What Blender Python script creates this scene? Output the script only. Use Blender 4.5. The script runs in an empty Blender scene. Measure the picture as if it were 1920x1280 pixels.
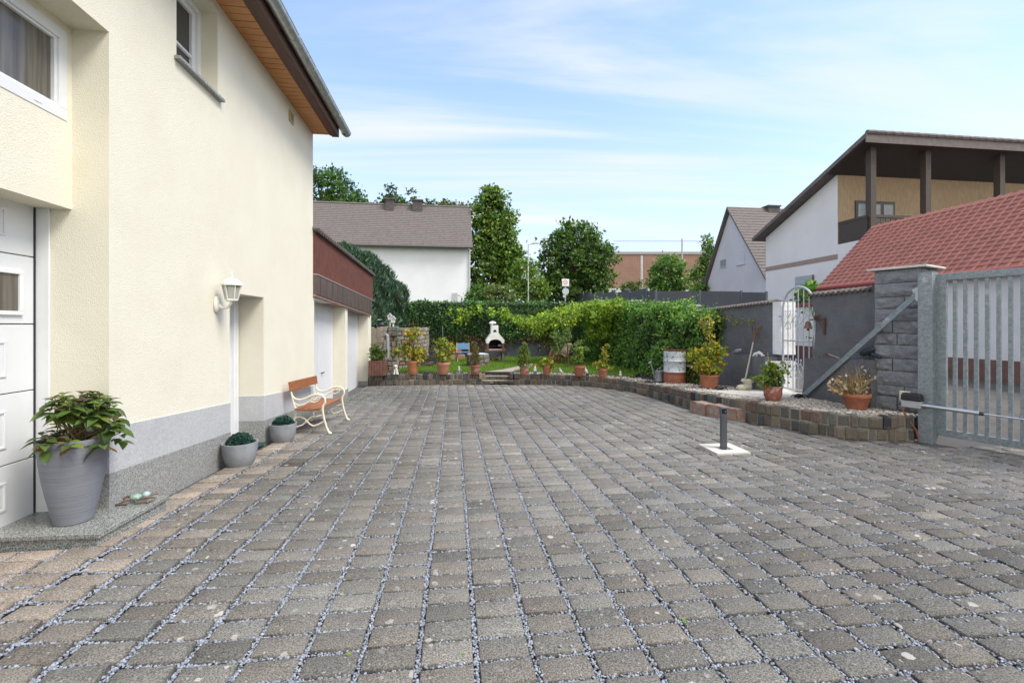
import bpy, bmesh, math, random
import numpy as np
from mathutils import Vector, Matrix, Euler
from mathutils import noise as mnoise
random.seed(7); rng = np.random.default_rng(11)
S = bpy.context.scene
C = S.collection
R = math.radians
# ---------------------------------------------------------------- camera, sky, sun, exposure
EYE = 1.5; YAW = R(7.48)
cd = bpy.data.cameras.new("camera"); cam = bpy.data.objects.new("camera", cd); C.objects.link(cam)
cam.location = (0, 0, EYE); cam.rotation_euler = (R(90), 0, -YAW)
cd.sensor_width = 36.0; cd.lens = 36.0*853/1920; cd.shift_y = -30/1920.0
cd.clip_start = 0.05; cd.clip_end = 3000
S.camera = cam
S.view_settings.view_transform = 'Standard'; S.view_settings.look = 'None'
S.view_settings.exposure = 1.5; S.view_settings.gamma = 1.0
SUN_EL, SUN_AZ = R(54), R(120)          # azimuth clockwise from +Y
w = bpy.data.worlds.new("World"); S.world = w; w.use_nodes = True
nt = w.node_tree; nt.nodes.clear()
def N(t, **k):
    n = nt.nodes.new(t)
    for a, b in k.items(): setattr(n, a, b)
    return n
L = lambda a, b: nt.links.new(a, b)
out = N('ShaderNodeOutputWorld'); bg = N('ShaderNodeBackground'); L(bg.outputs[0], out.inputs[0])
sky = N('ShaderNodeTexSky', sky_type='NISHITA', sun_disc=False, sun_elevation=SUN_EL, sun_rotation=SUN_AZ,
        altitude=200, air_density=1.0, dust_density=0.6, ozone_density=1.6)
bg.inputs[1].default_value = 0.125
tc = N('ShaderNodeTexCoord')
# thin cirrus: the view direction is projected on a cloud layer, so streaks converge to the horizon
sep = N('ShaderNodeSeparateXYZ'); L(tc.outputs['Generated'], sep.inputs[0])
def M(op, a, b=None, clamp=False):
    n = N('ShaderNodeMath', operation=op, use_clamp=clamp)
    for i, v in enumerate((a, b)):
        if v is None: continue
        if isinstance(v, (int, float)): n.inputs[i].default_value = v
        else: L(v, n.inputs[i])
    return n.outputs[0]
zc = M('MAXIMUM', M('ADD', sep.outputs[2], 0.10), 0.05)
comb = N('ShaderNodeCombineXYZ')
L(M('DIVIDE', sep.outputs[0], zc), comb.inputs[0]); L(M('DIVIDE', sep.outputs[1], zc), comb.inputs[1])
mp = N('ShaderNodeMapping'); L(comb.outputs[0], mp.inputs[0])
mp.inputs['Rotation'].default_value = (0, 0, R(38)); mp.inputs['Scale'].default_value = (0.26, 1.45, 1); mp.inputs['Location'].default_value = (2.3, 0.62, 0)
n1 = N('ShaderNodeTexNoise'); L(mp.outputs[0], n1.inputs['Vector'])
n1.inputs['Scale'].default_value = 0.85; n1.inputs['Detail'].default_value = 9; n1.inputs['Roughness'].default_value = 0.55; n1.inputs['Distortion'].default_value = 1.3
n2 = N('ShaderNodeTexNoise'); L(comb.outputs[0], n2.inputs['Vector'])
n2.inputs['Scale'].default_value = 0.42; n2.inputs['Detail'].default_value = 4; n2.inputs['Distortion'].default_value = 0.4
cr = N('ShaderNodeMapRange', interpolation_type='SMOOTHSTEP'); L(n1.outputs[0], cr.inputs[0])
cr.inputs[1].default_value = 0.40; cr.inputs[2].default_value = 0.62; cr.inputs[3].default_value = 0.0; cr.inputs[4].default_value = 1.0
cr2 = N('ShaderNodeMapRange', interpolation_type='SMOOTHSTEP'); L(n2.outputs[0], cr2.inputs[0])
cr2.inputs[1].default_value = 0.32; cr2.inputs[2].default_value = 0.60; cr2.inputs[3].default_value = 0.25; cr2.inputs[4].default_value = 1.0
veil = M('MULTIPLY', M('MULTIPLY', cr.outputs[0], cr2.outputs[0]), 0.92, True)
low = N('ShaderNodeMapRange', interpolation_type='SMOOTHSTEP'); L(sep.outputs[2], low.inputs[0])   # the veil of cloud thickens towards the horizon
low.inputs[1].default_value = 0.0; low.inputs[2].default_value = 0.52; low.inputs[3].default_value = 0.80; low.inputs[4].default_value = 0.20
cov = low.outputs[0]
mix = N('ShaderNodeMix', data_type='RGBA'); L(cov, mix.inputs[0]); L(sky.outputs[0], mix.inputs[6])
mix.inputs[7].default_value = (2.46, 2.63, 2.76, 1)
tint = N('ShaderNodeMix', data_type='RGBA', blend_type='MULTIPLY'); tint.inputs[0].default_value = 1; L(sky.outputs[0], tint.inputs[6]); tint.inputs[7].default_value = (.88, .97, 1.10, 1); L(tint.outputs[2], mix.inputs[6])
# unseen bright broken cloud added behind the camera as fill light from the front
bk = N('ShaderNodeMapRange', interpolation_type='SMOOTHSTEP'); L(sep.outputs[1], bk.inputs[0])
bk.inputs[1].default_value = 0.25; bk.inputs[2].default_value = -0.35; bk.inputs[3].default_value = 0.0; bk.inputs[4].default_value = 0.85
n3 = N('ShaderNodeTexNoise'); L(comb.outputs[0], n3.inputs['Vector']); n3.inputs['Scale'].default_value = 1.1; n3.inputs['Detail'].default_value = 6
cr3 = N('ShaderNodeMapRange'); L(n3.outputs[0], cr3.inputs[0]); cr3.inputs[1].default_value = .3; cr3.inputs[2].default_value = .6; cr3.inputs[3].default_value = .6; cr3.inputs[4].default_value = 1.0
mixs = N('ShaderNodeMix', data_type='RGBA'); L(veil, mixs.inputs[0]); L(mix.outputs[2], mixs.inputs[6]); mixs.inputs[7].default_value = (2.72, 2.82, 2.88, 1)
mix2 = N('ShaderNodeMix', data_type='RGBA'); L(M('MULTIPLY', bk.outputs[0], cr3.outputs[0], True), mix2.inputs[0]); L(mixs.outputs[2], mix2.inputs[6]); mix2.inputs[7].default_value = (5.6, 5.4, 5.1, 1)
L(mix2.outputs[2], bg.inputs[0])
sd = bpy.data.lights.new("sun", 'SUN'); so = bpy.data.objects.new("sun", sd); C.objects.link(so)
sd.energy = 1.5; sd.angle = R(24); sd.color = (1.0, 0.955, 0.88)
sdir = Vector((math.sin(SUN_AZ)*math.cos(SUN_EL), math.cos(SUN_AZ)*math.cos(SUN_EL), math.sin(SUN_EL)))
so.rotation_euler = sdir.to_track_quat('Z', 'Y').to_euler(); so.location = (6, -6, 30)

# ---------------------------------------------------------------- survey helpers: sight lines to real planes of the place
F_, CX_, CY_ = 853.0, 960.0, 610.0
_s, _c = math.sin(YAW), math.cos(YAW)
def ray(px, py):
    u = (px-CX_)/F_
    return (u*_c+_s, _c-u*_s, -(py-CY_)/F_)
def onx(px, py, X):
    d = ray(px, py); t = X/d[0]; return (X, d[1]*t, EYE+d[2]*t)
def ony(px, py, Y):
    d = ray(px, py); t = Y/d[1]; return (d[0]*t, Y, EYE+d[2]*t)
def onz(px, py, z):
    d = ray(px, py); t = (z-EYE)/d[2]; return (d[0]*t, d[1]*t, z)
def zdepth(x, y): return x*_s+y*_c
def cl(v, a=0.0, b=1.0): return max(a, min(b, v))
def ground(x, y):                      # the yard falls away from the camera and lifts a little at the house wall
    y = min(y, 16)
    return 0.04-0.05*y+0.0014*y*y + 0.10*cl((10-y)/6)*cl((-x-1.2)/1.2)
def terr(y):                           # top of the raised bed
    if y > 12: return -0.06
    if y > 8: return -0.06+(12-y)/4*0.17
    return 0.11+cl((8-y)/2)*0.04
def onterr(px, py):
    p = onz(px, py, 0)
    for _ in range(8): p = onz(px, py, terr(p[1]))
    return p
# ---------------------------------------------------------------- object helpers
def tag(o, label=None, cat=None, group=None, kind=None):
    if label: o['label'] = label
    if cat: o['category'] = cat
    if group: o['group'] = group
    if kind: o['kind'] = kind
    return o
def thing(name, label, cat, loc=(0, 0, 0), rz=0, group=None):
    o = bpy.data.objects.new(name, None); C.objects.link(o); o.empty_display_size = .2
    o.location = loc; o.rotation_euler = (0, 0, rz)
    return tag(o, label, cat, group)
def copytree(o, parent=None):
    c = o.copy(); C.objects.link(c); c.parent = parent
    for ch in list(o.children): copytree(ch, c)
    return c
class MB:
    def __init__(s): s.v = []; s.f = []; s.c = []; s.col = (1, 1, 1)
    def add(s, vs, fs):
        b = len(s.v); s.v += [tuple(p) for p in vs]; s.f += [tuple(i+b for i in f) for f in fs]; s.c += [s.col]*len(vs); return s
    def box(s, x0, x1, y0, y1, z0, z1):
        return s.add([(x0,y0,z0),(x1,y0,z0),(x1,y1,z0),(x0,y1,z0),(x0,y0,z1),(x1,y0,z1),(x1,y1,z1),(x0,y1,z1)],
                     [(0,3,2,1),(4,5,6,7),(0,1,5,4),(1,2,6,5),(2,3,7,6),(3,0,4,7)])
    def obox(s, c, ax, ay, az, hx, hy, hz):           # oriented box
        c, ax, ay, az = map(Vector, (c, ax, ay, az)); vs = []
        for k in (-1, 1):
            for i, j in ((-1,-1),(1,-1),(1,1),(-1,1)): vs.append(c+ax*hx*i+ay*hy*j+az*hz*k)
        return s.add(vs, [(0,3,2,1),(4,5,6,7),(0,1,5,4),(1,2,6,5),(2,3,7,6),(3,0,4,7)])
    def bar(s, a, b, wd, th, up=(0, 0, 1)):           # flat bar from a to b
        a, b = Vector(a), Vector(b); d = (b-a); l = d.length; d.normalize()
        x = d.cross(Vector(up)); x = x.normalized() if x.length > 1e-4 else Vector((1,0,0)); y = x.cross(d)
        return s.obox((a+b)/2, x, d, y, wd/2, l/2, th/2)
    def tube(s, pts, r, n=8, cap=True):
        pts = [Vector(p) for p in pts]; m = len(pts); rs = r if isinstance(r, (list, tuple)) else [r]*m
        vs = []; prev = None
        for i, p in enumerate(pts):
            t = (pts[min(i+1, m-1)]-pts[max(i-1, 0)]).normalized()
            if prev is None:
                q = Vector((0, 0, 1)) if abs(t.z) < .9 else Vector((1, 0, 0))
                x = t.cross(q).normalized()
            else:
                x = prev-t*prev.dot(t); x = x.normalized() if x.length > 1e-5 else t.orthogonal().normalized()
            prev = x; y = t.cross(x)
            for k in range(n):
                a = 2*math.pi*k/n; vs.append(p+(x*math.cos(a)+y*math.sin(a))*rs[i])
        fs = [(i*n+k, i*n+(k+1) % n, (i+1)*n+(k+1) % n, (i+1)*n+k) for i in range(m-1) for k in range(n)]
        if cap: fs += [tuple(range(n-1, -1, -1)), tuple((m-1)*n+k for k in range(n))]
        return s.add(vs, fs)
    def lathe(s, prof, n=32, c=(0, 0, 0), sx=1, sy=1, wob=0):
        vs = []; m = len(prof)
        for i, (r, z) in enumerate(prof):
            for k in range(n):
                a = 2*math.pi*k/n; vs.append((c[0]+r*sx*math.cos(a), c[1]+r*sy*math.sin(a), c[2]+z))
        fs = [(i*n+k, i*n+(k+1) % n, (i+1)*n+(k+1) % n, (i+1)*n+k) for i in range(m-1) for k in range(n)]
        if prof[0][0] > 1e-4: fs.append(tuple(range(n-1, -1, -1)))
        if prof[-1][0] > 1e-4: fs.append(tuple((m-1)*n+k for k in range(n)))
        return s.add(vs, fs)
    def ball(s, c, rx, ry, rz, n=12, m=8, rot=None):
        b = len(s.v); c = Vector(c); vs = []
        for i in range(m+1):
            t = math.pi*i/m
            for k in range(n):
                a = 2*math.pi*k/n
                p = Vector((rx*math.sin(t)*math.cos(a), ry*math.sin(t)*math.sin(a), -rz*math.cos(t)))
                if rot: p = rot @ p
                vs.append(c+p)
        return s.add(vs, [(i*n+k, i*n+(k+1) % n, (i+1)*n+(k+1) % n, (i+1)*n+k) for i in range(m) for k in range(n)])
    def prism(s, poly, axis, a, b):                    # polygon (2-D) pushed along an axis
        def P(p, t):
            return {'x': (t, p[0], p[1]), 'y': (p[0], t, p[1]), 'z': (p[0], p[1], t)}[axis]
        n = len(poly); vs = [P(p, a) for p in poly]+[P(p, b) for p in poly]
        return s.add(vs, [tuple(range(n)), tuple(range(2*n-1, n-1, -1))]+[((i+1) % n, i, n+i, n+(i+1) % n) for i in range(n)])
    def build(s, name, mat, parent=None, smooth=False, bevel=0, seg=2, norm=True, loc=None):
        me = bpy.data.meshes.new(name); me.from_pydata(s.v, [], s.f); me.update()
        if any(c != (1, 1, 1) for c in s.c):
            a = me.color_attributes.new('Col', 'FLOAT_COLOR', 'POINT')
            a.data.foreach_set('color', np.array([(*c, 1) for c in s.c], dtype=np.float32).ravel())
        if norm:
            bm = bmesh.new(); bm.from_mesh(me); bmesh.ops.recalc_face_normals(bm, faces=bm.faces); bm.to_mesh(me); bm.free()
        o = bpy.data.objects.new(name, me); C.objects.link(o)
        if mat: me.materials.append(mat)
        if smooth:
            me.polygons.foreach_set('use_smooth', [True]*len(me.polygons))
            try: me.set_sharp_from_angle(angle=R(smooth if smooth is not True else 40))
            except Exception: pass
        if bevel:
            b = o.modifiers.new('edge', 'BEVEL'); b.width = bevel; b.segments = seg; b.limit_method = 'ANGLE'; b.angle_limit = R(40)
        if parent:
            o.parent = parent
            if loc is None and parent.location.length > 0:      # meshes are written in world metres unless loc is given
                pm = Matrix.Translation(parent.location) @ parent.rotation_euler.to_matrix().to_4x4()
                q = parent
                if q.parent: pm = pworld(q)
                me.transform(pm.inverted())
            elif parent.parent is not None and loc is None:
                me.transform(pworld(parent).inverted())
        if loc is not None and loc is not True: o.location = loc
        return o
def pworld(o):
    m = Matrix.Translation(o.location) @ o.rotation_euler.to_matrix().to_4x4()
    return pworld(o.parent) @ m if o.parent else m
def npmesh(name, V, faces, mat, parent=None, col=None, smooth=False):
    """V (n,3); faces: list of (k,m) integer arrays"""
    me = bpy.data.meshes.new(name); V = np.asarray(V, dtype=np.float32)
    me.vertices.add(len(V)); me.vertices.foreach_set('co', V.ravel())
    ls = np.concatenate([f.ravel() for f in faces]); cnt = np.concatenate([np.full(len(f), f.shape[1]) for f in faces])
    me.loops.add(len(ls)); me.loops.foreach_set('vertex_index', ls.astype(np.int32))
    me.polygons.add(len(cnt)); st = np.concatenate([[0], np.cumsum(cnt)[:-1]])
    me.polygons.foreach_set('loop_start', st.astype(np.int32))
    if smooth: me.polygons.foreach_set('use_smooth', np.ones(len(cnt), dtype=bool))
    if col is not None:
        a = me.color_attributes.new('Col', 'FLOAT_COLOR', 'POINT')
        cc = np.ones((len(V), 4), dtype=np.float32); cc[:, :3] = col; a.data.foreach_set('color', cc.ravel())
    me.update(); me.validate()
    o = bpy.data.objects.new(name, me); C.objects.link(o); me.materials.append(mat)
    if parent:
        o.parent = parent; me.transform(pworld(parent).inverted())
    return o
# ---------------------------------------------------------------- materials
MATS = {}
class NM:
    def __init__(s, name):
        s.m = bpy.data.materials.new(name); s.m.use_nodes = True; s.t = s.m.node_tree; s.p = s.t.nodes['Principled BSDF']; s.out = s.t.nodes['Material Output']
        s._co = None
    def n(s, ty, **k):
        n = s.t.nodes.new(ty)
        for a, b in k.items(): setattr(n, a, b)
        return n
    def l(s, a, b): s.t.links.new(a, b)
    def co(s):
        if s._co is None: s._co = s.n('ShaderNodeNewGeometry').outputs['Position']
        return s._co
    def mapped(s, scale=(1, 1, 1), rot=(0, 0, 0)):
        m = s.n('ShaderNodeMapping'); s.l(s.co(), m.inputs[0]); m.inputs['Scale'].default_value = scale; m.inputs['Rotation'].default_value = rot; return m.outputs[0]
    def noise(s, scale, detail=4, rough=.6, vec=None, dist=0):
        n = s.n('ShaderNodeTexNoise'); s.l(vec if vec is not None else s.co(), n.inputs['Vector'])
        n.inputs['Scale'].default_value = scale; n.inputs['Detail'].default_value = detail; n.inputs['Roughness'].default_value = rough; n.inputs['Distortion'].default_value = dist
        return n.outputs[0]
    def voro(s, scale, vec=None, feat='F1', o='Distance', rnd=1):
        n = s.n('ShaderNodeTexVoronoi', feature=feat); s.l(vec if vec is not None else s.co(), n.inputs['Vector']); n.inputs['Scale'].default_value = scale; n.inputs['Randomness'].default_value = rnd
        return n.outputs[o]
    def rng(s, v, a, b, c=0., d=1., smooth=True):
        n = s.n('ShaderNodeMapRange', interpolation_type='SMOOTHSTEP' if smooth else 'LINEAR'); s.l(v, n.inputs[0])
        for i, q in enumerate((a, b, c, d)): n.inputs[i+1].default_value = q
        return n.outputs[0]
    def math(s, op, a, b=0., clamp=False):
        n = s.n('ShaderNodeMath', operation=op, use_clamp=clamp)
        for i, v in enumerate((a, b)):
            if isinstance(v, (int, float)): n.inputs[i].default_value = v
            else: s.l(v, n.inputs[i])
        return n.outputs[0]
    def mix(s, f, a, b, blend='MIX'):
        n = s.n('ShaderNodeMix', data_type='RGBA', blend_type=blend)
        for i, v in ((0, f), (6, a), (7, b)):
            if isinstance(v, (int, float)): n.inputs[i].default_value = v
            elif isinstance(v, tuple): n.inputs[i].default_value = (*v, 1) if len(v) == 3 else v
            else: s.l(v, n.inputs[i])
        return n.outputs[2]
    def attr(s): 
        n = s.n('ShaderNodeAttribute', attribute_name='Col'); return n.outputs['Color']
    def base(s, c):
        if isinstance(c, tuple): s.p.inputs['Base Color'].default_value = (*c, 1)
        else: s.l(c, s.p.inputs['Base Color'])
        return s
    def rough(s, v):
        if isinstance(v, (int, float)): s.p.inputs['Roughness'].default_value = v
        else: s.l(v, s.p.inputs['Roughness'])
        return s
    def metal(s, v): s.p.inputs['Metallic'].default_value = v; return s
    def spec(s, v): s.p.inputs['Specular IOR Level'].default_value = v; return s
    def bump(s, h, dist=.01, st=1.):
        b = s.n('ShaderNodeBump'); b.inputs['Distance'].default_value = dist; b.inputs['Strength'].default_value = st; s.l(h, b.inputs['Height'])
        s.l(b.outputs[0], s.p.inputs['Normal']); return s
def plain(name, c, rough=.6, metal=0, var=.12, scale=9, bump=0, spec=.5, grime=None):
    if name in MATS: return MATS[name]
    k = NM(name); n = k.noise(scale, 5, .6); d = k.rng(n, .3, .7, 1-var, 1+var)
    col = k.mix(1.0, c, (1, 1, 1), 'MULTIPLY')
    g = k.n('ShaderNodeCombineXYZ')
    for i in range(3): k.l(d, g.inputs[i])
    col = k.mix(1.0, c, g.outputs[0], 'MULTIPLY')
    if grime: col = k.mix(k.math('MULTIPLY', k.rng(k.noise(scale*.6, 7, .7), .52, .75), grime[1]), col, grime[0])
    k.base(col).rough(rough).metal(metal).spec(spec)
    if bump: k.bump(k.noise(scale*8, 4, .6), bump)
    MATS[name] = k.m; return k.m
def leafmat(name, rough=.45, trans=.42, spec=.4):
    if name in MATS: return MATS[name]
    k = NM(name); a = k.attr(); k.base(a).rough(rough).spec(spec)
    tr = k.n('ShaderNodeBsdfTranslucent'); hs = k.mix(1.0, a, (1.25, 1.3, .6), 'MULTIPLY'); k.l(hs, tr.inputs[0])
    mx = k.n('ShaderNodeMixShader'); mx.inputs[0].default_value = trans
    k.l(k.p.outputs[0], mx.inputs[1]); k.l(tr.outputs[0], mx.inputs[2]); k.l(mx.outputs[0], k.out.inputs[0])
    MATS[name] = k.m; return k.m
def granite(name, base, dark, light, scale, rough):
    k = NM(name); v = k.voro(scale, o='Color'); sp = k.n('ShaderNodeSeparateColor'); k.l(v, sp.inputs[0])
    c = k.mix(k.rng(sp.outputs[0], .55, .75), base, dark); c = k.mix(k.rng(sp.outputs[1], .66, .8), c, light)
    c = k.mix(k.math('MULTIPLY', k.rng(k.noise(3, 5), .45, .75), .35), c, tuple(x*.72 for x in base))
    k.base(c).rough(rough); MATS[name] = k.m; return k.m
def mk():
    k = NM('cream_render'); n = k.noise(2.0, 6, .6); vein = k.mapped((1.2, 1.2, .5))
    c = k.mix(k.rng(n, .35, .7), (.755, .72, .60), (.725, .685, .56))
    c = k.mix(k.math('MULTIPLY', k.rng(k.noise(1.1, 6, .7, vein), .5, .8), .3), c, (.70, .64, .49))
    b = k.math('ADD', k.math('MULTIPLY', k.noise(95, 3, .7), .7), k.math('MULTIPLY', k.rng(k.voro(120), .1, .6), .3))
    k.base(c).rough(.9).spec(.2).bump(b, .006, .85); MATS['wall'] = k.m
    granite('granite_grey', (.27, .275, .27), (.10, .105, .11), (.46, .45, .42), 210, .42)
    granite('granite_step', (.22, .23, .215), (.07, .08, .08), (.36, .36, .33), 170, .16)
    granite('granite_light', (.46, .465, .475), (.36, .365, .375), (.56, .565, .57), 190, .5)
    # pine boards
    k = NM('pine_boards'); v = k.mapped((3, 40, 3)); g = k.noise(4, 5, .6, v)
    c = k.mix(k.rng(g, .3, .7), (.58, .26, .09), (.46, .18, .055)); c = k.mix(k.rng(k.noise(1.7, 2), .3, .7), c, k.mix(.5, c, (.64, .33, .13)))
    k.base(c).rough(.5); MATS['pine'] = k.m
    k = NM('dark_stained_wood'); v = k.mapped((30, 1.5, 30)); g = k.noise(3, 5, .6, v)
    k.base(k.mix(k.rng(g, .3, .7), (.11, .045, .022), (.06, .023, .012))).rough(.55); MATS['darkwood'] = k.m
    k = NM('bench_wood'); v = k.mapped((22, 1.5, 22)); g = k.noise(3, 6, .65, v)
    c = k.mix(k.rng(g, .3, .72), (.34, .125, .045), (.19, .065, .025)); k.base(c).rough(.5); k.bump(g, .002); MATS['bench'] = k.m
    k = NM('zinc'); n = k.voro(16, o='Color'); sp = k.n('ShaderNodeSeparateColor'); k.l(n, sp.inputs[0])
    c = k.mix(sp.outputs[0], (.42, .45, .47), (.54, .57, .58)); k.base(c).rough(.42).metal(.75); MATS['zinc'] = k.m
    k = NM('galvanised_steel'); wv = k.noise(9, 3, .5); v = k.voro(38, o='Color', vec=None); sp = k.n('ShaderNodeSeparateColor'); k.l(v, sp.inputs[0])
    c = k.mix(sp.outputs[0], (.215, .25, .27), (.305, .345, .365)); c = k.mix(k.rng(k.noise(4, 7, .75), .55, .72), c, (.52, .54, .54))
    k.base(c).rough(k.rng(sp.outputs[1], 0, 1, .42, .62)).metal(.45); MATS['galv'] = k.m
    # paving stones
    k = NM('paving_stone'); a = k.attr()
    fine = k.noise(135, 3, .8); c = k.mix(k.rng(fine, .36, .66), k.mix(1., a, (.42, .41, .40), 'MULTIPLY'), k.mix(1., a, (1.62, 1.60, 1.55), 'MULTIPLY'))
    stain = k.noise(7, 6, .65); c = k.mix(k.math('MULTIPLY', k.rng(stain, .5, .72), .42), c, k.mix(1., c, (.55, .55, .56), 'MULTIPLY'))
    warp = k.n('ShaderNodeMix', data_type='VECTOR'); 
    nz = k.n('ShaderNodeTexNoise'); k.l(k.co(), nz.inputs['Vector']); nz.inputs['Scale'].default_value = 30; nz.inputs['Detail'].default_value = 4
    vadd = k.n('ShaderNodeVectorMath', operation='MULTIPLY_ADD'); k.l(nz.outputs['Color'], vadd.inputs[0]); vadd.inputs[1].default_value = (.045, .045, .045); k.l(k.co(), vadd.inputs[2])
    vd = k.n('ShaderNodeTexVoronoi'); k.l(vadd.outputs[0], vd.inputs['Vector']); vd.inputs['Scale'].default_value = 13
    sp = k.n('ShaderNodeSeparateColor'); k.l(vd.outputs['Color'], sp.inputs[0])
    spot = k.math('MULTIPLY', k.math('LESS_THAN', vd.outputs['Distance'], k.rng(sp.outputs[0], .35, 1., .0, .32, False)), k.rng(k.noise(1.6, 5, .7), .44, .60))
    c = k.mix(k.math('MULTIPLY', spot, .85), c, (.46, .44, .405))
    vd2 = k.n('ShaderNodeTexVoronoi'); k.l(vadd.outputs[0], vd2.inputs['Vector']); vd2.inputs['Scale'].default_value = 42
    sp2 = k.n('ShaderNodeSeparateColor'); k.l(vd2.outputs['Color'], sp2.inputs[0])
    c = k.mix(k.math('MULTIPLY', k.math('LESS_THAN', vd2.outputs['Distance'], k.rng(sp2.outputs[0], .72, 1., 0, .3, False)), .6), c, (.40, .39, .36))
    rust = k.rng(k.noise(1.15, 6, .7), .70, .78); c = k.mix(k.math('MULTIPLY', rust, .3), c, (.30, .16, .09))
    k.base(c).rough(.93).spec(.25); k.bump(k.math('ADD', fine, k.math('MULTIPLY', k.noise(60, 3), .6)), .0035, .9); MATS['paver'] = k.m
    k = NM('cobblestone'); a = k.attr(); f = k.noise(70, 4, .7); c = k.mix(k.rng(f, .3, .7), k.mix(1., a, (.72, .70, .68), 'MULTIPLY'), k.mix(1., a, (1.25, 1.24, 1.22), 'MULTIPLY'))
    c = k.mix(k.math('MULTIPLY', k.rng(k.noise(9, 6, .7), .56, .75), .5), c, (.30, .26, .20)); k.base(c).rough(.9).spec(.25).bump(k.noise(38, 6, .7), .02); MATS['cobble'] = k.m
    k = NM('stone_attr'); a = k.attr(); f = k.noise(55, 4, .7); k.base(k.mix(k.rng(f, .3, .7), k.mix(1., a, (.82, .82, .82), 'MULTIPLY'), k.mix(1., a, (1.15, 1.15, 1.15), 'MULTIPLY'))).rough(.85).bump(f, .004); MATS['stones'] = k.m
    k = NM('rough_mortar'); k.base(k.mix(k.rng(k.noise(20, 5), .3, .7), (.30, .265, .22), (.20, .175, .145))).rough(.95).bump(k.noise(90, 4), .012); MATS['mortar'] = k.m
    k = NM('bed_soil'); k.base(k.mix(k.rng(k.noise(160, 4), .3, .7), (.045, .042, .04), (.12, .115, .115))).rough(.95); MATS['soilbed'] = k.m
    k = NM('grey_wall_paint'); n = k.noise(2.6, 6, .65); st = k.mapped((3, 3, .5))
    c = k.mix(k.rng(n, .3, .72), (.120, .123, .132), (.152, .156, .165)); c = k.mix(k.math('MULTIPLY', k.rng(k.noise(1.6, 6, .7, st), .5, .75), .35), c, (.20, .203, .207))
    k.base(c).rough(.85).spec(.3); k.bump(k.math('ADD', k.noise(34, 5, .65), k.math('MULTIPLY', k.noise(7, 4), 1.6)), .016); MATS['greywall'] = k.m
    k = NM('grey_rock_paint'); c = k.mix(k.rng(k.noise(12, 5), .3, .7), (.20, .21, .232), (.275, .285, .305)); k.base(c).rough(.6)
    k.bump(k.math('ADD', k.noise(14, 7, .7), k.math('MULTIPLY', k.noise(5, 3), 1.2)), .05); MATS['rockpaint'] = k.m
    k = NM('white_render'); c = k.mix(k.rng(k.noise(3, 6, .65), .35, .75), (.80, .80, .80), (.70, .70, .70)); k.base(c).rough(.85).bump(k.noise(22, 5), .012); MATS['white'] = k.m
    for nm, c0, c1, wh in (('terracotta', (.40, .15, .085), (.33, .12, .07), .12), ('terracotta_pale', (.47, .22, .14), (.41, .18, .11), .15), ('terracotta_limed', (.33, .12, .08), (.26, .10, .07), .75), ('terracotta_orange', (.48, .205, .10), (.41, .165, .08), .12)):
        k = NM(nm); c = k.mix(k.rng(k.noise(9, 5), .3, .7), c0, c1)
        c = k.mix(k.math('MULTIPLY', k.rng(k.noise(6.5, 7, .7), .5, .64), wh), c, (.52, .47, .43)); k.base(c).rough(.82).spec(.3).bump(k.noise(60, 4), .003); MATS[nm] = k.m
    k = NM('rusty_iron'); c = k.mix(k.rng(k.noise(22, 6, .7), .35, .68), (.24, .095, .045), (.11, .05, .03)); k.base(c).rough(.85).bump(k.noise(90, 4), .003); MATS['rust'] = k.m
    k = NM('weathered_wood'); v = k.mapped((26, 26, 2)); c = k.mix(k.rng(k.noise(3, 6, .65, v), .3, .7), (.40, .31, .23), (.27, .20, .145)); k.base(c).rough(.85); MATS['greywood'] = k.m
    k = NM('roof_tiles_brown'); a = k.mapped((1, 1, 1)); bk = k.n('ShaderNodeTexBrick'); 
    c = k.mix(k.rng(k.noise(5, 5), .3, .7), (.112, .096, .093), (.152, .132, .128)); k.base(c).rough(.85); MATS['rooftile'] = k.m
    k = NM('roof_tiles_red'); c = k.mix(k.rng(k.noise(2.2, 6, .7), .3, .7), (.35, .14, .11), (.265, .11, .09)); k.base(c).rough(.85); MATS['redtile'] = k.m
    k = NM('reddish_cladding'); c = k.mix(k.rng(k.noise(6, 5), .3, .7), (.155, .05, .032), (.105, .034, .024)); c = k.mix(k.math('MULTIPLY', k.rng(k.noise(2.5, 6, .75), .62, .75), .5), c, (.30, .2, .17)); k.base(c).rough(.75); MATS['cladding'] = k.m
    k = NM('window_glass'); k.base((.035, .037, .04)).rough(.06).spec(.7); MATS['glass'] = k.m
    k = NM('curtained_glass'); v = k.mapped((1, 9, .35)); c = k.mix(k.rng(k.noise(3.2, 3, .5, v), .3, .7), (.16, .145, .125), (.075, .066, .055)); k.base(c).rough(.14).spec(.55); MATS['curtain'] = k.m
    k = NM('lantern_glass'); k.base((.62, .62, .58)).rough(.12); k.p.inputs['Transmission Weight'].default_value = .55; MATS['lampglass'] = k.m
    k = NM('planter_resin'); v = k.mapped((2, 2, 170)); g = k.noise(1.6, 3, .5, v); c = k.mix(k.rng(g, .3, .7), (.215, .225, .255), (.165, .172, .198)); k.base(c).rough(.62); k.bump(g, .0035); MATS['resin'] = k.m
    k = NM('concrete_pot'); c = k.mix(k.rng(k.noise(6, 7, .7), .35, .7), (.275, .285, .305), (.20, .208, .225)); k.base(c).rough(.75); MATS['concpot'] = k.m
    k = NM('pale_concrete'); c = k.mix(k.rng(k.noise(4, 7, .7), .35, .7), (.60, .56, .50), (.48, .45, .40)); k.base(c).rough(.92).bump(k.noise(80, 4), .004); MATS['paleconc'] = k.m
    k = NM('path_stone'); c = k.mix(k.rng(k.noise(6, 7, .7), .35, .7), (.34, .30, .25), (.24, .21, .18)); k.base(c).rough(.92).bump(k.noise(30, 5), .01); MATS['pathstone'] = k.m
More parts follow.
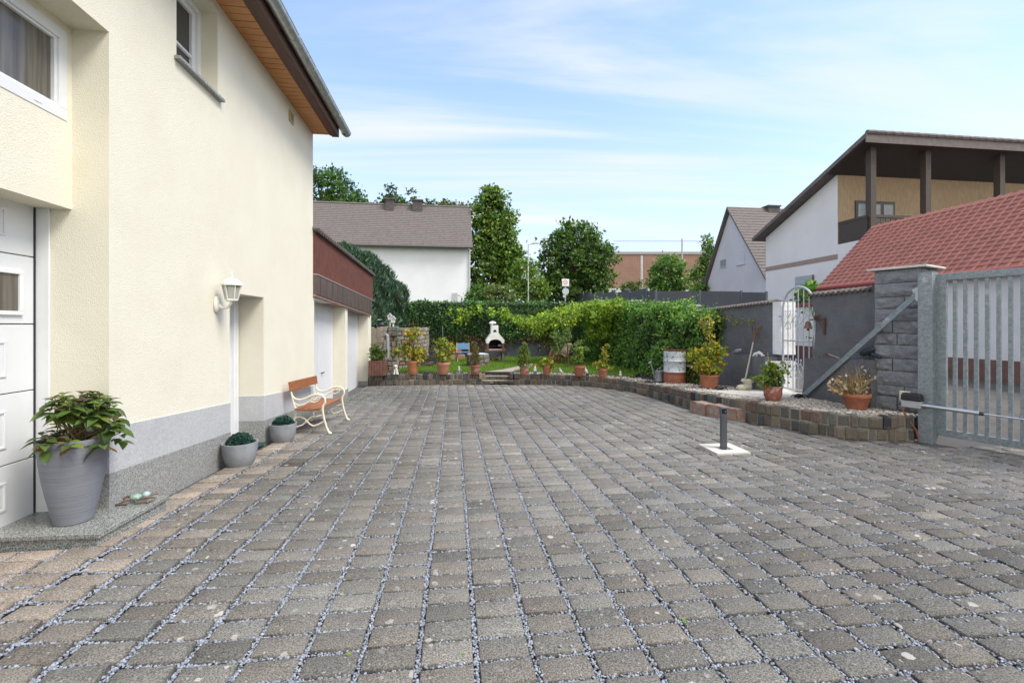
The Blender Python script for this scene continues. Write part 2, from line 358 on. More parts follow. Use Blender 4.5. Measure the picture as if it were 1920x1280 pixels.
    k = NM('pink_sandstone'); c = k.mix(k.rng(k.noise(5, 7, .7), .35, .65), (.33, .19, .14), (.28, .225, .185)); c = k.mix(k.math('MULTIPLY', k.rng(k.noise(11, 6, .7), .5, .65), .6), c, (.42, .38, .34)); k.base(c).rough(.92).bump(k.noise(24, 7, .7), .03); MATS['sandstone'] = k.m
    k = NM('barrel_paint'); pos = k.n('ShaderNodeSeparateXYZ'); k.l(k.n('ShaderNodeTexCoord').outputs['Object'], pos.inputs[0])
    up = k.math('GREATER_THAN', pos.outputs[2], .30); c = k.mix(up, (.33, .115, .065), (.52, .56, .60))
    fl = k.rng(k.noise(9, 8, .72), .575, .60); c = k.mix(fl, c, (.17, .085, .06)); fl2 = k.rng(k.noise(5, 8, .7, k.mapped((1, 1, 1.3))), .62, .64); c = k.mix(fl2, c, (.07, .075, .085)); k.base(c).rough(.55); MATS['barrel'] = k.m
    k = NM('lawn_soil'); k.base(k.mix(k.rng(k.noise(30, 5), .3, .7), (.06, .085, .025), (.045, .06, .02))).rough(.95); MATS['lawnsoil'] = k.m
    k = NM('street_concrete'); c = k.mix(k.rng(k.noise(1.5, 6, .7), .3, .7), (.135, .125, .112), (.095, .09, .082)); k.base(c).rough(.95).spec(.15).bump(k.noise(120, 3), .004); MATS['street'] = k.m
    k = NM('field'); k.base(k.mix(k.rng(k.noise(.3, 6), .3, .7), (.07, .10, .035), (.10, .11, .05))).rough(.95); MATS['field'] = k.m
    k = NM('brick_facade'); c = k.mix(k.rng(k.noise(.8, 5), .3, .7), (.30, .165, .115), (.25, .135, .095)); k.base(c).rough(.9); MATS['brick'] = k.m
    k = NM('beige_boards'); v = k.mapped((7, 1, 1)); c = k.mix(k.rng(k.noise(3, 3, .5, v), .3, .7), (.38, .28, .17), (.29, .21, .125)); k.base(c).rough(.8); MATS['beige'] = k.m
    k = NM('bark'); c = k.mix(k.rng(k.noise(14, 6, .7, k.mapped((3, 3, .6))), .3, .7), (.12, .09, .06), (.065, .05, .035)); k.base(c).rough(.95); MATS['bark'] = k.m
    k = NM('soil'); k.base(k.mix(k.rng(k.noise(90, 4), .3, .7), (.05, .035, .022), (.025, .018, .012))).rough(.95); MATS['soil'] = k.m
mk()
WHITE = plain('white_pvc', (.70, .71, .72), .35, var=.03, scale=2)
DOORW = plain('white_door_panel', (.655, .67, .69), .4, var=.03, scale=2)
DARK = plain('dark_seal', (.02, .021, .024), .5)
CAST = plain('cream_cast_iron', (.72, .66, .52), .5, var=.06, scale=30, grime=((.3, .16, .08), .35))
LAMPW = plain('cream_lamp_metal', (.72, .70, .64), .45, var=.05, scale=20)
LEAF = leafmat('leaves'); DRY = leafmat('dry_leaves', .8, .2, .2); NEED = leafmat('needles', .6, .2, .3); GRASS = leafmat('grass_blades', .5, .4, .3)
# ---------------------------------------------------------------- leaves
def unit(a): return a/np.maximum(np.linalg.norm(a, axis=1, keepdims=True), 1e-6)
def leaves(name, P, D, Nn, size, cols, mat, parent=None, width=.38, fold=.12, droop=.2, far=False):
    """P origin, D leaf direction, Nn leaf normal, size length -> one mesh of small folded leaves"""
    n = len(P); D = unit(D); X = np.cross(D, Nn); X = unit(X+1e-5); U = np.cross(X, D); s = np.asarray(size).reshape(-1, 1)
    wd = width*s
    if far:
        wd = wd*.80; V = np.stack([P, P+D*s*.40+X*wd, P+D*s*1.05-U*s*droop, P+D*s*.40-X*wd], 1).reshape(-1, 3); k = 4
        b = np.arange(n)[:, None]*4; fs = [b+np.array([[0, 1, 2, 3]])]
    else:
        V = np.stack([P, P+D*s*.42+X*wd+U*s*fold, P+D*s-U*s*droop, P+D*s*.42-X*wd+U*s*fold, P+D*s*.45], 1).reshape(-1, 3); k = 5
        b = np.arange(n)[:, None]*5; fs = [b+np.array([[0, 1, 2, 4]]), b+np.array([[0, 4, 2, 3]])]
    return npmesh(name, V, fs, mat, parent, np.repeat(cols, k, 0))
def palette(n, cols, wts=None, jit=.18):
    cols = np.array(cols); i = rng.choice(len(cols), n, p=None if wts is None else np.array(wts)/sum(wts))
    return np.clip(cols[i]*(1+rng.normal(0, jit, (n, 1))), .004, .9)
def rdir(n, zb=0.):
    d = rng.normal(size=(n, 3)); d[:, 2] += zb; return unit(d)
G_MID, G_LIGHT, G_DARK, G_YEL = (.07, .14, .026), (.14, .22, .036), (.026, .058, .014), (.24, .25, .03)
def ellclumps(ells, ncl, rad, inner=.55):
    """clump centres spread through ellipsoids (cx,cy,cz,rx,ry,rz), denser to the outside; returns centre, outward, radius"""
    vol = np.array([e[3]*e[4]+e[4]*e[5]+e[3]*e[5] for e in ells]); idx = rng.choice(len(ells), ncl, p=vol/vol.sum()); E = np.array(ells)[idx]
    d = rdir(ncl, .15); r = inner+(1.04-inner)*rng.random((ncl, 1))**.55
    return E[:, :3]+d*E[:, 3:]*r, d, rad*(.6+.8*rng.random(ncl))
def crown(name, ells, ncl, per, rad, leaf, cols, wts, parent, mat=None, far=True, inner=.5, zb=.25, width=.38, flat=.65):
    c, d, r = ellclumps(ells, ncl, rad, inner); n = ncl*per
    cc = np.repeat(c, per, 0); rr = np.repeat(r, per)[:, None]; off = rng.normal(size=(n, 3))*.5; off[:, 2] *= flat
    P = cc+off*rr; tone = np.repeat(1+rng.normal(0, .16, ncl), per)[:, None]
    dirs = unit(rdir(n)+np.repeat(d, per, 0)*.7+np.array([0, 0, -.25])); Nn = unit(rdir(n, .7)+np.repeat(d, per, 0)*.5)
    return leaves(name, P, dirs, Nn, leaf*(.65+.7*rng.random(n)), palette(n, cols, wts)*tone, mat or LEAF, parent, width=width, far=far)
# ================================================================ SETTING
def sheet(name, x0, x1, y0, y1, nx, ny, zf, mat, kind='structure', poly=None):
    xs = np.linspace(x0, x1, nx); ys = np.linspace(y0, y1, ny)
    V = np.array([(x, y, zf(x, y)) for y in ys for x in xs]); q = np.array([(j*nx+i, j*nx+i+1, (j+1)*nx+i+1, (j+1)*nx+i) for j in range(ny-1) for i in range(nx-1)])
    return tag(npmesh(name, V, [q], mat), kind=kind)
sheet('ground', -700, 700, -300, 1100, 2, 2, lambda x, y: -.75, MATS['field'])
sheet('yard_bed', -3.4, 9.2, -1, 15.0, 40, 50, lambda x, y: ground(x, y)-.030, MATS['soilbed'])
sheet('street', 7.38, 60, -4, 40, 60, 60, lambda x, y: max(ground(9, min(y, 6)), -.30)-.05+.13*cl((x-8.3)/2.5)*cl((y-2)/4)+(.02*cl((y-7)/2)), MATS['street'])
# bed wall line (plan), from the garage round to the gate post
WALL = [(-2.62, 14.9), (-.8, 14.78), (.97, 14.67), (1.99, 14.53), (3.0, 14.35), (3.87, 13.97), (4.55, 13.25), (4.95, 12.45), (5.15, 11.5), (5.2, 10.4), (5.18, 9.4), (5.28, 8.4), (5.42, 7.6), (5.58, 6.9), (5.80, 6.3), (6.15, 5.98), (6.83, 5.93)]
def smoothline(pts, k=3):
    for _ in range(k):
        q = [pts[0]]
        for a, b in zip(pts, pts[1:]): q += [(a[0]*.75+b[0]*.25, a[1]*.75+b[1]*.25), (a[0]*.25+b[0]*.75, a[1]*.25+b[1]*.75)]
        pts = q+[pts[-1]]
    return pts
WL = smoothline(WALL, 2)
def wall_x_right(y):                   # x of the bed wall for a given y on its right-hand run
    best = min(WL[int(len(WL)*.3):], key=lambda p: abs(p[1]-y)); return best[0]
def inbed(x, y):                       # behind the bed wall?
    n = len(WL); best = None
    for (ax, ay), (bx, by) in zip(WL, WL[1:]):
        dx, dy = bx-ax, by-ay; t = cl(((x-ax)*dx+(y-ay)*dy)/(dx*dx+dy*dy+1e-9)); qx, qy = ax+t*dx, ay+t*dy
        d = math.hypot(x-qx, y-qy); sd = dx*(y-ay)-dy*(x-ax)
        if best is None or d < best[0]: best = (d, sd)
    return best[0]*(1 if best[1] > 0 else -1)
# paving: one sheet of separate stones
pv = []; cols = []; faces = []; joints = []
PX, PY = .27, .168; SK = -math.tan(R(-1.2))
nb = 0; grid = rng.normal(size=(200, 200))
big = lambda x, y: .5+.25*math.sin(x*.9+1.7*math.sin(y*.5))+.25*math.sin(y*.8+1.3*math.sin(x*.7)+2)
for j in range(-2, 90):
    y = .35+j*PY
    for i in range(-14, 42):
        x = -.03+i*PX+.003*y; yy = y+random.uniform(-.006, .006)
        if False: continue
        if x < -3.3 or x > 9.2: continue
        if x < -2.70 and y > 3.45: continue
        if y < 15.1 and x < 6.95 and y > 5.2 and inbed(x, y) > -.10: continue
        if x > 6.6 and y > 5.55: continue
        if x > 8.35: continue
        hx, hy = .1212, .0705
        xl, xr = x-hx, x+hx
        if xl < -2.66 and y > 4.2: xl = -2.66
        if y > 5.85 and 3.40 < x < 3.99 and abs(y-5.78) < .01: pass
        rot = random.gauss(0, .010); cxm = (xl+xr)/2; hx2 = (xr-xl)/2
        z0 = ground(cxm, yy)+random.gauss(0, .0032); tx, ty = random.gauss(0, .013), random.gauss(0, .026); ch = .0045
        cr_, sr_ = math.cos(rot), math.sin(rot)
        def q(u, v, dz, ins):
            u = math.copysign(max(abs(u)-ins, .004), u); v = math.copysign(max(abs(v)-ins, .004), v)
            return (cxm+u*cr_-v*sr_, yy+u*sr_+v*cr_, z0+dz+tx*u+ty*v)
        jit = [random.uniform(0, .004) for _ in range(4)]
        k4 = [(-hx2, -hy), (hx2, -hy), (hx2, hy), (-hx2, hy)]
        pv += [q(u, v, -.05, 0) for u, v in k4]+[q(u, v, -ch, jit[a]*.5) for a, (u, v) in enumerate(k4)]+[q(u, v, 0, ch+jit[a]) for a, (u, v) in enumerate(k4)]
        for a in range(4):
            b = (a+1) % 4; faces += [(nb+a, nb+b, nb+4+b, nb+4+a), (nb+4+a, nb+4+b, nb+8+b, nb+8+a)]
        faces.append((nb+8, nb+9, nb+10, nb+11)); nb += 12
        t = random.gauss(0, 1); g = .150*(1+.11*t+.40*(big(x, y)-.5)); 
        if random.random() < .10: g *= 1.18
        warm = random.uniform(-.006, .006)
        c = np.array([g*1.045+warm, g*1.0, g*.92-warm*.5])
        newer = cl((-x-1.95)/.6+random.uniform(-.3, .3))*cl((9.5-y)/3)      # the pinkish, cleaner stones along the house
        c = c*(1-newer)+np.array([.285, .24, .20])*(1+.1*t)*newer
        cols += [tuple(c*.30)]*4+[tuple(c*.8)]*4+[tuple(c)]*4       # flanks darkened: soil staining, and joint shade put into the vertex colour
        joints.append((cxm, yy, hx2, hy))
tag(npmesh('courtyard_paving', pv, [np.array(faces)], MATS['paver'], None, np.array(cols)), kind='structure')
# blue-grey chippings in the joints
def chips(name, P, size, cols, mat, flat=.6, ico=True, spread=1.0):
    n = len(P)
    if ico:
        t = (1+5**.5)/2; B = np.array([(-1,t,0),(1,t,0),(-1,-t,0),(1,-t,0),(0,-1,t),(0,1,t),(0,-1,-t),(0,1,-t),(t,0,-1),(t,0,1),(-t,0,-1),(-t,0,1)])/math.hypot(1, t)
        T = np.array([(0,11,5),(0,5,1),(0,1,7),(0,7,10),(0,10,11),(1,5,9),(5,11,4),(11,10,2),(10,7,6),(7,1,8),(3,9,4),(3,4,2),(3,2,6),(3,6,8),(3,8,9),(4,9,5),(2,4,11),(6,2,10),(8,6,7),(9,8,1)])
    else:
        B = np.array([(1,0,0),(-1,0,0),(0,1,0),(0,-1,0),(0,0,1),(0,0,-1.)]); T = np.array([(0,2,4),(2,1,4),(1,3,4),(3,0,4),(2,0,5),(1,2,5),(3,1,5),(0,3,5)])
    k = len(B); V = np.repeat(B[None], n, 0)*(1+rng.normal(0, .16, (n, k, 1)))
    sc = np.stack([.8+.7*rng.random(n), .7+.4*rng.random(n), flat*(.7+.6*rng.random(n))], 1)[:, None]; V = V*sc
    a = rng.random(n)*2*math.pi; tl = rng.normal(0, .45, n); ca, sa, ct, stt = np.cos(a), np.sin(a), np.cos(tl), np.sin(tl)
    x, y, z = V[..., 0], V[..., 1]*ct[:, None]-V[..., 2]*stt[:, None], V[..., 1]*stt[:, None]+V[..., 2]*ct[:, None]
    V = np.stack([x*ca[:, None]-y*sa[:, None], x*sa[:, None]+y*ca[:, None], z], 2)*np.asarray(size).reshape(-1, 1, 1)+P[:, None]
    return npmesh(name, V.reshape(-1, 3), [(np.arange(n)[:, None, None]*k+T[None]).reshape(-1, 3)], mat, None, np.repeat(cols, k, 0), smooth=False)
cp = []
for (x, y, hx, hy) in joints:
    if y > 13.5: dens = .25
    elif y > 8: dens = .45
    elif y > 4.5: dens = .8
    else: dens = 1.25
    vis = abs(x*_c-y*_s)/max(zdepth(x, y), .2) < 1.25 and zdepth(x, y) > 1.6
    if not vis: continue
    fill = .75+.5*big(y*1.3, x*.8)
    nv = int(36*dens*fill*2*hy/.147*1.1); nh = int(46*dens*(fill*1.15 if y < 5 else fill*.38)*.85)
    for _ in range(nv): cp.append((x+hx+.0138+random.gauss(0, .0075), y+random.uniform(-.084, .084)))
    for _ in range(nh): cp.append((x+random.uniform(-hx-.01, hx+.01), y+hy+.0135+random.gauss(0, .0070)))
    if random.random() < .12*dens:
        ux, uy = x+random.uniform(-hx, hx), y+random.uniform(-hy, hy)
        for _ in range(random.randint(1, 4)): cp.append((ux+random.gauss(0, .03), uy+random.gauss(0, .02), .004))
P = np.array([(p[0], p[1], ground(p[0], p[1])-(.0095 if p[1] < 5.5 else .0135)+random.uniform(-.004, .004)+(0.0155 if len(p) > 2 else 0)) for p in cp])
n = len(P); tone = rng.normal(1, .22, (n, 1)); cc = np.clip(np.array([.265, .29, .34])*tone, .05, .8)
dk = rng.random(n) < .08; cc[dk] *= .45
sz = .0078*(.7+.7*rng.random(n)); sz[P[:, 1] > 6] *= 1.15
near = P[:, 1] < 5
tag(chips('joint_gravel', P, sz, cc, MATS['stones'], ico=False), kind='stuff')
# ================================================================ HOUSE ON THE LEFT
WX = -2.67
def gridwall(mb, X, ys, zs, holes, depth, nx=1):
    """vertical wall in plane x=X over ys, zs with rectangular holes (y0,y1,z0,z1,depth) whose reveals go back by depth"""
    Y = sorted(set(ys+[h[0] for h in holes]+[h[1] for h in holes])); Z = sorted(set(zs+[h[2] for h in holes]+[h[3] for h in holes]))
    for a, b in zip(Y, Y[1:]):
        for c, d in zip(Z, Z[1:]):
            if any(h[0] <= a and b <= h[1] and h[2] <= c and d <= h[3] for h in holes): continue
            mb.add([(X, a, c), (X, b, c), (X, b, d), (X, a, d)], [(0, 1, 2, 3)])
    for (y0, y1, z0, z1, dp) in holes:
        x = X-dp
        mb.add([(X, y0, z0), (x, y0, z0), (x, y0, z1), (X, y0, z1)], [(0, 1, 2, 3)]); mb.add([(X, y1, z0), (x, y1, z0), (x, y1, z1), (X, y1, z1)], [(3, 2, 1, 0)])
        mb.add([(X, y0, z1), (x, y0, z1), (x, y1, z1), (X, y1, z1)], [(0, 1, 2, 3)]); mb.add([(X, y0, z0), (x, y0, z0), (x, y1, z0), (X, y1, z0)], [(3, 2, 1, 0)])
house = thing('house', 'cream rendered two storey house with pine boarded eaves, zinc gutter and white sectional garage door', 'house', (-2.67, 3.95, -.2))
m = MB()
DOOR = (5.90, 6.90, -.4, 1.90, .37); WIN = (4.83, 5.62, 4.12, 5.08, .25)
gridwall(m, WX, [3.95, 9.22], [-.6, 5.2], [DOOR, WIN], 0)
# recess with the garage door: upper wall set back to -2.93, lower to -3.17
m.add([(WX, 3.95, -.6), (-3.4, 3.95, -.6), (-3.4, 3.95, 2.40), (WX, 3.95, 2.40)], [(0, 1, 2, 3)])
m.add([(WX, 3.95, 2.40), (-2.93, 3.95, 2.40), (-2.93, 3.95, 3.80), (WX, 3.95, 3.80)], [(0, 1, 2, 3)])
gridwall(m, -2.93, [-1.5, 3.95], [2.40, 3.80], [(.9, 3.90, 3.06, 3.74, .05)], 0)
m.add([(-2.93, -1.5, 2.40), (-3.4, -1.5, 2.40), (-3.4, 3.95, 2.40), (-2.93, 3.95, 2.40)], [(0, 1, 2, 3)])
m.add([(WX, -1.5, 3.80), (-2.93, -1.5, 3.80), (-2.93, 3.95, 3.80), (WX, 3.95, 3.80)], [(0, 1, 2, 3)])
m.add([(WX, -1.5, 3.80), (WX, 3.95, 3.80), (WX, 3.95, 5.2), (WX, -1.5, 5.2)], [(0, 1, 2, 3)])
# gable end, back and inside closing
m.add([(WX, 9.22, -.6), (-10, 9.22, -.6), (-10, 9.22, 5.2), (-6.3, 9.22, 7.6), (WX, 9.22, 5.2)], [(0, 1, 2, 3, 4)])
m.add([(-10, -1.5, -.6), (-10, 9.22, -.6), (-10, 9.22, 5.2), (-10, -1.5, 5.2)], [(0, 1, 2, 3)])
m.add([(WX, -1.5, -.6), (-10, -1.5, -.6), (-10, -1.5, 5.2), (-6.3, -1.5, 7.6), (WX, -1.5, 5.2)], [(0, 1, 2, 3, 4)])
m.add([(-3.4, -1.5, -.6), (-3.4, 3.95, -.6), (-3.4, 3.95, 2.4), (-3.4, -1.5, 2.4)], [(0, 1, 2, 3)])
m.build('wall', MATS['wall'], house)
def zg(y): return .34-(y-3.95)*.066              # top of the granite band
def zl(y): return .70-(y-3.95)*.068              # top of the light band
for nm, lo, hi, mat, pr in (('granite_plinth', lambda y: -.7, zg, MATS['granite_grey'], .016), ('light_plinth', zg, zl, MATS['granite_light'], .012)):
    m = MB()
    for a, b in ((3.95, 5.90), (6.90, 9.22)):
        m.prism([(a, lo(a)), (b, lo(b)), (b, hi(b)), (a, hi(a))], 'x', WX-.02, WX+pr)
        for e in range(int(a)+1, int(b)+1): pass
    m.prism([(6.90-pr, lo(6.9)), (6.90+.02, lo(6.9)), (6.90+.02, hi(6.9)), (6.90-pr, hi(6.9))], 'x', WX-.36, WX+pr-.001)   # into the door reveal
    m.prism([(3.95-pr, lo(3.95)), (3.96, lo(3.95)), (3.96, hi(3.95)-.002), (3.95-pr, hi(3.95)-.002)], 'x', -3.06, WX+pr-.001)
    m.build(nm, mat, house, bevel=.003)
# granite step in front of the garage door
m = MB(); poly = [(-3.17, 3.50), (-2.40, 3.46), (-2.365, 4.17), (-2.62, 4.22), (-2.69, 3.97), (-3.17, 3.97)]
m.prism(poly, 'z', .042, .072); pin = [(-3.17, 3.515), (-2.415, 3.475), (-2.38, 4.16), (-2.64, 4.2), (-2.7, 3.96), (-3.17, 3.96)]
m.prism(pin, 'z', -.3, .0415); m.build('doorstep', MATS['granite_step'], house, bevel=.003)
# sectional garage door
gd = MB()
zs = [.055, .50, 1.01, 1.51, 2.02, 2.46]
for a, b in zip(zs, zs[1:]):
    gd.box(-3.23, -3.17, .4, 3.920, a+.004, b-.004)
    for p0, p1 in ((3.02, 3.70), (2.0, 2.72), (1.0, 1.72)):
        if abs(a-1.51) < .01 and p0 > 2.9: continue
        za, zb = a+.12, b-.12
        for k, (ins, x) in enumerate(((0, -3.163), (.035, -3.1655), (.075, -3.161))):
            pass
        fr = .018
        for (ya, yb, zc, zd) in ((p0, p1, za, za+fr), (p0, p1, zb-fr, zb), (p0, p0+fr, za+fr, zb-fr), (p1-fr, p1, za+fr, zb-fr)): gd.box(-3.172, -3.162, ya, yb, zc, zd)
        gd.box(-3.172, -3.164, p0+.07, p1-.07, za+.055, zb-.055)
gdo = gd.build('garage_door', DOORW, house, bevel=.003)
m = MB()
for (ya, yb, zc, zd) in ((3.28, 3.82, 1.575, 1.605), (3.28, 3.82, 1.875, 1.905), (3.28, 3.31, 1.605, 1.875), (3.79, 3.82, 1.605, 1.875)): m.box(-3.174, -3.152, ya, yb, zc, zd)
wf = m.build('door_window', WHITE, gdo, bevel=.004); MB().box(-3.18, -3.166, 3.31, 3.79, 1.605, 1.875).build('pane', MATS['curtain'], gdo)
MB().box(-3.24, -3.164, 3.9205, 3.931, .05, 2.50).box(-3.24, -3.12, .3, 3.920, 2.46, 2.50).build('door_seal', DARK, house)
MB().box(-3.24, -3.075, 3.9315, 3.949, .06, 2.40).build('door_jamb', WHITE, house, bevel=.004)
# wide window over the garage door
m = MB(); x0, x1 = -2.99, -2.925
for b in ((.9, 3.9, 3.06, 3.145), (.9, 3.9, 3.66, 3.74), (3.83, 3.9, 3.145, 3.66), (.9, .97, 3.145, 3.66)): m.box(x0, x1, *b)
for b in ((.97, 3.83, 3.145, 3.165), (.97, 3.83, 3.64, 3.66), (3.805, 3.83, 3.165, 3.64)): m.box(x0, x1-.014, *b)
m.box(x1-.001, x1+.004, 3.62, 3.68, 3.09, 3.096)
f = m.build('garage_window', WHITE, house, bevel=.004); MB().box(-2.975, -2.965, .97, 3.805, 3.165, 3.64).build('pane', MATS['curtain'], f)
# small window under the eaves
m = MB(); x0, x1 = WX-.28, WX-.175; y0, y1, z0, z1 = 4.83, 5.62, 4.12, 5.08
for b in ((y0, y1, z0, z0+.06), (y0, y1, z1-.06, z1), (y1-.06, y1, z0+.06, z1-.06), (y0, y0+.06, z0+.06, z1-.06)): m.box(x0, x1, *b)
for b in ((y0+.06, y1-.06, z0+.06, z0+.12), (y0+.06, y1-.06, z1-.12, z1-.06), (y1-.13, y1-.06, z0+.12, z1-.12), (y0+.06, y0+.12, z0+.12, z1-.12)  , (y0+.12, y1-.13, 4.47, 4.50)): m.box(x0, x1-.03, *b)
f = m.build('upper_window', WHITE, house, bevel=.004); MB().box(x0+.02, x1-.06, y0+.1, y1-.1, z0+.1, z1-.1).build('pane', MATS['glass'], f)
MB().prism([(4.79, 4.085), (5.68, 4.085), (5.68, 4.118), (4.79, 4.118)], 'x', WX-.13, WX+.055).build('window_sill', MATS['granite_grey'], house, bevel=.004)
# door in the reveal: white frame seen edge on
m = MB(); m.box(-3.06, -3.0, 5.90, 6.9, 1.84, 1.899)
for a, b, x in ((6.80, 6.885, -2.995), (6.72, 6.79, -2.985), (5.905, 6.0, -2.995)): m.box(-3.06, x, a, b, -.2, 1.84)
dr = m.build('front_door', WHITE, house, bevel=.004); MB().box(-3.05, -3.02, 6.0, 6.72, -.2, 1.84).build('door_leaf', DOORW, dr)
MB().box(-3.05, -2.99, 6.788, 6.80, -.19, 1.84).build('door_gap', DARK, dr)
MB().box(-3.05, -2.7, 6.0, 6.9, -.5, -.17).build('threshold', MATS['granite_grey'], house)
# vent grille
m = MB()
for b in ((7.90, 8.10, 4.875, 4.90), (7.90, 8.10, 5.03, 5.055), (7.90, 7.925, 4.90, 5.03), (8.075, 8.10, 4.90, 5.03)): m.box(WX-.01, WX+.02, *b)
for i in range(5): m.box(WX-.01, WX+.012, 7.925, 8.075, 4.908+i*.024, 4.918+i*.024)
v = m.build('vent_grille', plain('tan_vent', (.45, .38, .22), .5), house)
# eaves
m = MB()
for i in range(83):
    a = -1.5+i*.13; z = 5.2+random.uniform(0, .003); m.box(-2.69, -2.36, a+.012, min(a+.13, 9.235), z, z+.022); m.box(-2.69, -2.36, a-.001, a+.013, 5.218, 5.2215)
m.build('soffit', MATS['pine'], house)
MB().box(-2.36, -2.32, -1.5, 9.24, 5.185, 5.225).box(-2.32, -2.19, -1.5, 9.245, 5.165, 5.36).build('fascia_board', MATS['darkwood'], house, bevel=.004)
m = MB(); m.prism([(-2.19, 5.362), (-2.19, 5.40), (-6.3, 7.78), (-10.5, 5.4), (-10.5, 5.3), (-6.3, 7.68), (-2.67, 5.50), (-2.67, 5.362)], 'y', -1.5, 9.27)
m.build('roof', MATS['rooftile'], house)
# half-round zinc gutter with lapped joints
m = MB(); gx, gz, gr = -2.105, 5.36, .085
def halfpipe(m, y0, y1, r, t=.006):
    n = 12; vs = []
    for y in (y0, y1):
        for rr in (r, r-t):
            for k in range(n+1):
                a = math.pi+math.pi*k/n; vs.append((gx+rr*math.cos(a), y, gz+rr*math.sin(a)))
    k = n+1; fs = []
    for i in range(n): fs += [(i, i+1, 2*k+i+1, 2*k+i), (k+i+1, k+i, 3*k+i, 3*k+i+1), (i+1, i, k+i, k+i+1), (2*k+i, 2*k+i+1, 3*k+i+1, 3*k+i)]
    fs += [(0, 2*k, 3*k, k), (n, k+n, 3*k+n, 2*k+n)]; m.add(vs, fs)
halfpipe(m, -1.5, 9.5, gr)
for y in [9.42, 8.66, 7.9, 7.14, 6.38, 5.62, 4.86]: halfpipe(m, y-.025, y+.025, gr+.006)
m.tube([(gx+gr-.004, -1.5, gz), (gx+gr-.004, 9.5, gz)], .011, 8); m.prism([(gx+gr*math.cos(math.pi+math.pi*k/12), gz+gr*math.sin(math.pi+math.pi*k/12)) for k in range(13)], 'y', 9.492, 9.5)
m.build('gutter', MATS['zinc'], house, smooth=True)
MB().bar((-2.15, 9.33, 5.30), (-2.10, 9.36, 5.262), .03, .02).build('gutter_bracket', DARK, house)
# ---------------------------------------------------------------- wall lantern
lan = thing('wall_lantern', 'cream metal coach lantern with glass panes on a curved arm beside the front door', 'lantern', (WX, 5.57, 1.74))
m = MB(); m.lathe([(.0, -.012), (.05, -.01), (.056, 0), (.05, .018), (.03, .032), (0, .036)], 20); 
for i, p in enumerate(m.v): m.v[i] = (WX+p[2]+.012, 5.57+p[0]*1.0, 1.74+p[1]*1.75)
m.tube([(WX+.03, 5.57, 1.735), (WX+.07, 5.57, 1.70), (WX+.12, 5.57, 1.70), (WX+.165, 5.57, 1.745), (WX+.17, 5.57, 1.78)], [.022, .016, .014, .014, .02], 10)
m.build('bracket', LAMPW, lan, smooth=True)
lx, ly = WX+.17, 5.57
def ring6(r, z, k=6): return [(lx+r*math.cos(2*math.pi*i/k+.3), ly+r*math.sin(2*math.pi*i/k+.3), z) for i in range(k)]
def loft(m, rings):
    k = len(rings[0]); vs = [p for r_ in rings for p in r_]; fs = [(i*k+a, i*k+(a+1) % k, (i+1)*k+(a+1) % k, (i+1)*k+a) for i in range(len(rings)-1) for a in range(k)]
    fs += [tuple(range(k)), tuple((len(rings)-1)*k+a for a in range(k))]; m.add(vs, fs)
m = MB(); loft(m, [ring6(.045, 1.775), ring6(.066, 1.785), ring6(.066, 1.80), ring6(.055, 1.802)])
for i in range(6):
    a = 2*math.pi*i/6+.3; m.tube([(lx+.064*math.cos(a), ly+.064*math.sin(a), 1.795), (lx+.095*math.cos(a), ly+.095*math.sin(a), 1.955)], .006, 5)
m.build('cage', LAMPW, lan)
m = MB(); loft(m, [ring6(.058, 1.801), ring6(.089, 1.954)]); m.build('glass', MATS['lampglass'], lan)
m = MB(); loft(m, [ring6(.095, 1.954), ring6(.118, 1.956), ring6(.115, 1.970), ring6(.088, 2.002), ring6(.062, 2.025), ring6(.03, 2.04)])
m.lathe([(.012, 2.03), (.02, 2.055), (.01, 2.07), (.016, 2.08), (.006, 2.09), (0, 2.12)], 12, (lx, ly, 0)); m.build('cap', LAMPW, lan, smooth=30)
# ================================================================ GARAGE BLOCK
gar = thing('garage_block', 'low cream garage block with two white up and over doors under red brown tile cladding', 'garage', (WX, 9.25, -.4))
m = MB(); GT = lambda y: 2.2-(y-9.25)*.033
gridwall(m, WX, [9.22, 15.57], [-.8, 2.3], [(9.30, 11.90, -.7, 2.0, .31), (12.15, 15.0, -.7, 1.96, .31)], 0)
m.add([(WX, 15.57, -.8), (-8, 15.57, -.8), (-8, 15.57, 2.3), (WX, 15.57, 2.3)], [(0, 1, 2, 3)])
m.build('wall', MATS['wall'], gar)
m = MB()
for a, b in ((11.90, 12.15), (15.0, 15.57)): 
    zt = -.12 if a < 13 else -.27
    MB().box(WX-.3, WX+.013, a-.013, b+(.013 if b < 13 else .012), -.8, zt).build('plinth', MATS['granite_grey'], gar, bevel=.003)
for k, (a, b, zt) in enumerate(((9.30, 11.90, 2.0), (12.15, 15.0, 1.96))):
    m = MB(); m.box(-3.0, -2.965, a+.01, b-.01, -.5, zt); n = int((b-a-.1)/.1)
    for i in range(n): m.box(-2.966, -2.960, a+.06+i*.1, a+.06+i*.1+.09, -.42, zt-.04)
    d = m.build('garage_door', DOORW, gar)
    hy = 10.82 if k == 0 else 13.0
    MB().tube([(-2.965, hy, .42), (-2.92, hy, .42), (-2.92, hy+.11, .43)], .012, 8).build('handle', DARK, d)
m = MB(); fx = -2.60                       # sheet fascia, slightly falling to the back like the yard
pa, pb, pc, pd = onx(588, 512, fx), onx(690, 559, fx), onx(690, 586.5, fx), onx(588, 549, fx)
yA, yB = 9.22, 15.32
def lin(p, q): return lambda y: p[2]+(q[2]-p[2])*(y-p[1])/(q[1]-p[1])
ft, fb = lin(pa, pb), lin(pd, pc)
m.prism([(yA, fb(yA)), (yB, fb(yB)), (yB, ft(yB)), (yA, ft(yA))], 'x', WX+.003, fx)
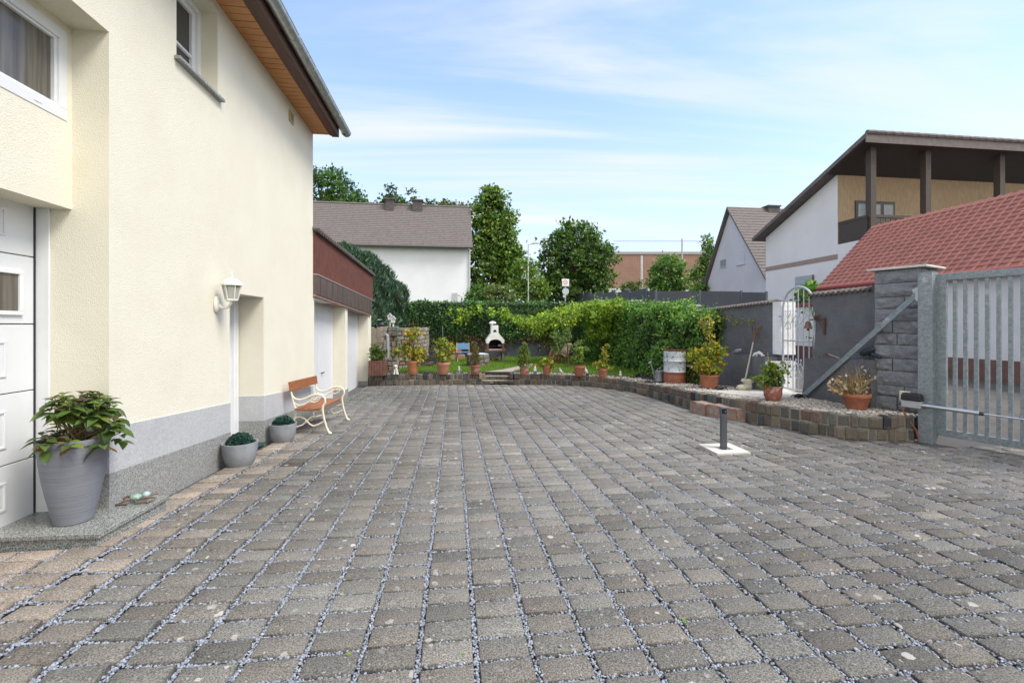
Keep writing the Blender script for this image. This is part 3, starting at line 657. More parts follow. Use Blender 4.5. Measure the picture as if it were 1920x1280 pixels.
for i in range(13): y = yA+.25+i*.46; m.box(fx-.001, fx+.006, y, y+.012, fb(y)+.005, ft(y)-.01)
m.build('fascia', plain('brown_sheet_metal', (.095, .068, .06), .5, var=.15, scale=3), gar)
m = MB(); m.prism([(yA, fb(yA)-.045), (yB-.005, fb(yB)-.045), (yB-.005, fb(yB)-.003), (yA, fb(yA)-.003)], 'x', -2.95, fx-.015); m.build('soffit_edge', plain('pink_brown_trim', (.30, .19, .16), .6), gar)
cx = -2.63; qa, qb = onx(588, 430, cx), onx(697, 515, cx); ct = lin(qa, qb); yE = 15.72
m = MB()
m.prism([(yA, ft(yA)+.015), (yE, ft(yE)+.015), (yE, ct(yE)), (yA, ct(yA))], 'x', -8, cx-.02)
y = yA
while y < yE-.05:
    z0, z1 = ft(y)+.012, ct(y)-.005
    for j in range(3):
        a, b = z0+(z1-z0)*j/3, z0+(z1-z0)*(j+1)/3+.012; m.obox(((cx-.015), y+.036, (a+b)/2), (1, 0, .03), (0, 1, 0), (0, 0, 1), .016-.002*j+.004*(j == 0), .029, (b-a)/2)
    y += .078
m.build('tile_cladding', MATS['cladding'], gar)
MB().prism([(yA, ft(yA)), (yE, ft(yE)), (yE, ft(yE)+.014), (yA, ft(yA)+.014)], 'x', WX, fx+.012).build('flashing', plain('pale_flashing', (.42, .37, .36), .5), gar)
m = MB(); y = yA
while y < yE+.05:
    m.tube([(cx+.07, y, ct(y)+.012), (cx-.35, y, ct(y)+.10)], .045, 8); y += .155
m.prism([(yA, ct(yA)-.02), (yE+.08, ct(yE)-.02), (yE+.08, ct(yE)+.02), (yA, ct(yA)+.02)], 'x', cx-.5, cx+.05)
m.build('roof', plain('dark_weathered_tiles', (.10, .085, .075), .9, var=.3, scale=8), gar)
# ================================================================ RAISED BED, STONE WALLS
def stonewall(mb, line, zlo, zhi, courses, wmin, wmax, depth, cols, gap=.016, skip=None):
    """courses of separate rounded stones along a plan line"""
    seg = []; s = 0
    for a, b in zip(line, line[1:]): l = math.hypot(b[0]-a[0], b[1]-a[1]); seg.append((s, l, a, b)); s += l
    def at(d):
        for (s0, l, a, b) in seg:
            if d <= s0+l+1e-6: t = (d-s0)/l; return (a[0]+(b[0]-a[0])*t, a[1]+(b[1]-a[1])*t, (b[0]-a[0])/l, (b[1]-a[1])/l)
        a, b = seg[-1][2], seg[-1][3]; l = seg[-1][1]; return (b[0], b[1], (b[0]-a[0])/l, (b[1]-a[1])/l)
    for cI in range(courses):
        d = random.uniform(0, .05)
        while d < s:
            wd = random.uniform(wmin, wmax); m0 = d+wd/2
            if m0 > s: break
            x, y, tx, ty = at(m0); lo, hi = zlo(x, y), zhi(x, y); h = (hi-lo)/courses
            if not (skip and skip(x, y)):
                mb.col = tuple(np.array(random.choices(cols[0], cols[1])[0])*random.uniform(.85, 1.15))
                za, zb = lo+h*cI+gap*.5+random.uniform(-.008, .008), lo+h*(cI+1)-gap*.5+(random.uniform(-.016, .014) if cI == courses-1 else random.uniform(-.008, .006))
                nx, ny = -ty, tx; out = random.uniform(-.016, .014); hw = wd/2-gap*.5; r = min(.022, hw*.35)
                prof = [(-hw, 0, r), (-hw+r, 0, 0)]
                # rounded block: front ring inset, body ring, back ring
                ctr = Vector((x-nx*out, y-ny*out, (za+zb)/2)); T = Vector((tx, ty, 0)); Nv = Vector((nx, ny, 0)); U = Vector((0, 0, 1)); hh = (zb-za)/2
                j = lambda: random.uniform(-.011, .011)
                vs = []
                for (ins, back) in ((r, 0), (r*.3, r*.45), (0, r*1.2), (0, depth)):
                    for a, b in ((-1, -1), (1, -1), (1, 1), (-1, 1)): vs.append(ctr+T*(a*(hw-ins)+j())+U*(b*(hh-ins)+j())+Nv*back)
                fs = [(0, 1, 2, 3)]+[(i*4+k, i*4+4+k, i*4+4+(k+1) % 4, i*4+(k+1) % 4) for i in range(3) for k in range(4)]+[(12, 15, 14, 13)]
                mb.add(vs, fs)
            d += wd
    mb.col = (1, 1, 1)
COB = ([(.115, .112, .095), (.155, .135, .108), (.20, .155, .12), (.095, .105, .10), (.045, .052, .062), (.16, .115, .095), (.21, .175, .135), (.13, .13, .115)], [4, 5, 3, 2.5, .9, 2.5, 3, 4])
bedwall = thing('bed_wall', 'low curved wall of two courses of brown and dark cobblestones round the raised bed', 'wall', (1.5, 14.6, -.4))
m = MB(); stepgap = lambda x, y: .99 < x < 1.97 and y > 14.3
stonewall(m, WL, lambda x, y: ground(x, y)-.02, lambda x, y: terr(y), 2, .10, .20, .18, COB, skip=stepgap); m.build('stones', MATS['cobble'], bedwall, bevel=0, norm=True)
m = MB(); back = []
for i, p in enumerate(WL):
    a, b = WL[max(i-1, 0)], WL[min(i+1, len(WL)-1)]; l = math.hypot(b[0]-a[0], b[1]-a[1]); back.append((p[0]-(b[1]-a[1])/l*.020, p[1]+(b[0]-a[0])/l*.020, p[0]-(b[1]-a[1])/l*.17, p[1]+(b[0]-a[0])/l*.17))
for q0, q1 in zip(back, back[1:]):
    if .95 < (q0[0]+q1[0])/2 < 2.0 and q0[1] > 14.3: continue
    za, zb = terr(q0[1])-.012, terr(q1[1])-.012
    m.add([(q0[0], q0[1], -.6), (q1[0], q1[1], -.6), (q1[0], q1[1], zb), (q0[0], q0[1], za), (q0[2], q0[3], -.6), (q1[2], q1[3], -.6), (q1[2], q1[3], zb), (q0[2], q0[3], za)], [(0, 1, 2, 3), (4, 7, 6, 5), (3, 2, 6, 7), (0, 4, 5, 1)])
m.build('mortar', MATS['mortar'], bedwall)
# three steps set into the wall
st = thing('garden_steps', 'three narrow cobblestone steps with mortared treads leading up to the lawn', 'steps', (1.48, 14.6, -.39))
for i in range(3):
    m = MB(); m2 = MB()
    z0, z1 = -.385+i*.11, -.385+(i+1)*.11; y = 14.60+i*.30
    stonewall(m, [(.98, y), (1.98, y-.10)], lambda x, yy: z0, lambda x, yy: z1-.02, 1, .13, .24, .16, COB); m2.prism([(.98, y-.008), (1.98, y-.108), (1.98, y+.32), (.98, y+.32)], 'z', z1-.018, z1)
    m.build('riser', MATS['cobble'], st); m2.build('tread', MATS['mortar'], st, bevel=.006)
for x in (.955, 1.985):
    m = MB(); stonewall(m, [(x, 14.62), (x, 15.3)], lambda x, y: -.4, lambda x, y: -.06, 2, .13, .2, .1, COB); m.build('side_wall', MATS['cobble'], st)
# sandstone step block at the gate side
ss = thing('sandstone_step', 'weathered pink sandstone step of two rough blocks against the cobblestone wall', 'step', (5.0, 8.5, -.29))
def roughblock(poly, z0, z1, sub=3, amp=.012):
    bm = bmesh.new(); n = len(poly); b = [bm.verts.new((*p, z0)) for p in poly]; t = [bm.verts.new((*p, z1)) for p in poly]
    bm.faces.new(b[::-1]); bm.faces.new(t)
    for i in range(n): bm.faces.new((b[i], b[(i+1) % n], t[(i+1) % n], t[i]))
    bmesh.ops.bevel(bm, geom=bm.edges[:], offset=.02, segments=2, affect='EDGES'); bmesh.ops.subdivide_edges(bm, edges=bm.edges[:], cuts=sub, use_grid_fill=True)
    for v in bm.verts: v.co += Vector((random.gauss(0, amp), random.gauss(0, amp), random.gauss(0, amp*.7)))
    mb = MB(); bm.verts.ensure_lookup_table(); bm.verts.index_update(); mb.add([tuple(v.co) for v in bm.verts], [tuple(v.index for v in f.verts) for f in bm.faces]); bm.free(); return mb
def blk(p, z): 
    return onz(p[0], p[1], z)[:2]
roughblock([(5.24, 8.92), (4.90, 8.92), (4.98, 8.45), (5.30, 8.45)], -.36, -.07, 3, .006).build('sandstone_block', MATS['sandstone'], ss, smooth=50)
roughblock([(5.34, 8.44), (4.99, 8.44), (5.20, 7.78), (5.50, 7.80)], -.36, -.055, 3, .006).build('sandstone_block', MATS['sandstone'], ss, smooth=50)
# lawn, pebble bed, path
def bedz(x, y): return terr(y)-.035
pts = [(p[2], p[3]) for p in back]
V = []; F = []
def region(name, poly, zf, mat, kind='structure', cell=.25):
    xs = [p[0] for p in poly]; ys = [p[1] for p in poly]; V = [(x, y, zf(x, y)) for x, y in poly]
    mb = MB(); mb.add(V, [tuple(range(len(V)))]); o = mb.build(name, mat); 
    bm = bmesh.new(); bm.from_mesh(o.data); bmesh.ops.triangulate(bm, faces=bm.faces); bm.to_mesh(o.data); bm.free()
    return tag(o, kind=kind)
region('raised_bed', [(p[0], p[1]) for p in back if p[0] < .93]+[(.96, 14.7), (.96, 15.48), (2.0, 15.48), (2.0, 14.6)]+[(p[0], p[1]) for p in back if p[0] > 2.03]+[(7.4, 6.0), (7.4, 22.6), (-2.6, 22.6)], lambda x, y: terr(min(y, 22))-.05, MATS['soil'])
def edge_y(x): 
    c = [p for p in back if abs(p[2]-x) < .35 and p[3] > 12.3]; return (sum(p[3] for p in c)/len(c)) if c else 14.9
lawnp = [(-1.9, 15.35), (-.5, 15.15), (.9, 15.1), (1.9, 15.2), (2.9, 14.95), (3.9, 14.5), (4.6, 13.95), (5.1, 13.4), (5.45, 13.2), (6.0, 14.0), (6.2, 15.5), (6.3, 22), (-1.2, 22), (-1.75, 17.2)]
region('lawn', lawnp, lambda x, y: -.055, MATS['lawnsoil'])
def inpoly(P, poly):
    x, y = P[:, 0], P[:, 1]; c = np.zeros(len(P), bool); n = len(poly)
    for i in range(n):
        x0, y0 = poly[i]; x1, y1 = poly[(i+1) % n]; h = ((y0 > y) != (y1 > y)) & (x < (x1-x0)*(y-y0)/((y1-y0) or 1e-9)+x0); c ^= h
    return c
pathp = [(1.05, 15.15), (1.95, 15.05), (2.45, 15.9), (3.0, 17.0), (3.25, 18.2), (2.9, 18.2), (2.45, 17.0), (1.75, 15.9)]
region('garden_path', pathp, lambda x, y: -.043, MATS['pathstone'])
Q = np.stack([rng.uniform(-2, 6.4, 90000), rng.uniform(13.1, 22, 90000)], 1); Q = Q[inpoly(Q, lawnp) & ~inpoly(Q, pathp)]
Q = Q[rng.random(len(Q)) < np.clip(1.25-(Q[:, 1]-13)/14, .3, 1)]; n = len(Q)
P = np.column_stack([Q, np.full(n, -.058)]); D = unit(np.column_stack([rng.normal(0, .35, n), rng.normal(0, .35, n), np.ones(n)])); hgt = .05+.045*rng.random(n)+.02*np.sin(Q[:, 0]*3)*np.sin(Q[:, 1]*2.1)
tag(leaves('grass', P, D, rdir(n), hgt, palette(n, [(.15, .29, .03), (.20, .34, .04), (.11, .22, .028), (.26, .33, .06)], [4, 3, 3, 1]), GRASS, None, width=.075, fold=.0, droop=.3, far=True), kind='stuff')
# pebbles: thick at the right-hand bed, a strip along the front of the lawn
slabp = [(5.62, 9.55), (5.72, 8.75), (6.05, 8.05), (6.95, 8.12), (7.25, 8.2), (7.25, 9.35), (6.7, 9.62)]
Q = np.stack([rng.uniform(5.2, 7.4, 26000), rng.uniform(5.95, 11.6, 26000)], 1)
keep = np.array([inbed(x, y) for x, y in Q]) > .12; Q = Q[keep & ~inpoly(Q, slabp) & (Q[:, 0] < 7.0)]; Q = Q[(Q[:, 1] < 8.6) | (rng.random(len(Q)) < .55)]
Q2 = np.stack([rng.uniform(-2.3, 5.9, 14000), rng.uniform(12.2, 15.4, 14000)], 1); d2 = np.array([inbed(x, y) for x, y in Q2]); Q2 = Q2[(d2 > .15) & (d2 < .75) & ~inpoly(Q2, lawnp) & ~((Q2[:, 0] > .95) & (Q2[:, 0] < 2.0))]
Q = np.concatenate([Q, Q2]); n = len(Q); P = np.column_stack([Q, [terr(y)-.03 for y in Q[:, 1]]+rng.random(n)*.028])
tag(chips('pebbles', P, .019*(.6+.8*rng.random(n)), palette(n, [(.46, .42, .36), (.36, .31, .25), (.52, .50, .47), (.28, .26, .24), (.42, .33, .22), (.17, .16, .15)], [4, 3, 3, 2, 2, 1], .12), MATS['stones'], flat=.65), kind='stuff')
sl = thing('gate_slab', 'pale washed concrete slab in front of the wrought iron gate', 'slab', (6.4, 8.8, .1))
m = MB(); vs = [(x, y, terr(y)-.2) for x, y in slabp]+[(x, y, terr(y)+.004) for x, y in slabp]; n = len(slabp)
m.add(vs, [tuple(range(n-1, -1, -1)), tuple(range(n, 2*n))]+[(i, (i+1) % n, n+(i+1) % n, n+i) for i in range(n)]); m.build('slab', MATS['paleconc'], sl, bevel=.008)
# ---------------------------------------------------------------- grey garden walls, white gate pier, stone pillar
def coping(m, x0, x1, ya, yb, z, pitch=.14):
    y = ya
    while y < yb:
        m.tube([(x0, y+.06, z+.02), ((x0+x1)/2, y+.06, z+.085), (x1, y+.06, z+.02)], .055, 7); y += pitch
    m.prism([(x0+.02, z-.02), (x1-.02, z-.02), (x1-.02, z+.03), ((x0+x1)/2, z+.09), (x0+.02, z+.03)], 'y', ya, yb)
TILE = plain('weathered_coping_tiles', (.10, .085, .075), .9, var=.4, scale=14, grime=((.28, .26, .23), .5))
def wavy(mb, amp=.012):
    return mb
def paintedwall(name, lab, ya, yb, zt0, zt1, ledge, lz):
    t = thing(name, lab, 'wall', (7.1, (ya+yb)/2, 0)); m = MB(); n = 26
    # face panel gently uneven, with thickness
    for (x0, x1, zb, zt, y0, y1, nm) in ((7.08, 7.36, -.5, None, ya, yb, 'upper_wall'), (6.80, 7.078, -.5, lz, ledge[0], ledge[1], 'ledge')):
        bm = bmesh.new(); ny, nz = max(6, int((y1-y0)/.16)), 14; vv = {}
        for i in range(ny+1):
            for k in range(nz+1):
                y = y0+(y1-y0)*i/ny; top = (zt0+(zt1-zt0)*i/ny) if zt is None else zt(y); z = zb+(top-zb)*k/nz; e = .012*math.sin(y*5.1+z*3)+.009*math.sin(z*7+y*2)
                vv[i, k] = bm.verts.new((x0+e, y+(.015*math.sin(z*6+1)+.01*math.sin(z*13) if i in (0, ny) else 0), z))
        bk = {}
        for i in range(ny+1):
            for k in range(nz+1):
                if i in (0, ny) or k == nz: bk[i, k] = bm.verts.new((x1, vv[i, k].co.y, vv[i, k].co.z))
        for i in range(ny):
            for k in range(nz): bm.faces.new((vv[i, k], vv[i, k+1], vv[i+1, k+1], vv[i+1, k]))
            bm.faces.new((vv[i, nz], bk[i, nz], bk[i+1, nz], vv[i+1, nz]))
        for k in range(nz):
            for i in (0, ny): bm.faces.new((vv[i, k], bk[i, k], bk[i, k+1], vv[i, k+1]))
        mb = MB(); bm.verts.index_update(); mb.add([tuple(v.co) for v in bm.verts], [tuple(v.index for v in f.verts) for f in bm.faces]); bm.free()
        mb.build(nm, MATS['greywall'], t, smooth=50)
    m = MB(); y = ya
    while y < yb:
        z = zt0+(zt1-zt0)*(y-ya)/(yb-ya); m.tube([(7.02, y+.06, z+.005), (7.22, y+.06, z+.06), (7.42, y+.06, z+.005)], .036, 7); y += .115
    m.prism([(7.06, zt0-.01), (7.39, zt0-.01), (7.22, zt0+.06)], 'y', ya, yb) if abs(zt0-zt1) < .02 else None
    m.build('coping_tiles', TILE, t, smooth=True); return t
paintedwall('garden_wall', 'anthracite painted garden wall with tile coping and ledge between ivy hedge and white gate pier', 9.30, 22.4, 2.0, 1.55, (9.16, 22.4), lambda y: .80)
paintedwall('garden_wall', 'anthracite painted garden wall with tile coping and ledge between iron gate and stone pillar', 6.62, 8.16, 2.10, 2.09, (6.62, 8.06), lambda y: .93-(y-6.7)*.05)
gp = thing('gate_pier', 'whitewashed wall pier on the hinge side of the wrought iron gate', 'pier', (7.2, 9.2, 0))
m = MB(); n = 16
bm = bmesh.new(); rings = []
for k in range(n+1):
    z = -.3+2.33*k/n; lo = 6.795 if z < .80 else 7.075; e = .012*math.sin(z*6)+.008*math.sin(z*13+1)
    ye = 9.29 if z > .8 else 9.15
    rings.append([(lo, ye, z), (lo, 9.03+e, z), (7.42, 9.03+e*.4, z), (7.42, ye, z)])
loft(m, rings[:8]); loft(m, [[(q[0], q[1], q[2]) for q in r_] for r_ in rings[8:]]); m.build('pier', MATS['white'], gp)
MB().box(7.06, 7.43, 9.02, 9.295, 2.032, 2.045).build('cap', plain('grey_cap', (.2, .2, .2), .8), gp)
pil = thing('stone_pillar', 'square pillar of rough grey painted stone blocks under a pale overhanging slab', 'pillar', (7.2, 6.2, .1))
p_near = np.array((7.12, 6.08)); p_far = np.array((6.90, 6.66)); p_back = np.array((7.66, 6.30))
m = MB(); u = p_far-p_near; v = p_back-p_near; z = -.05; row = 0
while z < 2.36:
    h = min(random.uniform(.17, .235), 2.385-z)
    if 2.385-(z+h) < .09: h = 2.385-z
    for (o_, d_, sgn) in ((p_near, u, 1), (p_near, v, -1)):
        L_ = np.linalg.norm(d_); t = d_/L_; nrm = np.array((t[1], -t[0]))*sgn*-1
        if np.dot(nrm, -(p_near)) < 0: nrm = -nrm
        s0 = 0; parts = random.choice([[1], [.45, .55], [.6, .4], [.35, .65], [.5, .5]])
        for w_ in parts:
            a, b = s0+.006, s0+w_*L_-.006; s0 += w_*L_; out = random.uniform(.0, .022); nx_, nz_ = 16, 8; vs = []
            for kz in range(nz_+1):
                for kx in range(nx_+1):
                    fx_, fz_ = kx/nx_, kz/nz_; edge = min(fx_, 1-fx_, .25)*4*min(fz_, 1-fz_, .3)/.3; qq = Vector(((o_+t*(a+(b-a)*fx_))[0]*9, (o_+t*(a+(b-a)*fx_))[1]*9, (z+h*fz_)*9)); bump_ = out+.022*min(edge*1.6, 1)+(.030*mnoise.noise(qq)+.018*mnoise.noise(qq*2.7)+.008*mnoise.noise(qq*6))*min(edge*2, 1)
                    pt = o_+t*(a+(b-a)*fx_)+nrm*(bump_-.012); vs.append((pt[0], pt[1], z+.005+(h-.01)*fz_))
            fs = [(kz*(nx_+1)+kx, kz*(nx_+1)+kx+1, (kz+1)*(nx_+1)+kx+1, (kz+1)*(nx_+1)+kx) for kz in range(nz_) for kx in range(nx_)]
            m.add(vs, fs)
    z += h
m.build('stone_face', MATS['rockpaint'], pil, smooth=60)
q = [p_near, p_far, p_far+v, p_back]; ctr = sum(q)/4
m = MB(); m.prism([tuple(ctr+(p-ctr)*.955) for p in q], 'z', -.3, 2.39); m.build('core', plain('grey_mortar_paint', (.10, .105, .112), .8), pil)
m = MB(); m.prism([tuple(ctr+(p-ctr)*1.26) for p in q], 'z', 2.392, 2.425); m.build('cap_slab', plain('pale_slab', (.55, .54, .51), .85), pil, bevel=.006)
# ---------------------------------------------------------------- galvanised yard gate
G0 = Vector((7.05, 5.80, 0)); gdir = Vector((.30, -.93, 0)).normalized(); GL = 3.3; ZB = -.10; ZT = 2.25
post = thing('gate_post', 'galvanised square steel gate post with long diagonal brace running down to the grey wall', 'gate post', (6.96, 5.86, -.2))
gn = Vector((gdir.y, -gdir.x, 0))
m = MB(); m.obox((6.955, 5.855, 1.02), gdir, gn, (0, 0, 1), .085, .085, 1.25); m.obox((6.955, 5.855, 2.273), gdir, gn, (0, 0, 1), .087, .087, .004); m.build('post', MATS['galv'], post, bevel=.006)
b0 = onz(1513, 747, .10); b0 = (6.72, 8.03, .10); m = MB(); m.bar((6.885, 5.93, 1.98), b0, .02, .085); m.build('brace', MATS['galv'], post, bevel=.003)
MB().bar((6.875, 5.90, 1.88), (6.875, 5.96, 2.06), .006, .12).build('weld_plate', plain('pale_zinc_paint', (.50, .50, .49), .6), post)
gate = thing('yard_gate', 'open galvanised steel yard gate of close upright flat bars beside the stone pillar', 'gate', tuple(G0))
A = lambda s, z, o=0: tuple(G0+gdir*s+gn*o+Vector((0, 0, z)))
m = MB()
for (s0, s1, z0, z1) in ((0, .11, ZB, ZT), (.11, GL-.11, ZT-.10, ZT), (.11, GL-.11, ZB, ZB+.10), (GL-.11, GL, ZB, ZT)):
    c = G0+gdir*((s0+s1)/2)+Vector((0, 0, (z0+z1)/2)); m.obox(c, gdir, gn, (0, 0, 1), (s1-s0)/2, .03, (z1-z0)/2)
m.build('frame', MATS['galv'], gate, bevel=.004)
m = MB(); s = .20
while s < GL-.15:
    c = G0+gdir*s+Vector((0, 0, (ZB+ZT)/2)); m.obox(c, gdir, gn, (0, 0, 1), .0225, .018, (ZT-ZB)/2-.101); s += .112
m.build('bars', MATS['galv'], gate, bevel=.003)
for z in (1.93, .20):
    MB().tube([A(-.07, z), A(.03, z)], .022, 10).obox(A(-.03, z, .0), gdir, gn, (0, 0, 1), .05, .012, .035).build('hinge', MATS['rust'], gate)
op = thing('gate_opener', 'electric gate arm with black motor cap on grey housing and bright steel tube', 'gate opener', (6.86, 5.78, .3))
o = gn*.0; side = Vector((-.95, -.3, 0)).normalized()
def O(s, z, k=.16): return tuple(Vector((6.955, 5.855, 0))+gdir*s+side*k+Vector((0, 0, z)))
m = MB(); m.obox(O(-.12, .335), gdir, side, (0, 0, 1), .115, .05, .05); m.build('housing', plain('grey_cast_housing', (.38, .39, .40), .5), op, bevel=.008)
m = MB(); c = Vector(O(-.12, .44)); vs = []
for (hx, hy, dz) in ((.12, .055, -.055), (.118, .054, .02), (.10, .045, .055)):
    for a, b in ((-1, -1), (1, -1), (1, 1), (-1, 1)): vs.append(c+gdir*hx*a+side*hy*b+Vector((0, 0, dz)))
m.add(vs, [(0, 1, 2, 3), (8, 9, 10, 11)]+[(i*4+k, i*4+(k+1) % 4, i*4+4+(k+1) % 4, i*4+4+k) for i in (0, 1) for k in range(4)]); m.build('motor_cap', plain('black_plastic', (.018, .018, .02), .5), op, bevel=.008)
STEEL = plain('bright_steel', (.68, .68, .68), .28, 1.0, var=.06)
m = MB(); m.tube([O(-.01, .335), O(.62, .325)], .030, 16); m.build('arm_tube', STEEL, op, smooth=True)
MB().tube([O(.62, .325), O(.66, .324)], .026, 14).build('tube_end', plain('dark_rubber', (.04, .04, .05), .5), op, smooth=True); MB().tube([O(.66, .324), O(1.5, .312)], .012, 12).build('push_rod', STEEL, op, smooth=True)
MB().tube([O(1.0, .31, .14), O(1.0, .36, .14)], .02, 10).bar(O(.98, .318, .15), O(.98, .318, .03), .03, .02).build('rod_bracket', MATS['galv'], op)
MB().tube([O(-.16, .30), O(-.22, .24, .2), O(-.16, .1, .18), O(-.10, -.05, .1), O(-.07, -.2, .08)], .014, 8).build('cable', plain('red_brown_conduit', (.25, .09, .05), .6), op, smooth=True)
MB().tube([O(-.2, .34), O(-.30, .30, .2), O(-.25, .22, .2), O(-.14, .27, .18)], .008, 6).build('wire', DARK, op, smooth=True)
MB().obox((6.80, 6.06, .43), gdir, side, (0, 0, 1), .06, .03, .075).build('junction_box', plain('ivory_plastic', (.62, .58, .42), .5), op, bevel=.006)
# ---------------------------------------------------------------- wrought iron gate
ig = thing('wrought_iron_gate', 'arched pale grey wrought iron garden gate with scrolls between white pier and grey wall', 'gate', (7.2, 9.0, .1))
IRON = plain('grey_gate_paint', (.40, .44, .48), .5, var=.06)
gx0 = 7.10; yl, yr = 9.0, 8.13; zb, zs_, za = .16, 1.86, 2.30; m = MB()
arch = [(gx0, yl, zb-.02)]+[(gx0, yl, zs_)]+[(gx0, (yl+yr)/2+(yl-yr)/2*math.cos(math.pi*t/14), zs_+(za-zs_)*math.sin(math.pi*t/14)) for t in range(1, 14)]+[(gx0, yr, zs_), (gx0, yr, zb-.02)]
m.tube(arch, .022, 8); m.tube([(gx0, yl, zb), (gx0, yr, zb)], .018, 8); m.tube([(gx0, yl, 1.18), (gx0, yr, 1.18)], .016, 8); m.build('frame', IRON, ig, smooth=True)
m = MB(); sc = MB()
for i in range(1, 6):
    y = yl+(yr-yl)*i/6; t = (y-(yl+yr)/2)/((yl-yr)/2); z1 = zs_+(za-zs_)*math.sqrt(max(0, 1-t*t)); m.tube([(gx0, y, zb), (gx0, y, z1)], .011, 6)
    for zc in (1.62, .60):
        hh = .20
        for sgn in (-1, 1):
            def spiral(cy, cz, r0, a0, turns, dr): return [(gx0, cy+sgn*(r0*(1-dr*k/16))*math.cos(a0+turns*k/16), cz+(r0*(1-dr*k/16))*math.sin(a0+turns*k/16)) for k in range(17)]
            if i % 2 == 1:
                sc.tube([(gx0, y+sgn*.012, zc+.05), (gx0, y+sgn*.05, zc+.12), (gx0, y+sgn*.085, zc+.17), (gx0, y+sgn*.07, zc+.205), (gx0, y+sgn*.045, zc+.185), (gx0, y+sgn*.058, zc+.165)], .007, 5)
                sc.tube([(gx0, y+sgn*.012, zc-.02), (gx0, y+sgn*.05, zc-.09), (gx0, y+sgn*.085, zc-.15), (gx0, y+sgn*.06, zc-.20), (gx0, y+sgn*.025, zc-.19), (gx0, y+sgn*.03, zc-.165)], .007, 5)
            else:
                sc.tube([(gx0, y+sgn*.01, zc), (gx0, y+sgn*.04, zc+.05), (gx0, y+sgn*.08, zc+.09), (gx0, y+sgn*.09, zc+.12), (gx0, y+sgn*.06, zc+.125)], .007, 5)
                sc.tube([(gx0, y+sgn*.01, zc), (gx0, y+sgn*.04, zc-.05), (gx0, y+sgn*.08, zc-.075), (gx0, y+sgn*.09, zc-.10), (gx0, y+sgn*.06, zc-.11)], .007, 5)
m.build('bars', IRON, ig, smooth=True); sc.build('scrolls', IRON, ig, smooth=True)
MB().tube([(gx0-.02, yl+.03, 1.70), (gx0-.02, yl+.09, 1.70)], .018, 8).build('hinge', IRON, ig); MB().tube([(gx0-.03, yr+.04, 1.25), (gx0-.05, yr+.16, 1.27)], .012, 6).build('handle', DARK, ig)
# ================================================================ POTS AND PLANTS
def potprof(rt, rb, h, rim, lip=.008, belly=None):
    if belly: 
        return [(rb, 0), (rb+.3*(belly-rb), h*.08), (belly*.93, h*.3), (belly, h*.52), (belly*.985, h*.68), (rt*.97, h*.86), (rt, h*.93), (rt+lip, h*.945), (rt+lip, h), (rt-.018, h), (rt-.03, h*.9)]
    r1 = rb+(rt-lip-rb)*(1-rim/h)
    return [(rb*.97, 0), (rb, .006), (r1, h-rim-.004), (r1+.002, h-rim), (rt, h-rim+.004), (rt+.002, h-.006), (rt-.002, h), (rt-.02, h), (rt-.032, h-.03)]
def stemtube(m, p0, p1, r, wob=.03, n=5):
    p0, p1 = Vector(p0), Vector(p1); pts = [p0+(p1-p0)*i/(n-1)+Vector((random.gauss(0, wob), random.gauss(0, wob), 0))*(0 < i < n-1) for i in range(n)]
    m.tube(pts, [r*(1-.5*i/(n-1)) for i in range(n)], 6); return pts
class Pot:
    """a potted plant placed from its base; px sizes are metres"""
    def __init__(s, label, base, rt, rb, h, mat, rim=.05, belly=None, saucer=None, cat='potted plant', group=None, sx=1, sy=1, rz=0, name='potted_plant', ribs=0, lip=.008, soil=True):
        s.b = Vector(base); s.h = h; s.o = thing(name, label, cat, base, rz, group); m = MB(); pr = potprof(rt, rb, h, rim, lip, belly); m.lathe(pr, 40, tuple(base), sx, sy)
        if ribs:
            for k in range(ribs): a = 2*math.pi*k/ribs; r0, r1 = rb*1.0, rb+(rt-rb)*.72; m.tube([(base[0]+r*sx*math.cos(a), base[1]+r*sy*math.sin(a), base[2]+z) for r, z in ((r0+.001, .02), (r1+.001, h*.7))], .006, 5)
        s.pot = m.build('pot', MATS[mat] if isinstance(mat, str) else mat, s.o, smooth=35)
        if soil: MB().lathe([(0, h-.032), (rt*.93, h-.03)], 28, tuple(base), sx, sy).build('soil', MATS['soil'], s.o)
        if saucer: MB().lathe([(saucer*.86, 0), (saucer*.9, .0), (saucer, .035), (saucer-.012, .036), (saucer*.86, .012)], 36, (base[0], base[1], base[2]-.006), sx, sy).build('saucer', MATS['terracotta'], s.o, smooth=35)
        s.top = s.b+Vector((0, 0, h-.03)); s.m = MB()
    def foliage(s, ells, ncl, per, rad, leaf, cols, wts, width=.38, inner=.3, mat=None, name='foliage', far=False, **k):
        E = [(s.b.x+e[0], s.b.y+e[1], s.b.z+e[2], *e[3:]) for e in ells]
        return crown(name, E, ncl, per, rad, leaf, cols, wts, s.o, mat, far, inner, width=width, **k)
    def stems(s, ends, r=.008, mat=None, name='stem'):
        m = MB()
        for e in ends: stemtube(m, s.top+Vector((random.gauss(0, .02), random.gauss(0, .02), -.02)), s.b+Vector(e), r)
        return m.build(name, mat or MATS['bark'], s.o, smooth=True)
def P_at(px, py): return onterr(px, py)
def R_px(w, p): return w/853.0*zdepth(p[0], p[1])
YG = [(.36, .36, .045), (.46, .38, .04), (.22, .30, .04), (.50, .30, .05), (.13, .21, .035), (.38, .17, .06)]
ROW = 'terracotta pots along the front of the lawn'
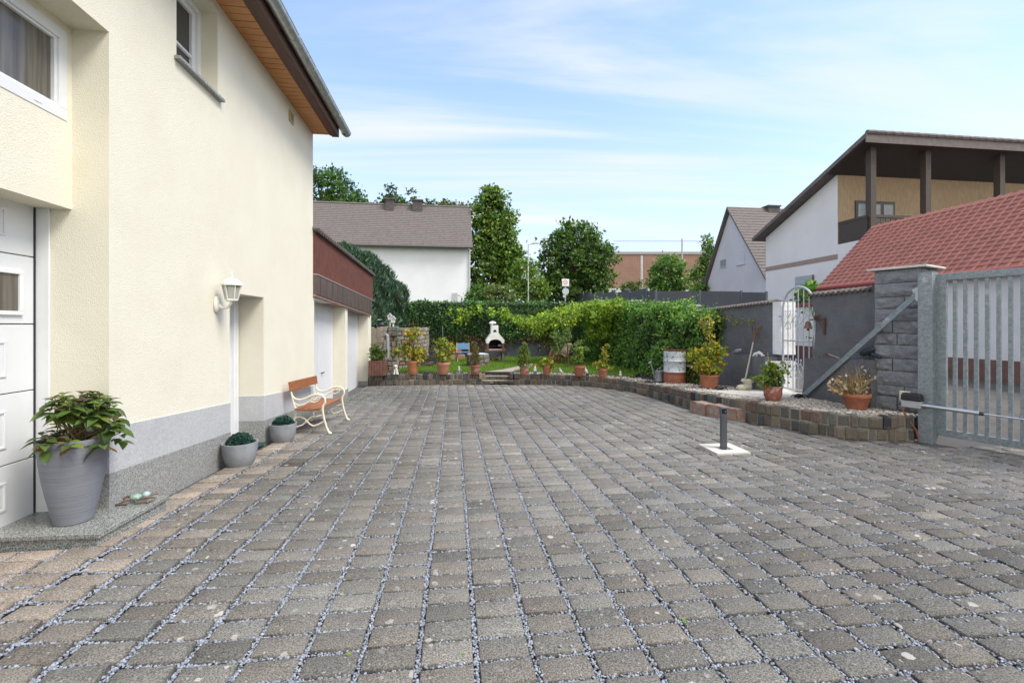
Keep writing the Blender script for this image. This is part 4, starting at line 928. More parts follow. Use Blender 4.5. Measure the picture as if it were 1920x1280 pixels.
# 1 trellis climber
p = P_at(774, 701); t = Pot('bright orange ringed terracotta pot with tall yellowing climber on a rusty trellis', p, .205, .135, .425, 'terracotta_orange', .06, group=ROW)
for z in (.12, .23): pass
m = MB()
for z in (.10, .16, .30): m.lathe([(.137+(.185-.137)*z/.36, z-.008), (.145+(.185-.137)*z/.36, z), (.137+(.185-.137)*z/.36, z+.008)], 40, tuple(p))
m.build('raised_ring', MATS['terracotta_orange'], t.o, smooth=True)
t.foliage([(0, 0, .62, .34, .25, .22), (-.02, 0, 1.0, .24, .2, .3), (0, 0, 1.32, .30, .2, .18), (-.38, .1, .72, .25, .2, .2), (.22, 0, .66, .2, .2, .2)], 150, 7, .09, .085, YG, [4, 3, 4, 2, 3, 1.2], inner=.2)
t.stems([(-.15, 0, 1.3), (.0, 0, 1.35), (.12, 0, 1.2), (-.4, .1, .85), (.05, 0, 1.0)])
m = MB()
for dx in (-.12, .02, .16): m.tube([(p[0]+dx, p[1]+.05, p[2]+.4), (p[0]+dx, p[1]+.05, p[2]+1.72)], .006, 6)
for z in (.8, 1.2, 1.6): m.tube([(p[0]-.14, p[1]+.05, p[2]+z), (p[0]+.18, p[1]+.05, p[2]+z)], .006, 6)
m.build('trellis', MATS['rust'], t.o)
p = P_at(831, 701); t = Pot('pale pink terracotta pot with bushy yellow green shrub and a thin grey stake', p, .225, .15, .38, 'terracotta_pale', .075, group=ROW)
t.foliage([(0, 0, .62, .28, .24, .2), (0, 0, .88, .26, .2, .2), (-.02, 0, 1.05, .13, .12, .14), (.2, 0, .8, .16, .14, .18)], 120, 7, .08, .08, YG, [4, 2, 5, .6, 4, .3], inner=.15); t.stems([(-.15, 0, .9), (.12, 0, .95), (0, 0, 1.1), (.2, 0, .8)])
MB().tube([(p[0], p[1]+.06, p[2]+.3), (p[0]-.02, p[1]+.06, p[2]+1.55)], .007, 6).build('stake', plain('grey_cane', (.25, .27, .28), .6), t.o)
p = P_at(891, 701); t = Pot('lime stained terracotta pot with a narrow half dead brown conifer', p, .165, .135, .285, 'terracotta_limed', .04, group=ROW)
t.foliage([(0, 0, .45, .15, .14, .22), (-.01, 0, .7, .12, .11, .2), (-.03, 0, .92, .075, .07, .13)], 160, 15, .045, .045, [(.14, .13, .04), (.20, .13, .06), (.10, .13, .03), (.24, .17, .09)], [3, 3, 2, 2], width=.22, inner=.2, mat=NEED); t.stems([(0, 0, .95)], .012)
p = P_at(983, 702); t = Pot('lime stained terracotta pot with a clipped green cone shaped boxwood', p, .15, .135, .25, 'terracotta_limed', .035, group=ROW)
t.foliage([(0, 0, .38, .19, .18, .2), (0, 0, .58, .17, .16, .2), (0, 0, .78, .11, .11, .16), (0, 0, .93, .05, .05, .09)], 260, 18, .045, .036, [(.14, .21, .04), (.23, .27, .045), (.09, .15, .03)], [3, 3, 3], width=.33, inner=.55); t.stems([(0, 0, .8)], .012)
p = P_at(1025, 702); t = Pot('small plain terracotta pot with low yellow green trailing leaves', p, .15, .10, .28, 'terracotta', .04, group=ROW)
t.foliage([(0, 0, .37, .16, .14, .1), (-.16, 0, .36, .1, .1, .1), (.17, 0, .28, .09, .08, .06)], 55, 6, .05, .085, [(.26, .27, .03), (.33, .28, .04), (.15, .2, .03)], [3, 2, 3], width=.5); t.stems([(-.1, 0, .4), (.1, 0, .4)], .006)
p = P_at(1086, 704); t = Pot('broad orange terracotta pot with a small upright green citrus like shrub', p, .19, .125, .305, 'terracotta', .06, group=ROW)
t.foliage([(0, 0, .52, .12, .1, .14), (.04, 0, .72, .13, .1, .12), (-.14, 0, .46, .08, .07, .1)], 60, 7, .06, .085, [(.15, .23, .045), (.23, .31, .05), (.10, .17, .035)], [3, 3, 3], width=.42, inner=.2); t.stems([(.02, 0, .75), (-.1, 0, .45)], .016)
p = P_at(1130, 706); t = Pot('small terracotta pot with a white scuff and a sparse yellowing climber', p, .145, .10, .235, 'terracotta', .035, group=ROW)
t.foliage([(.04, 0, .7, .1, .08, .22), (.0, 0, .42, .08, .08, .15), (-.2, 0, .38, .12, .1, .08), (.22, 0, .28, .14, .1, .06), (.12, 0, .9, .06, .05, .08)], 60, 6, .06, .07, YG, [4, 2, 4, .8, 3, .6], inner=.1); t.stems([(.06, 0, .95), (-.22, 0, .4), (.25, 0, .28)], .006)
# big climber pot by the ledge
p = P_at(1330, 727); t = Pot('large terracotta pot in a saucer with tall yellow green climber against the grey wall', p, .225, .185, .32, 'terracotta', .045, saucer=.215, sx=1.0, sy=1.0)
t.foliage([(0, 0, .52, .36, .3, .22), (.02, 0, .85, .26, .22, .25), (-.02, .05, 1.25, .12, .11, .3), (-.02, .05, 1.55, .17, .14, .14), (-.38, .1, .8, .22, .15, .15), (.26, 0, .85, .14, .12, .14), (-.2, 0, .6, .2, .2, .2)] , 190, 7, .075, .07, YG, [4, 3, 5, 1.5, 4, 1.2], inner=.2)
t.stems([(0, 0, 1.6), (.03, 0, 1.3), (-.35, .1, .95), (-.2, 0, .8), (.25, 0, .9), (-.05, .05, 1.65)], .008)
MB().tube([(p[0]+.02, p[1], p[2]+.3), (p[0]+.0, p[1], p[2]+1.7)], .011, 7).build('cane', plain('bamboo', (.35, .22, .10), .6), t.o)
tend = [Vector(q) for q in (onx(1352, 597, 6.9), onx(1368, 596, 6.92), onx(1380, 606, 6.93), onx(1392, 599, 6.95), onx(1408, 602, 6.97))]
m = MB(); m.tube([Vector((p[0]+.05, p[1], p[2]+1.5))]+tend, .004, 5); m.build('tendril', MATS['bark'], t.o)
pp = np.concatenate([np.array(q)+rng.normal(0, .03, (16, 3)) for q in tend]); leaves('tendril_leaves', pp, rdir(len(pp)), rdir(len(pp), .5), .05+.03*rng.random(len(pp)), palette(len(pp), YG, [3, 1, 4, 1, 3, 1.5]), LEAF, t.o)
p = P_at(1449, 751); t = Pot('weathered lime stained urn shaped terracotta pot with a green bush and bamboo cane', p, .162, .10, .275, 'terracotta_limed', .03, belly=.155)
t.foliage([(0, 0, .38, .19, .16, .14), (.02, 0, .55, .17, .14, .13), (-.24, 0, .37, .14, .1, .07), (.2, 0, .6, .09, .08, .08), (0, 0, .68, .07, .06, .07)], 130, 8, .06, .05, [(.13, .20, .03), (.20, .26, .035), (.07, .13, .025), (.27, .28, .04)], [4, 3, 3, 1], width=.42, inner=.15); t.stems([(0, 0, .65), (-.25, 0, .4), (.18, 0, .6), (.08, 0, .5), (-.1, 0, .5)], .006)
MB().tube([(p[0]-.02, p[1], p[2]+.2), (p[0]-.085, p[1]+.03, p[2]+.89)], .006, 6).build('cane', plain('bamboo', (.35, .22, .10), .6), t.o)
p = P_at(1605, 766); t = Pot('fluted terracotta bowl full of dry straw coloured grasses beside the stone pillar', p, .205, .135, .255, 'terracotta', .055, ribs=40, lip=.014)
n = 210; bp = np.array(t.top)+np.column_stack([rng.normal(0, .07, n), rng.normal(0, .06, n), np.zeros(n)]); D = unit(np.column_stack([rng.normal(-.15, .45, n), rng.normal(0, .35, n), np.ones(n)*.9]))
leaves('dry_grass', bp, D, rdir(n), .16+.42*rng.random(n)**2, palette(n, [(.42, .31, .16), (.34, .22, .10), (.5, .42, .27), (.25, .15, .07)], None), DRY, t.o, width=.010, fold=0, droop=.25)
n = 150; hp = np.concatenate([np.array(t.top)+np.array(c)+rng.normal(0, 1, (30, 3))*np.array(s_) for c, s_ in (((-.30, 0, .22), (.06, .05, .04)), ((-.12, 0, .12), (.08, .06, .05)), ((.16, 0, .22), (.03, .03, .12)), ((0, 0, .06), (.1, .08, .04)), ((-.34, 0, .10), (.05, .04, .02)))])
leaves('seed_heads', hp, rdir(n, -.3), rdir(n), .05+.04*rng.random(n), palette(n, [(.48, .33, .15), (.40, .24, .10), (.56, .48, .36)], None), DRY, t.o, width=.3)
m = MB(); stemtube(m, t.top, t.top+Vector((.30, -.02, .27)), .008); m.ball(t.top+Vector((.31, -.02, .29)), .045, .03, .06); m.ball(t.top+Vector((-.03, -.05, .12)), .025, .02, .09); m.build('bleached_stalk', plain('bleached_wood', (.52, .46, .38), .8), t.o, smooth=True)
# brown plank planter with a bush
p = P_at(709, 703); b = thing('planter_box', 'red brown slatted planter box with a loose green bush beside the garage corner', 'planter', p); m = MB(); r = .255; hgt = .47
for k in range(6):
    m.box(p[0]-r+k*.085+.003, p[0]-r+(k+1)*.085-.003, p[1]-r, p[1]-r+.04, p[2], p[2]+hgt); m.box(p[0]-r+k*.085+.003, p[0]-r+(k+1)*.085-.003, p[1]+r-.04, p[1]+r, p[2], p[2]+hgt)
    for xx in (p[0]-r, p[0]+r-.04): m.box(xx, xx+.04, p[1]-r+.045+k*.07, p[1]-r+.045+(k+1)*.07-.005, p[2], p[2]+hgt)
m.build('box', plain('red_brown_planks', (.13, .055, .04), .75, var=.3, scale=9), b, bevel=.01); MB().box(p[0]-r+.03, p[0]+r-.03, p[1]-r+.03, p[1]+r-.03, p[2], p[2]+hgt-.03).build('soil', MATS['soil'], b)
crown('foliage', [(p[0]-.02, p[1], p[2]+.62, .26, .22, .18), (p[0]-.08, p[1], p[2]+.82, .14, .12, .14), (p[0]+.14, p[1], p[2]+.68, .12, .1, .12)], 120, 9, .08, .065, [(.07, .13, .03), (.12, .19, .03), (.045, .09, .02), (.2, .24, .04)], [3, 3, 3, 1], b, far=False, inner=.15, width=.3)
# big tapered planter with hydrangea on the granite step
p = (-2.745, 3.72, .073); t = Pot('tall tapered slate grey ribbed planter with a reddening hydrangea on the granite step', p, .222, .135, .60, 'resin', .012, lip=.004, soil=True)
bpy.data.objects.remove(t.pot); m = MB(); m.lathe([(.102, 0), (.110, .006), (.128, .09), (.151, .20), (.172, .32), (.188, .44), (.197, .54), (.200, .604), (.199, .61), (.187, .61), (.18, .57)], 56, p); t.pot = m.build('pot', MATS['resin'], t.o, smooth=35)
S_ = []
ns = 36
for i in range(ns):
    a = 2*math.pi*i/ns*2.4; rr = .02+.14*math.sqrt((i+.5)/ns); S_.append((.045+rr*math.cos(a)*1.15, rr*math.sin(a), .675+.26*(1-(rr/.24)**2)+random.uniform(-.05, .05)))
S_ += [(.25, -.02, .72), (.27, .05, .62), (-.09, -.05, .66), (-.10, .0, .70), (.24, -.1, .62), (.22, .1, .75), (.30, -.04, .73), (.12, -.2, .64), (-.02, -.2, .65), (-.1, -.14, .66)]
t.stems([(x, y, z) for x, y, z in S_], .006, plain('hydrangea_stem', (.16, .12, .05), .7))
LP = []; LD = []; LN = []; LS = []; LC = []
for (x, y, z) in S_:
    c = Vector(p)+Vector((x, y, z)); base_a = random.uniform(0, 6.28); outw = Vector((x, y, .12)).normalized()
    for k in range(random.randint(7, 9)):
        a = base_a+k*math.pi/2+(k//2)*.8; lvl = k//2; d = Vector((math.cos(a), math.sin(a), .35-.28*lvl))+outw*.45; d.normalize()
        LP.append(c-Vector((0, 0, .022*lvl))); LD.append(d); LN.append((outw*.3+Vector((0, 0, 1))).normalized()); LS.append((.047+.016*lvl)*random.uniform(.85, 1.3))
        top = lvl == 0; q = random.random()
        LC.append((.10, .075, .045) if top and q < .5 else ((.085, .14, .034) if q < .45 else (.05, .09, .026) if q < .68 else (.15, .20, .045) if q < .85 else (.24, .13, .06) if q < .89 else (.10, .17, .04)))
def bigleaves(name, P, D, Nn, Sz, Cc, mat, parent):
    V = []; F = []; CC = []
    prof = [(0, 0), (.15, .20), (.38, .33), (.62, .29), (.85, .13), (1, 0)]
    for p0, d, nn, s_, c in zip(P, D, Nn, Sz, Cc):
        x = d.cross(nn).normalized(); u = x.cross(d); b = len(V); crv = random.uniform(.15, .45); c2 = np.array(c)*random.uniform(.75, 1.25)
        for (tt, w_) in prof:
            ctr = p0+d*s_*2*tt*.56-u*s_*crv*tt*tt*1.2; V += [ctr-x*w_*s_*1.0+u*w_*s_*.40, ctr, ctr+x*w_*s_*1.0+u*w_*s_*.40]; ed = np.array(c2)*random.uniform(.85, 1.3)*(np.array((1.5, .8, .9)) if tt > .8 and random.random() < .25 else 1); CC += [ed, c2*1.15, ed]
        for i in range(5):
            F += [(b+i*3, b+i*3+1, b+i*3+4, b+i*3+3), (b+i*3+1, b+i*3+2, b+i*3+5, b+i*3+4)]
    return npmesh(name, np.array([tuple(v) for v in V]), [np.array(F)], mat, parent, np.array(CC), smooth=True)
bigleaves('foliage', LP, LD, LN, LS, LC, LEAF, t.o)
nd = 26; bigleaves('withered_leaves', [Vector(p)+Vector((random.uniform(-.13, .17), random.uniform(-.22, .1), .60)) for _ in range(nd)], [Vector((random.gauss(0, 1), random.gauss(-.4, 1), random.uniform(-.5, .3))).normalized() for _ in range(nd)], [Vector((random.gauss(0, .5), random.gauss(0, .5), 1)).normalized() for _ in range(nd)], [.05]*nd, [(.22, .12, .06)]*nd, DRY, t.o)
# two ball planters at the door
for (px, py, rt, rb, h, lab) in ((450, 874, .185, .125, .285, 'round grey concrete pot with dark clipped ball, nearer the camera before the front door'), (531, 829, .18, .12, .28, 'round grey concrete pot with dark clipped ball between the front door and the bench')):
    q = onz(px, py, ground(-2.4, 6.0 if px < 500 else 7.2)); 
    if q[0]-rt < WX+.03: q = (WX+.03+rt, q[1], q[2])
    t = Pot(lab, q, rt, rb, h, 'concpot', .01, belly=None, group='ball planters by the front door', soil=True)
    bpy.data.objects.remove(t.pot); m = MB(); m.lathe([(rb*.8, 0), (rb, .01), (rb+(rt-rb)*.45, h*.2), (rb+(rt-rb)*.82, h*.5), (rt, h*.85), (rt+.002, h), (rt-.014, h), (rt-.025, h-.05)], 44, q); m.build('pot', MATS['concpot'], t.o, smooth=35)
    n = 2600; d = rdir(n); P = np.array(q)+np.array([0, 0, h-.035])+d*np.array([.135, .135, .13])*(.86+.16*rng.random((n, 1))); keep = P[:, 2] > q[2]+h-.04
    P = P[keep]; d = d[keep]; n = len(P); leaves('clipped_ball', P, unit(d+rdir(n)*1.1), unit(d+rdir(n)*.6), .020+.012*rng.random(n), palette(n, [(.022, .075, .062), (.04, .115, .09), (.012, .045, .04), (.09, .17, .13)], [4, 3, 3, .6]), LEAF, t.o, width=.42)
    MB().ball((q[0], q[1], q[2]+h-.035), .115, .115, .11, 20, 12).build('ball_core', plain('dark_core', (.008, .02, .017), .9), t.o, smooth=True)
MB().box(-3.0, -2.62, 6.3, 6.86, -.165, -.155).build('doormat', plain('dark_green_mat', (.012, .05, .035), .9), None); tag(bpy.data.objects['doormat'], 'dark green doormat at the front door threshold', 'doormat')
# leaf litter in the joints
n = 40; Q = np.column_stack([rng.uniform(-2, 5, n), rng.uniform(1.9, 6, n)]); P = np.column_stack([Q, [ground(x, y)+.004 for x, y in Q]]); tag(leaves('leaves', P, rdir(n)*np.array([1, 1, .15]), rdir(n, 3), .018+.014*rng.random(n), palette(n, [(.2, .32, .03), (.16, .26, .03), (.3, .14, .05)], [3, 2, 1]), LEAF, None), kind='stuff')
# ================================================================ THINGS ON THE YARD
# cast iron bench along the house wall
bz = lambda y: ground(-2.1, y)
bn = thing('garden_bench', 'wooden garden bench with ornate cream cast iron ends against the house wall', 'bench', (-2.3, 8.2, bz(8.2)))
Y0, Y1 = 7.62, 8.92
def bx(dx): return -2.56+dx                        # dx measured from the wall side to the front
for y in (Y0, Y1):
    g = bz(y); m = MB(); T_ = lambda pts, r: m.tube([(bx(a), y, g+b) for a, b in pts], r, 8)
    T_([(-.02, .86), (.0, .78), (.035, .62), (.06, .50), (.085, .42), (.10, .36), (.085, .28), (.05, .18), (.02, .09), (-.02, .02), (-.05, .005)], [.008, .012, .014, .015, .018, .018, .017, .015, .014, .014, .018])    # back post and rear leg
    T_([(.035, .62), (.08, .565), (.16, .545), (.25, .57), (.34, .615), (.42, .63), (.49, .61), (.535, .56), (.54, .50), (.515, .46), (.50, .41), (.505, .33), (.525, .22), (.56, .10), (.59, .03), (.615, .005)], [.013, .014, .015, .016, .017, .019, .020, .020, .019, .018, .019, .018, .017, .016, .017, .022])  # arm and front leg
    T_([(.06, .50), (.13, .46), (.22, .47), (.30, .52), (.36, .575), (.40, .60)], [.010, .011, .012, .012, .012, .012]); T_([(.30, .52), (.38, .50), (.44, .53), (.46, .57), (.43, .585)], .010)
    T_([(.09, .37), (.20, .385), (.32, .375), (.42, .365), (.505, .385)], [.016]*5)
    T_([(.075, .26), (.16, .28), (.24, .235), (.30, .16), (.36, .125), (.44, .15), (.53, .20)], .012); T_([(.03, .12), (.11, .12), (.20, .15), (.26, .21), (.33, .27), (.43, .28), (.505, .30)], .012); m.ball((bx(.255), y, g+.20), .022, .018, .022)
    for (a, b, r) in ((.615, .008, .03), (-.05, .008, .026)): m.lathe([(r, -.008), (r, .004), (r*.5, .014)], 14, (bx(a), y, g+b))
    m.build('end_frame', CAST, bn, smooth=True)
sl_ = (bz(Y1)-bz(Y0))/(Y1-Y0)
def plank(pa, pb, wd, th, tilt):
    m = MB(); a, b = Vector(pa), Vector(pb); d = (b-a).normalized(); x = Vector((math.cos(tilt), 0, math.sin(tilt))); m.obox((a+b)/2, x, d, x.cross(d), wd/2, (b-a).length/2, th/2); return m
E0, E1 = Y0-.07, Y1+.07
for dx, zz, tl in ((.145, .405, -.05), (.245, .395, -.05), (.345, .395, .02), (.445, .405, .08)): plank((bx(dx), E0, bz(E0)+zz), (bx(dx), E1, bz(E1)+zz), .088, .028, tl).build('seat_plank', MATS['bench'], bn, bevel=.005)
plank((bx(.022), E0, bz(E0)+.765), (bx(.022), E1, bz(E1)+.765), .15, .026, R(98)).build('backrest', MATS['bench'], bn, bevel=.006)
# bollard light
bp_ = (3.67, 5.78, ground(3.67, 5.78)); bo = thing('bollard_light', 'square anthracite bollard light standing on a pale concrete slab in the paving', 'bollard light', bp_)
br = R(-14)
def rbox(m, hx, hy, z0, z1, rz=br): return m.obox((bp_[0], bp_[1], bp_[2]+(z0+z1)/2), (math.cos(rz), math.sin(rz), 0), (-math.sin(rz), math.cos(rz), 0), (0, 0, 1), hx, hy, (z1-z0)/2)
AN = plain('anthracite_metal', (.075, .085, .10), .45, .2, var=.06)
rbox(MB(), .037, .037, .02, .50).build('shaft', AN, bo, bevel=.004); m = MB(); rbox(m, .034, .034, .50, .57); m.build('light_head', plain('dark_lens', (.012, .014, .018), .15), bo, bevel=.003)
m = MB(); rbox(m, .0375, .0375, .57, .582); m.obox((bp_[0]-.0372*math.cos(br), bp_[1]-.0372*math.sin(br), bp_[2]+.53), (math.cos(br), math.sin(br), 0), (-math.sin(br), math.cos(br), 0), (0, 0, 1), .004, .0375, .05); m.build('head_frame', AN, bo, bevel=.002)
MB().ball((bp_[0]+.008, bp_[1]-.030, bp_[2]+.535), .010, .010, .010).build('sensor', plain('sensor_grey', (.3, .3, .32), .3), bo, smooth=True)
rs = R(-1.2); m = MB(); hs = .235
for (u0, u1, v0, v1) in ((-hs, hs, -hs, -.09), (-hs, hs, .09, hs), (-hs, -.09, -.09, .09), (.09, hs, -.09, .09)):
    c = ((u0+u1)/2, (v0+v1)/2); m.obox((bp_[0]+c[0], bp_[1]+c[1], bp_[2]+.012), (1, 0, 0), (0, 1, 0), (0, 0, 1), (u1-u0)/2, (v1-v0)/2, .020)
m.build('base_slab', MATS['paleconc'], bo)
n = 260; Pq = np.column_stack([bp_[0]+rng.uniform(-.088, .088, n), bp_[1]+rng.uniform(-.088, .088, n), np.full(n, bp_[2]+.018)]); c_ = chips('gravel_fill', Pq, .009*(.7+.6*rng.random(n)), np.array([.255, .285, .345])*rng.normal(1, .2, (n, 1)), MATS['stones'], ico=False); c_.parent = bo; c_.data.transform(pworld(bo).inverted()); tag(c_, kind='stuff')
# frog of copper and bent rod on the step
fg = thing('frog_figurine', 'flattened frog figure with verdigris stones for body and bent brown limbs on granite step', 'figurine', (-2.52, 4.05, .075))
VERD = plain('verdigris', (.22, .34, .27), .6, var=.25, scale=60, grime=((.10, .22, .10), .5)); VERB = plain('pale_verdigris', (.33, .43, .43), .6, var=.2, scale=60)
fx_, fy_, fz_ = -2.53, 4.05, .075
MB().ball((fx_-.01, fy_, fz_+.035), .042, .038, .028, 16, 10).build('body', VERD, fg, smooth=True); m = MB(); m.ball((fx_+.045, fy_+.035, fz_+.042), .028, .028, .026, 14, 8); m.build('head', VERB, fg, smooth=True)
BRZ = plain('brown_bronze', (.13, .085, .06), .5, var=.2, scale=50)
for pts in ([(-.03, -.02, .03), (-.07, -.05, .02), (-.11, -.07, .008), (-.03, -.075, .008)], [(-.04, .02, .03), (-.10, .04, .03), (-.12, .03, .02)], [(.0, -.035, .03), (.03, -.06, .014), (.10, -.03, .01)], [(.03, -.01, .03), (.10, .0, .03), (.135, .0, .02), (.10, -.055, .01)], [(.05, .05, .03), (.10, .09, .03)]):
    MB().tube([(fx_+a, fy_+b, fz_+c) for a, b, c in pts], .0085, 7).build('limb', BRZ, fg, smooth=True)
# ================================================================ THINGS ON THE RAISED BED
def Pb(px, py): return onterr(px, py)
PLASTER = plain('white_plaster_figure', (.62, .62, .60), .7, var=.2, scale=30)
p = Pb(742, 702); t = thing('dog_figurine', 'small white sitting dog figure on the bed wall beside the orange ringed pot', 'figurine', p)
m = MB(); x, y, z = p; m.ball((x, y+.03, z+.10), .075, .08, .10); m.ball((x, y-.01, z+.17), .055, .055, .08); m.ball((x, y-.03, z+.265), .055, .06, .05); m.ball((x+.01, y-.085, z+.255), .03, .04, .025)
for s in (-1, 1): m.ball((x+s*.055, y-.02, z+.255), .016, .025, .045); m.tube([(x+s*.035, y-.05, z+.16), (x+s*.038, y-.06, z+.01)], [.022, .02], 8); m.ball((x+s*.07, y+.0, z+.03), .03, .06, .03)
m.build('body', PLASTER, t, smooth=True)
p = Pb(801, 700); x, y, z = p; t = thing('boulder', 'smooth dark grey boulder lying on pebbles between the orange and pink pots', 'stone', p); MB().ball((x, y, z+.035), .085, .06, .045, 16, 10).build('stone', plain('dark_grey_stone', (.10, .11, .12), .7, bump=.005), t, smooth=True)
p = Pb(862, 700); x, y, z = p; t = thing('dove_figurine', 'upright white and grey bird figure between the pink pot and the conifer pot', 'figurine', p)
m = MB(); rt_ = Matrix.Rotation(R(-22), 3, 'Y'); m.ball((x, y, z+.10), .045, .05, .105, 14, 10, rt_); m.ball((x-.025, y-.01, z+.205), .03, .03, .036); m.ball((x+.045, y, z+.03), .03, .03, .045, 10, 8, rt_); m.build('body', PLASTER, t, smooth=True); MB().ball((x+.035, y-.03, z+.085), .03, .03, .08, 10, 8, rt_).build('wing', plain('grey_wing', (.2, .2, .2), .7), t, smooth=True)
p = Pb(1003, 702); x, y, z = p; t = thing('gnome_figurine', 'little garden gnome with red cap and blue trousers on the bed wall', 'gnome', p)
m = MB(); m.lathe([(.045, .10), (.055, .14), (.045, .20), (.03, .225), (0, .23)], 16, p); m.ball((x, y-.01, z+.25), .036, .036, .036); m.ball((x, y-.035, z+.225), .025, .02, .035); m.build('body', PLASTER, t, smooth=True)
m = MB()
for s in (-1, 1): m.tube([(x+s*.022, y, z+.12), (x+s*.026, y-.005, z+.01)], [.026, .022], 10)
m.build('trousers', plain('blue_paint', (.10, .19, .25), .6), t, smooth=True); MB().lathe([(.042, .27), (.03, .30), (.012, .33), (0, .345)], 16, p).build('cap', plain('red_paint', (.42, .03, .03), .5), t, smooth=True)
p = Pb(1051, 700); x, y, z = p; t = thing('pigeon_figurine', 'pale grey bird figure between the trailing pot and the broad orange pot', 'figurine', p)
m = MB(); m.ball((x, y, z+.075), .05, .05, .075, 14, 10, Matrix.Rotation(R(-30), 3, 'Y')); m.ball((x-.03, y-.01, z+.15), .028, .028, .03); m.ball((x+.05, y, z+.03), .05, .025, .018); m.build('body', plain('pale_grey_figure', (.42, .43, .42), .75, var=.25, scale=30), t, smooth=True)
p = Pb(1100, 704); x, y, z = p; t = thing('goose_figurine', 'white bird figure with brown base tucked behind the broad orange pot', 'figurine', p)
m = MB(); m.ball((x-.015, y, z+.13), .05, .05, .11, 14, 10, Matrix.Rotation(R(-25), 3, 'Y')); m.ball((x-.05, y-.01, z+.23), .03, .03, .035); m.build('body', PLASTER, t, smooth=True); MB().ball((x+.03, y-.01, z+.05), .06, .05, .055).build('base', plain('brown_base', (.14, .09, .06), .8), t, smooth=True)
p = Pb(1163, 706); x, y, z = p; t = thing('owl_figurine', 'small cream rabbit like figure on the pebbles right of the sparse climber pot', 'figurine', p)
m = MB(); m.ball((x, y, z+.06), .045, .04, .065); m.ball((x, y-.01, z+.13), .032, .03, .03); [m.ball((x+s*.015, y, z+.165), .009, .008, .03) for s in (-1, 1)]; m.build('body', plain('cream_figure', (.50, .46, .38), .8, var=.25, scale=30), t, smooth=True)
# watering can, barrel, stool
p = Pb(1236, 715); x, y, z = p; t = thing('watering_can', 'galvanised watering can with long spout beside the rusty barrel', 'watering can', p); ZN = plain('dull_galvanised', (.33, .36, .38), .5, .5, var=.2, scale=20)
m = MB(); m.lathe([(.10, 0), (.115, .015), (.112, .05), (.112, .27), (.118, .285), (.112, .30), (.09, .305)], 28, p); m.build('body', ZN, t, smooth=35)
MB().tube([(x-.10, y, z+.06), (x-.17, y, z+.22), (x-.215, y, z+.40), (x-.245, y, z+.47)], [.026, .022, .017, .016], 10).tube([(x-.245, y, z+.46), (x-.275, y-.01, z+.53), (x-.28, y-.01, z+.54)], [.018, .05, .052], 14).build('spout', ZN, t, smooth=True)
MB().tube([(x+.0, y, z+.30), (x+.03, y, z+.40), (x+.10, y, z+.42), (x+.17, y, z+.34), (x+.185, y, z+.2), (x+.12, y, z+.08)], .009, 8).tube([(x-.08, y, z+.3), (x-.04, y, z+.37), (x+.04, y, z+.37), (x+.08, y, z+.3)], .007, 8).build('handle', ZN, t, smooth=True)
p = Pb(1265, 717); x, y, z = p; t = thing('barrel', 'rusty oil drum painted grey white above and red brown below, against the ivy', 'barrel', p); r = .285
pr = [(r*.97, 0), (r*1.01, .01), (r, .03)]
for a in (.06, .10, .14): pr += [(r, a), (r+.006, a+.012), (r, a+.024)]
pr += [(r, .285), (r+.014, .30), (r, .315), (r, .575), (r+.014, .59), (r, .605)]
for a in (.72, .76, .80): pr += [(r, a), (r+.004, a+.012), (r, a+.024)]
pr += [(r, .865), (r+.012, .875), (r+.012, .888), (r-.006, .888), (r-.01, .862), (0, .862)]
bar_ = MB().lathe(pr, 48).build('drum', MATS['barrel'], None, smooth=50); bar_.parent = t
MB().lathe([(r+.002, .859), (r+.0135, .87), (r+.0135, .890), (r-.008, .890), (r-.011, .864)], 48, p).build('rim', MATS['rust'], t, smooth=50)
p = Pb(1304, 718); x, y, z = p; t = thing('wooden_stool', 'small dark wooden bench with flared end boards beside the barrel', 'stool', p); m = MB(); m.box(x-.22, x+.30, y-.13, y+.13, z+.44, z+.475); m.build('seat', MATS['greywood'], t, bevel=.006)
DW = plain('dark_oiled_wood', (.055, .025, .016), .6, var=.2)
for dx in (-.10, .22): m = MB(); m.prism([(y-.13, z), (y-.06, z+.2), (y-.12, z+.44), (y+.12, z+.44), (y+.06, z+.2), (y+.13, z)], 'x', x+dx-.02, x+dx+.02); m.build('leg', DW, t, bevel=.004)
MB().box(x-.08, x+.20, y-.015, y+.015, z+.16, z+.24).build('stretcher', DW, t)
# boot planter and hay fork
p = Pb(1396, 731); x, y, z = p; t = thing('boot_planter', 'cream stone boot shaped planter with folded shaft on the pebbles by the grey wall', 'planter', p); m = MB()
m.ball((x-.06, y-.02, z+.06), .15, .085, .075, 18, 10); m.ball((x+.09, y, z+.07), .09, .08, .085, 14, 10); m.lathe([(.085, .05), (.09, .12), (.10, .18), (.125, .225), (.12, .25), (.095, .255), (.08, .2)], 20, (x+.07, y, z)); m.ball((x-.03, y-.01, z+.21), .06, .05, .04); m.ball((x+.16, y-.02, z+.20), .05, .05, .04)
m.build('boot', plain('cream_stone', (.50, .46, .37), .85, var=.18, scale=18, bump=.006, grime=((.25, .2, .13), .5)), t, smooth=True); MB().prism([(x-.2, y-.09), (x+.17, y-.09), (x+.18, y+.08), (x-.2, y+.07)], 'z', z-.005, z+.02).build('sole', plain('grey_stone_sole', (.32, .29, .23), .9), t, bevel=.006)
leaves('plantlet', np.array([(x+.10, y, z+.25)]*14)+rng.normal(0, .025, (14, 3)), rdir(14, .4), rdir(14, 1), .06+.02*rng.random(14), palette(14, [(.12, .25, .04)]), LEAF, t)
a = Vector((x+.05, y+.05, z+.22)); b = Vector(onx(1413, 638, 6.93)); t = thing('hay_fork', 'old hay fork with grey shaft and four rusty tines leaning on the anthracite wall', 'fork', tuple(a))
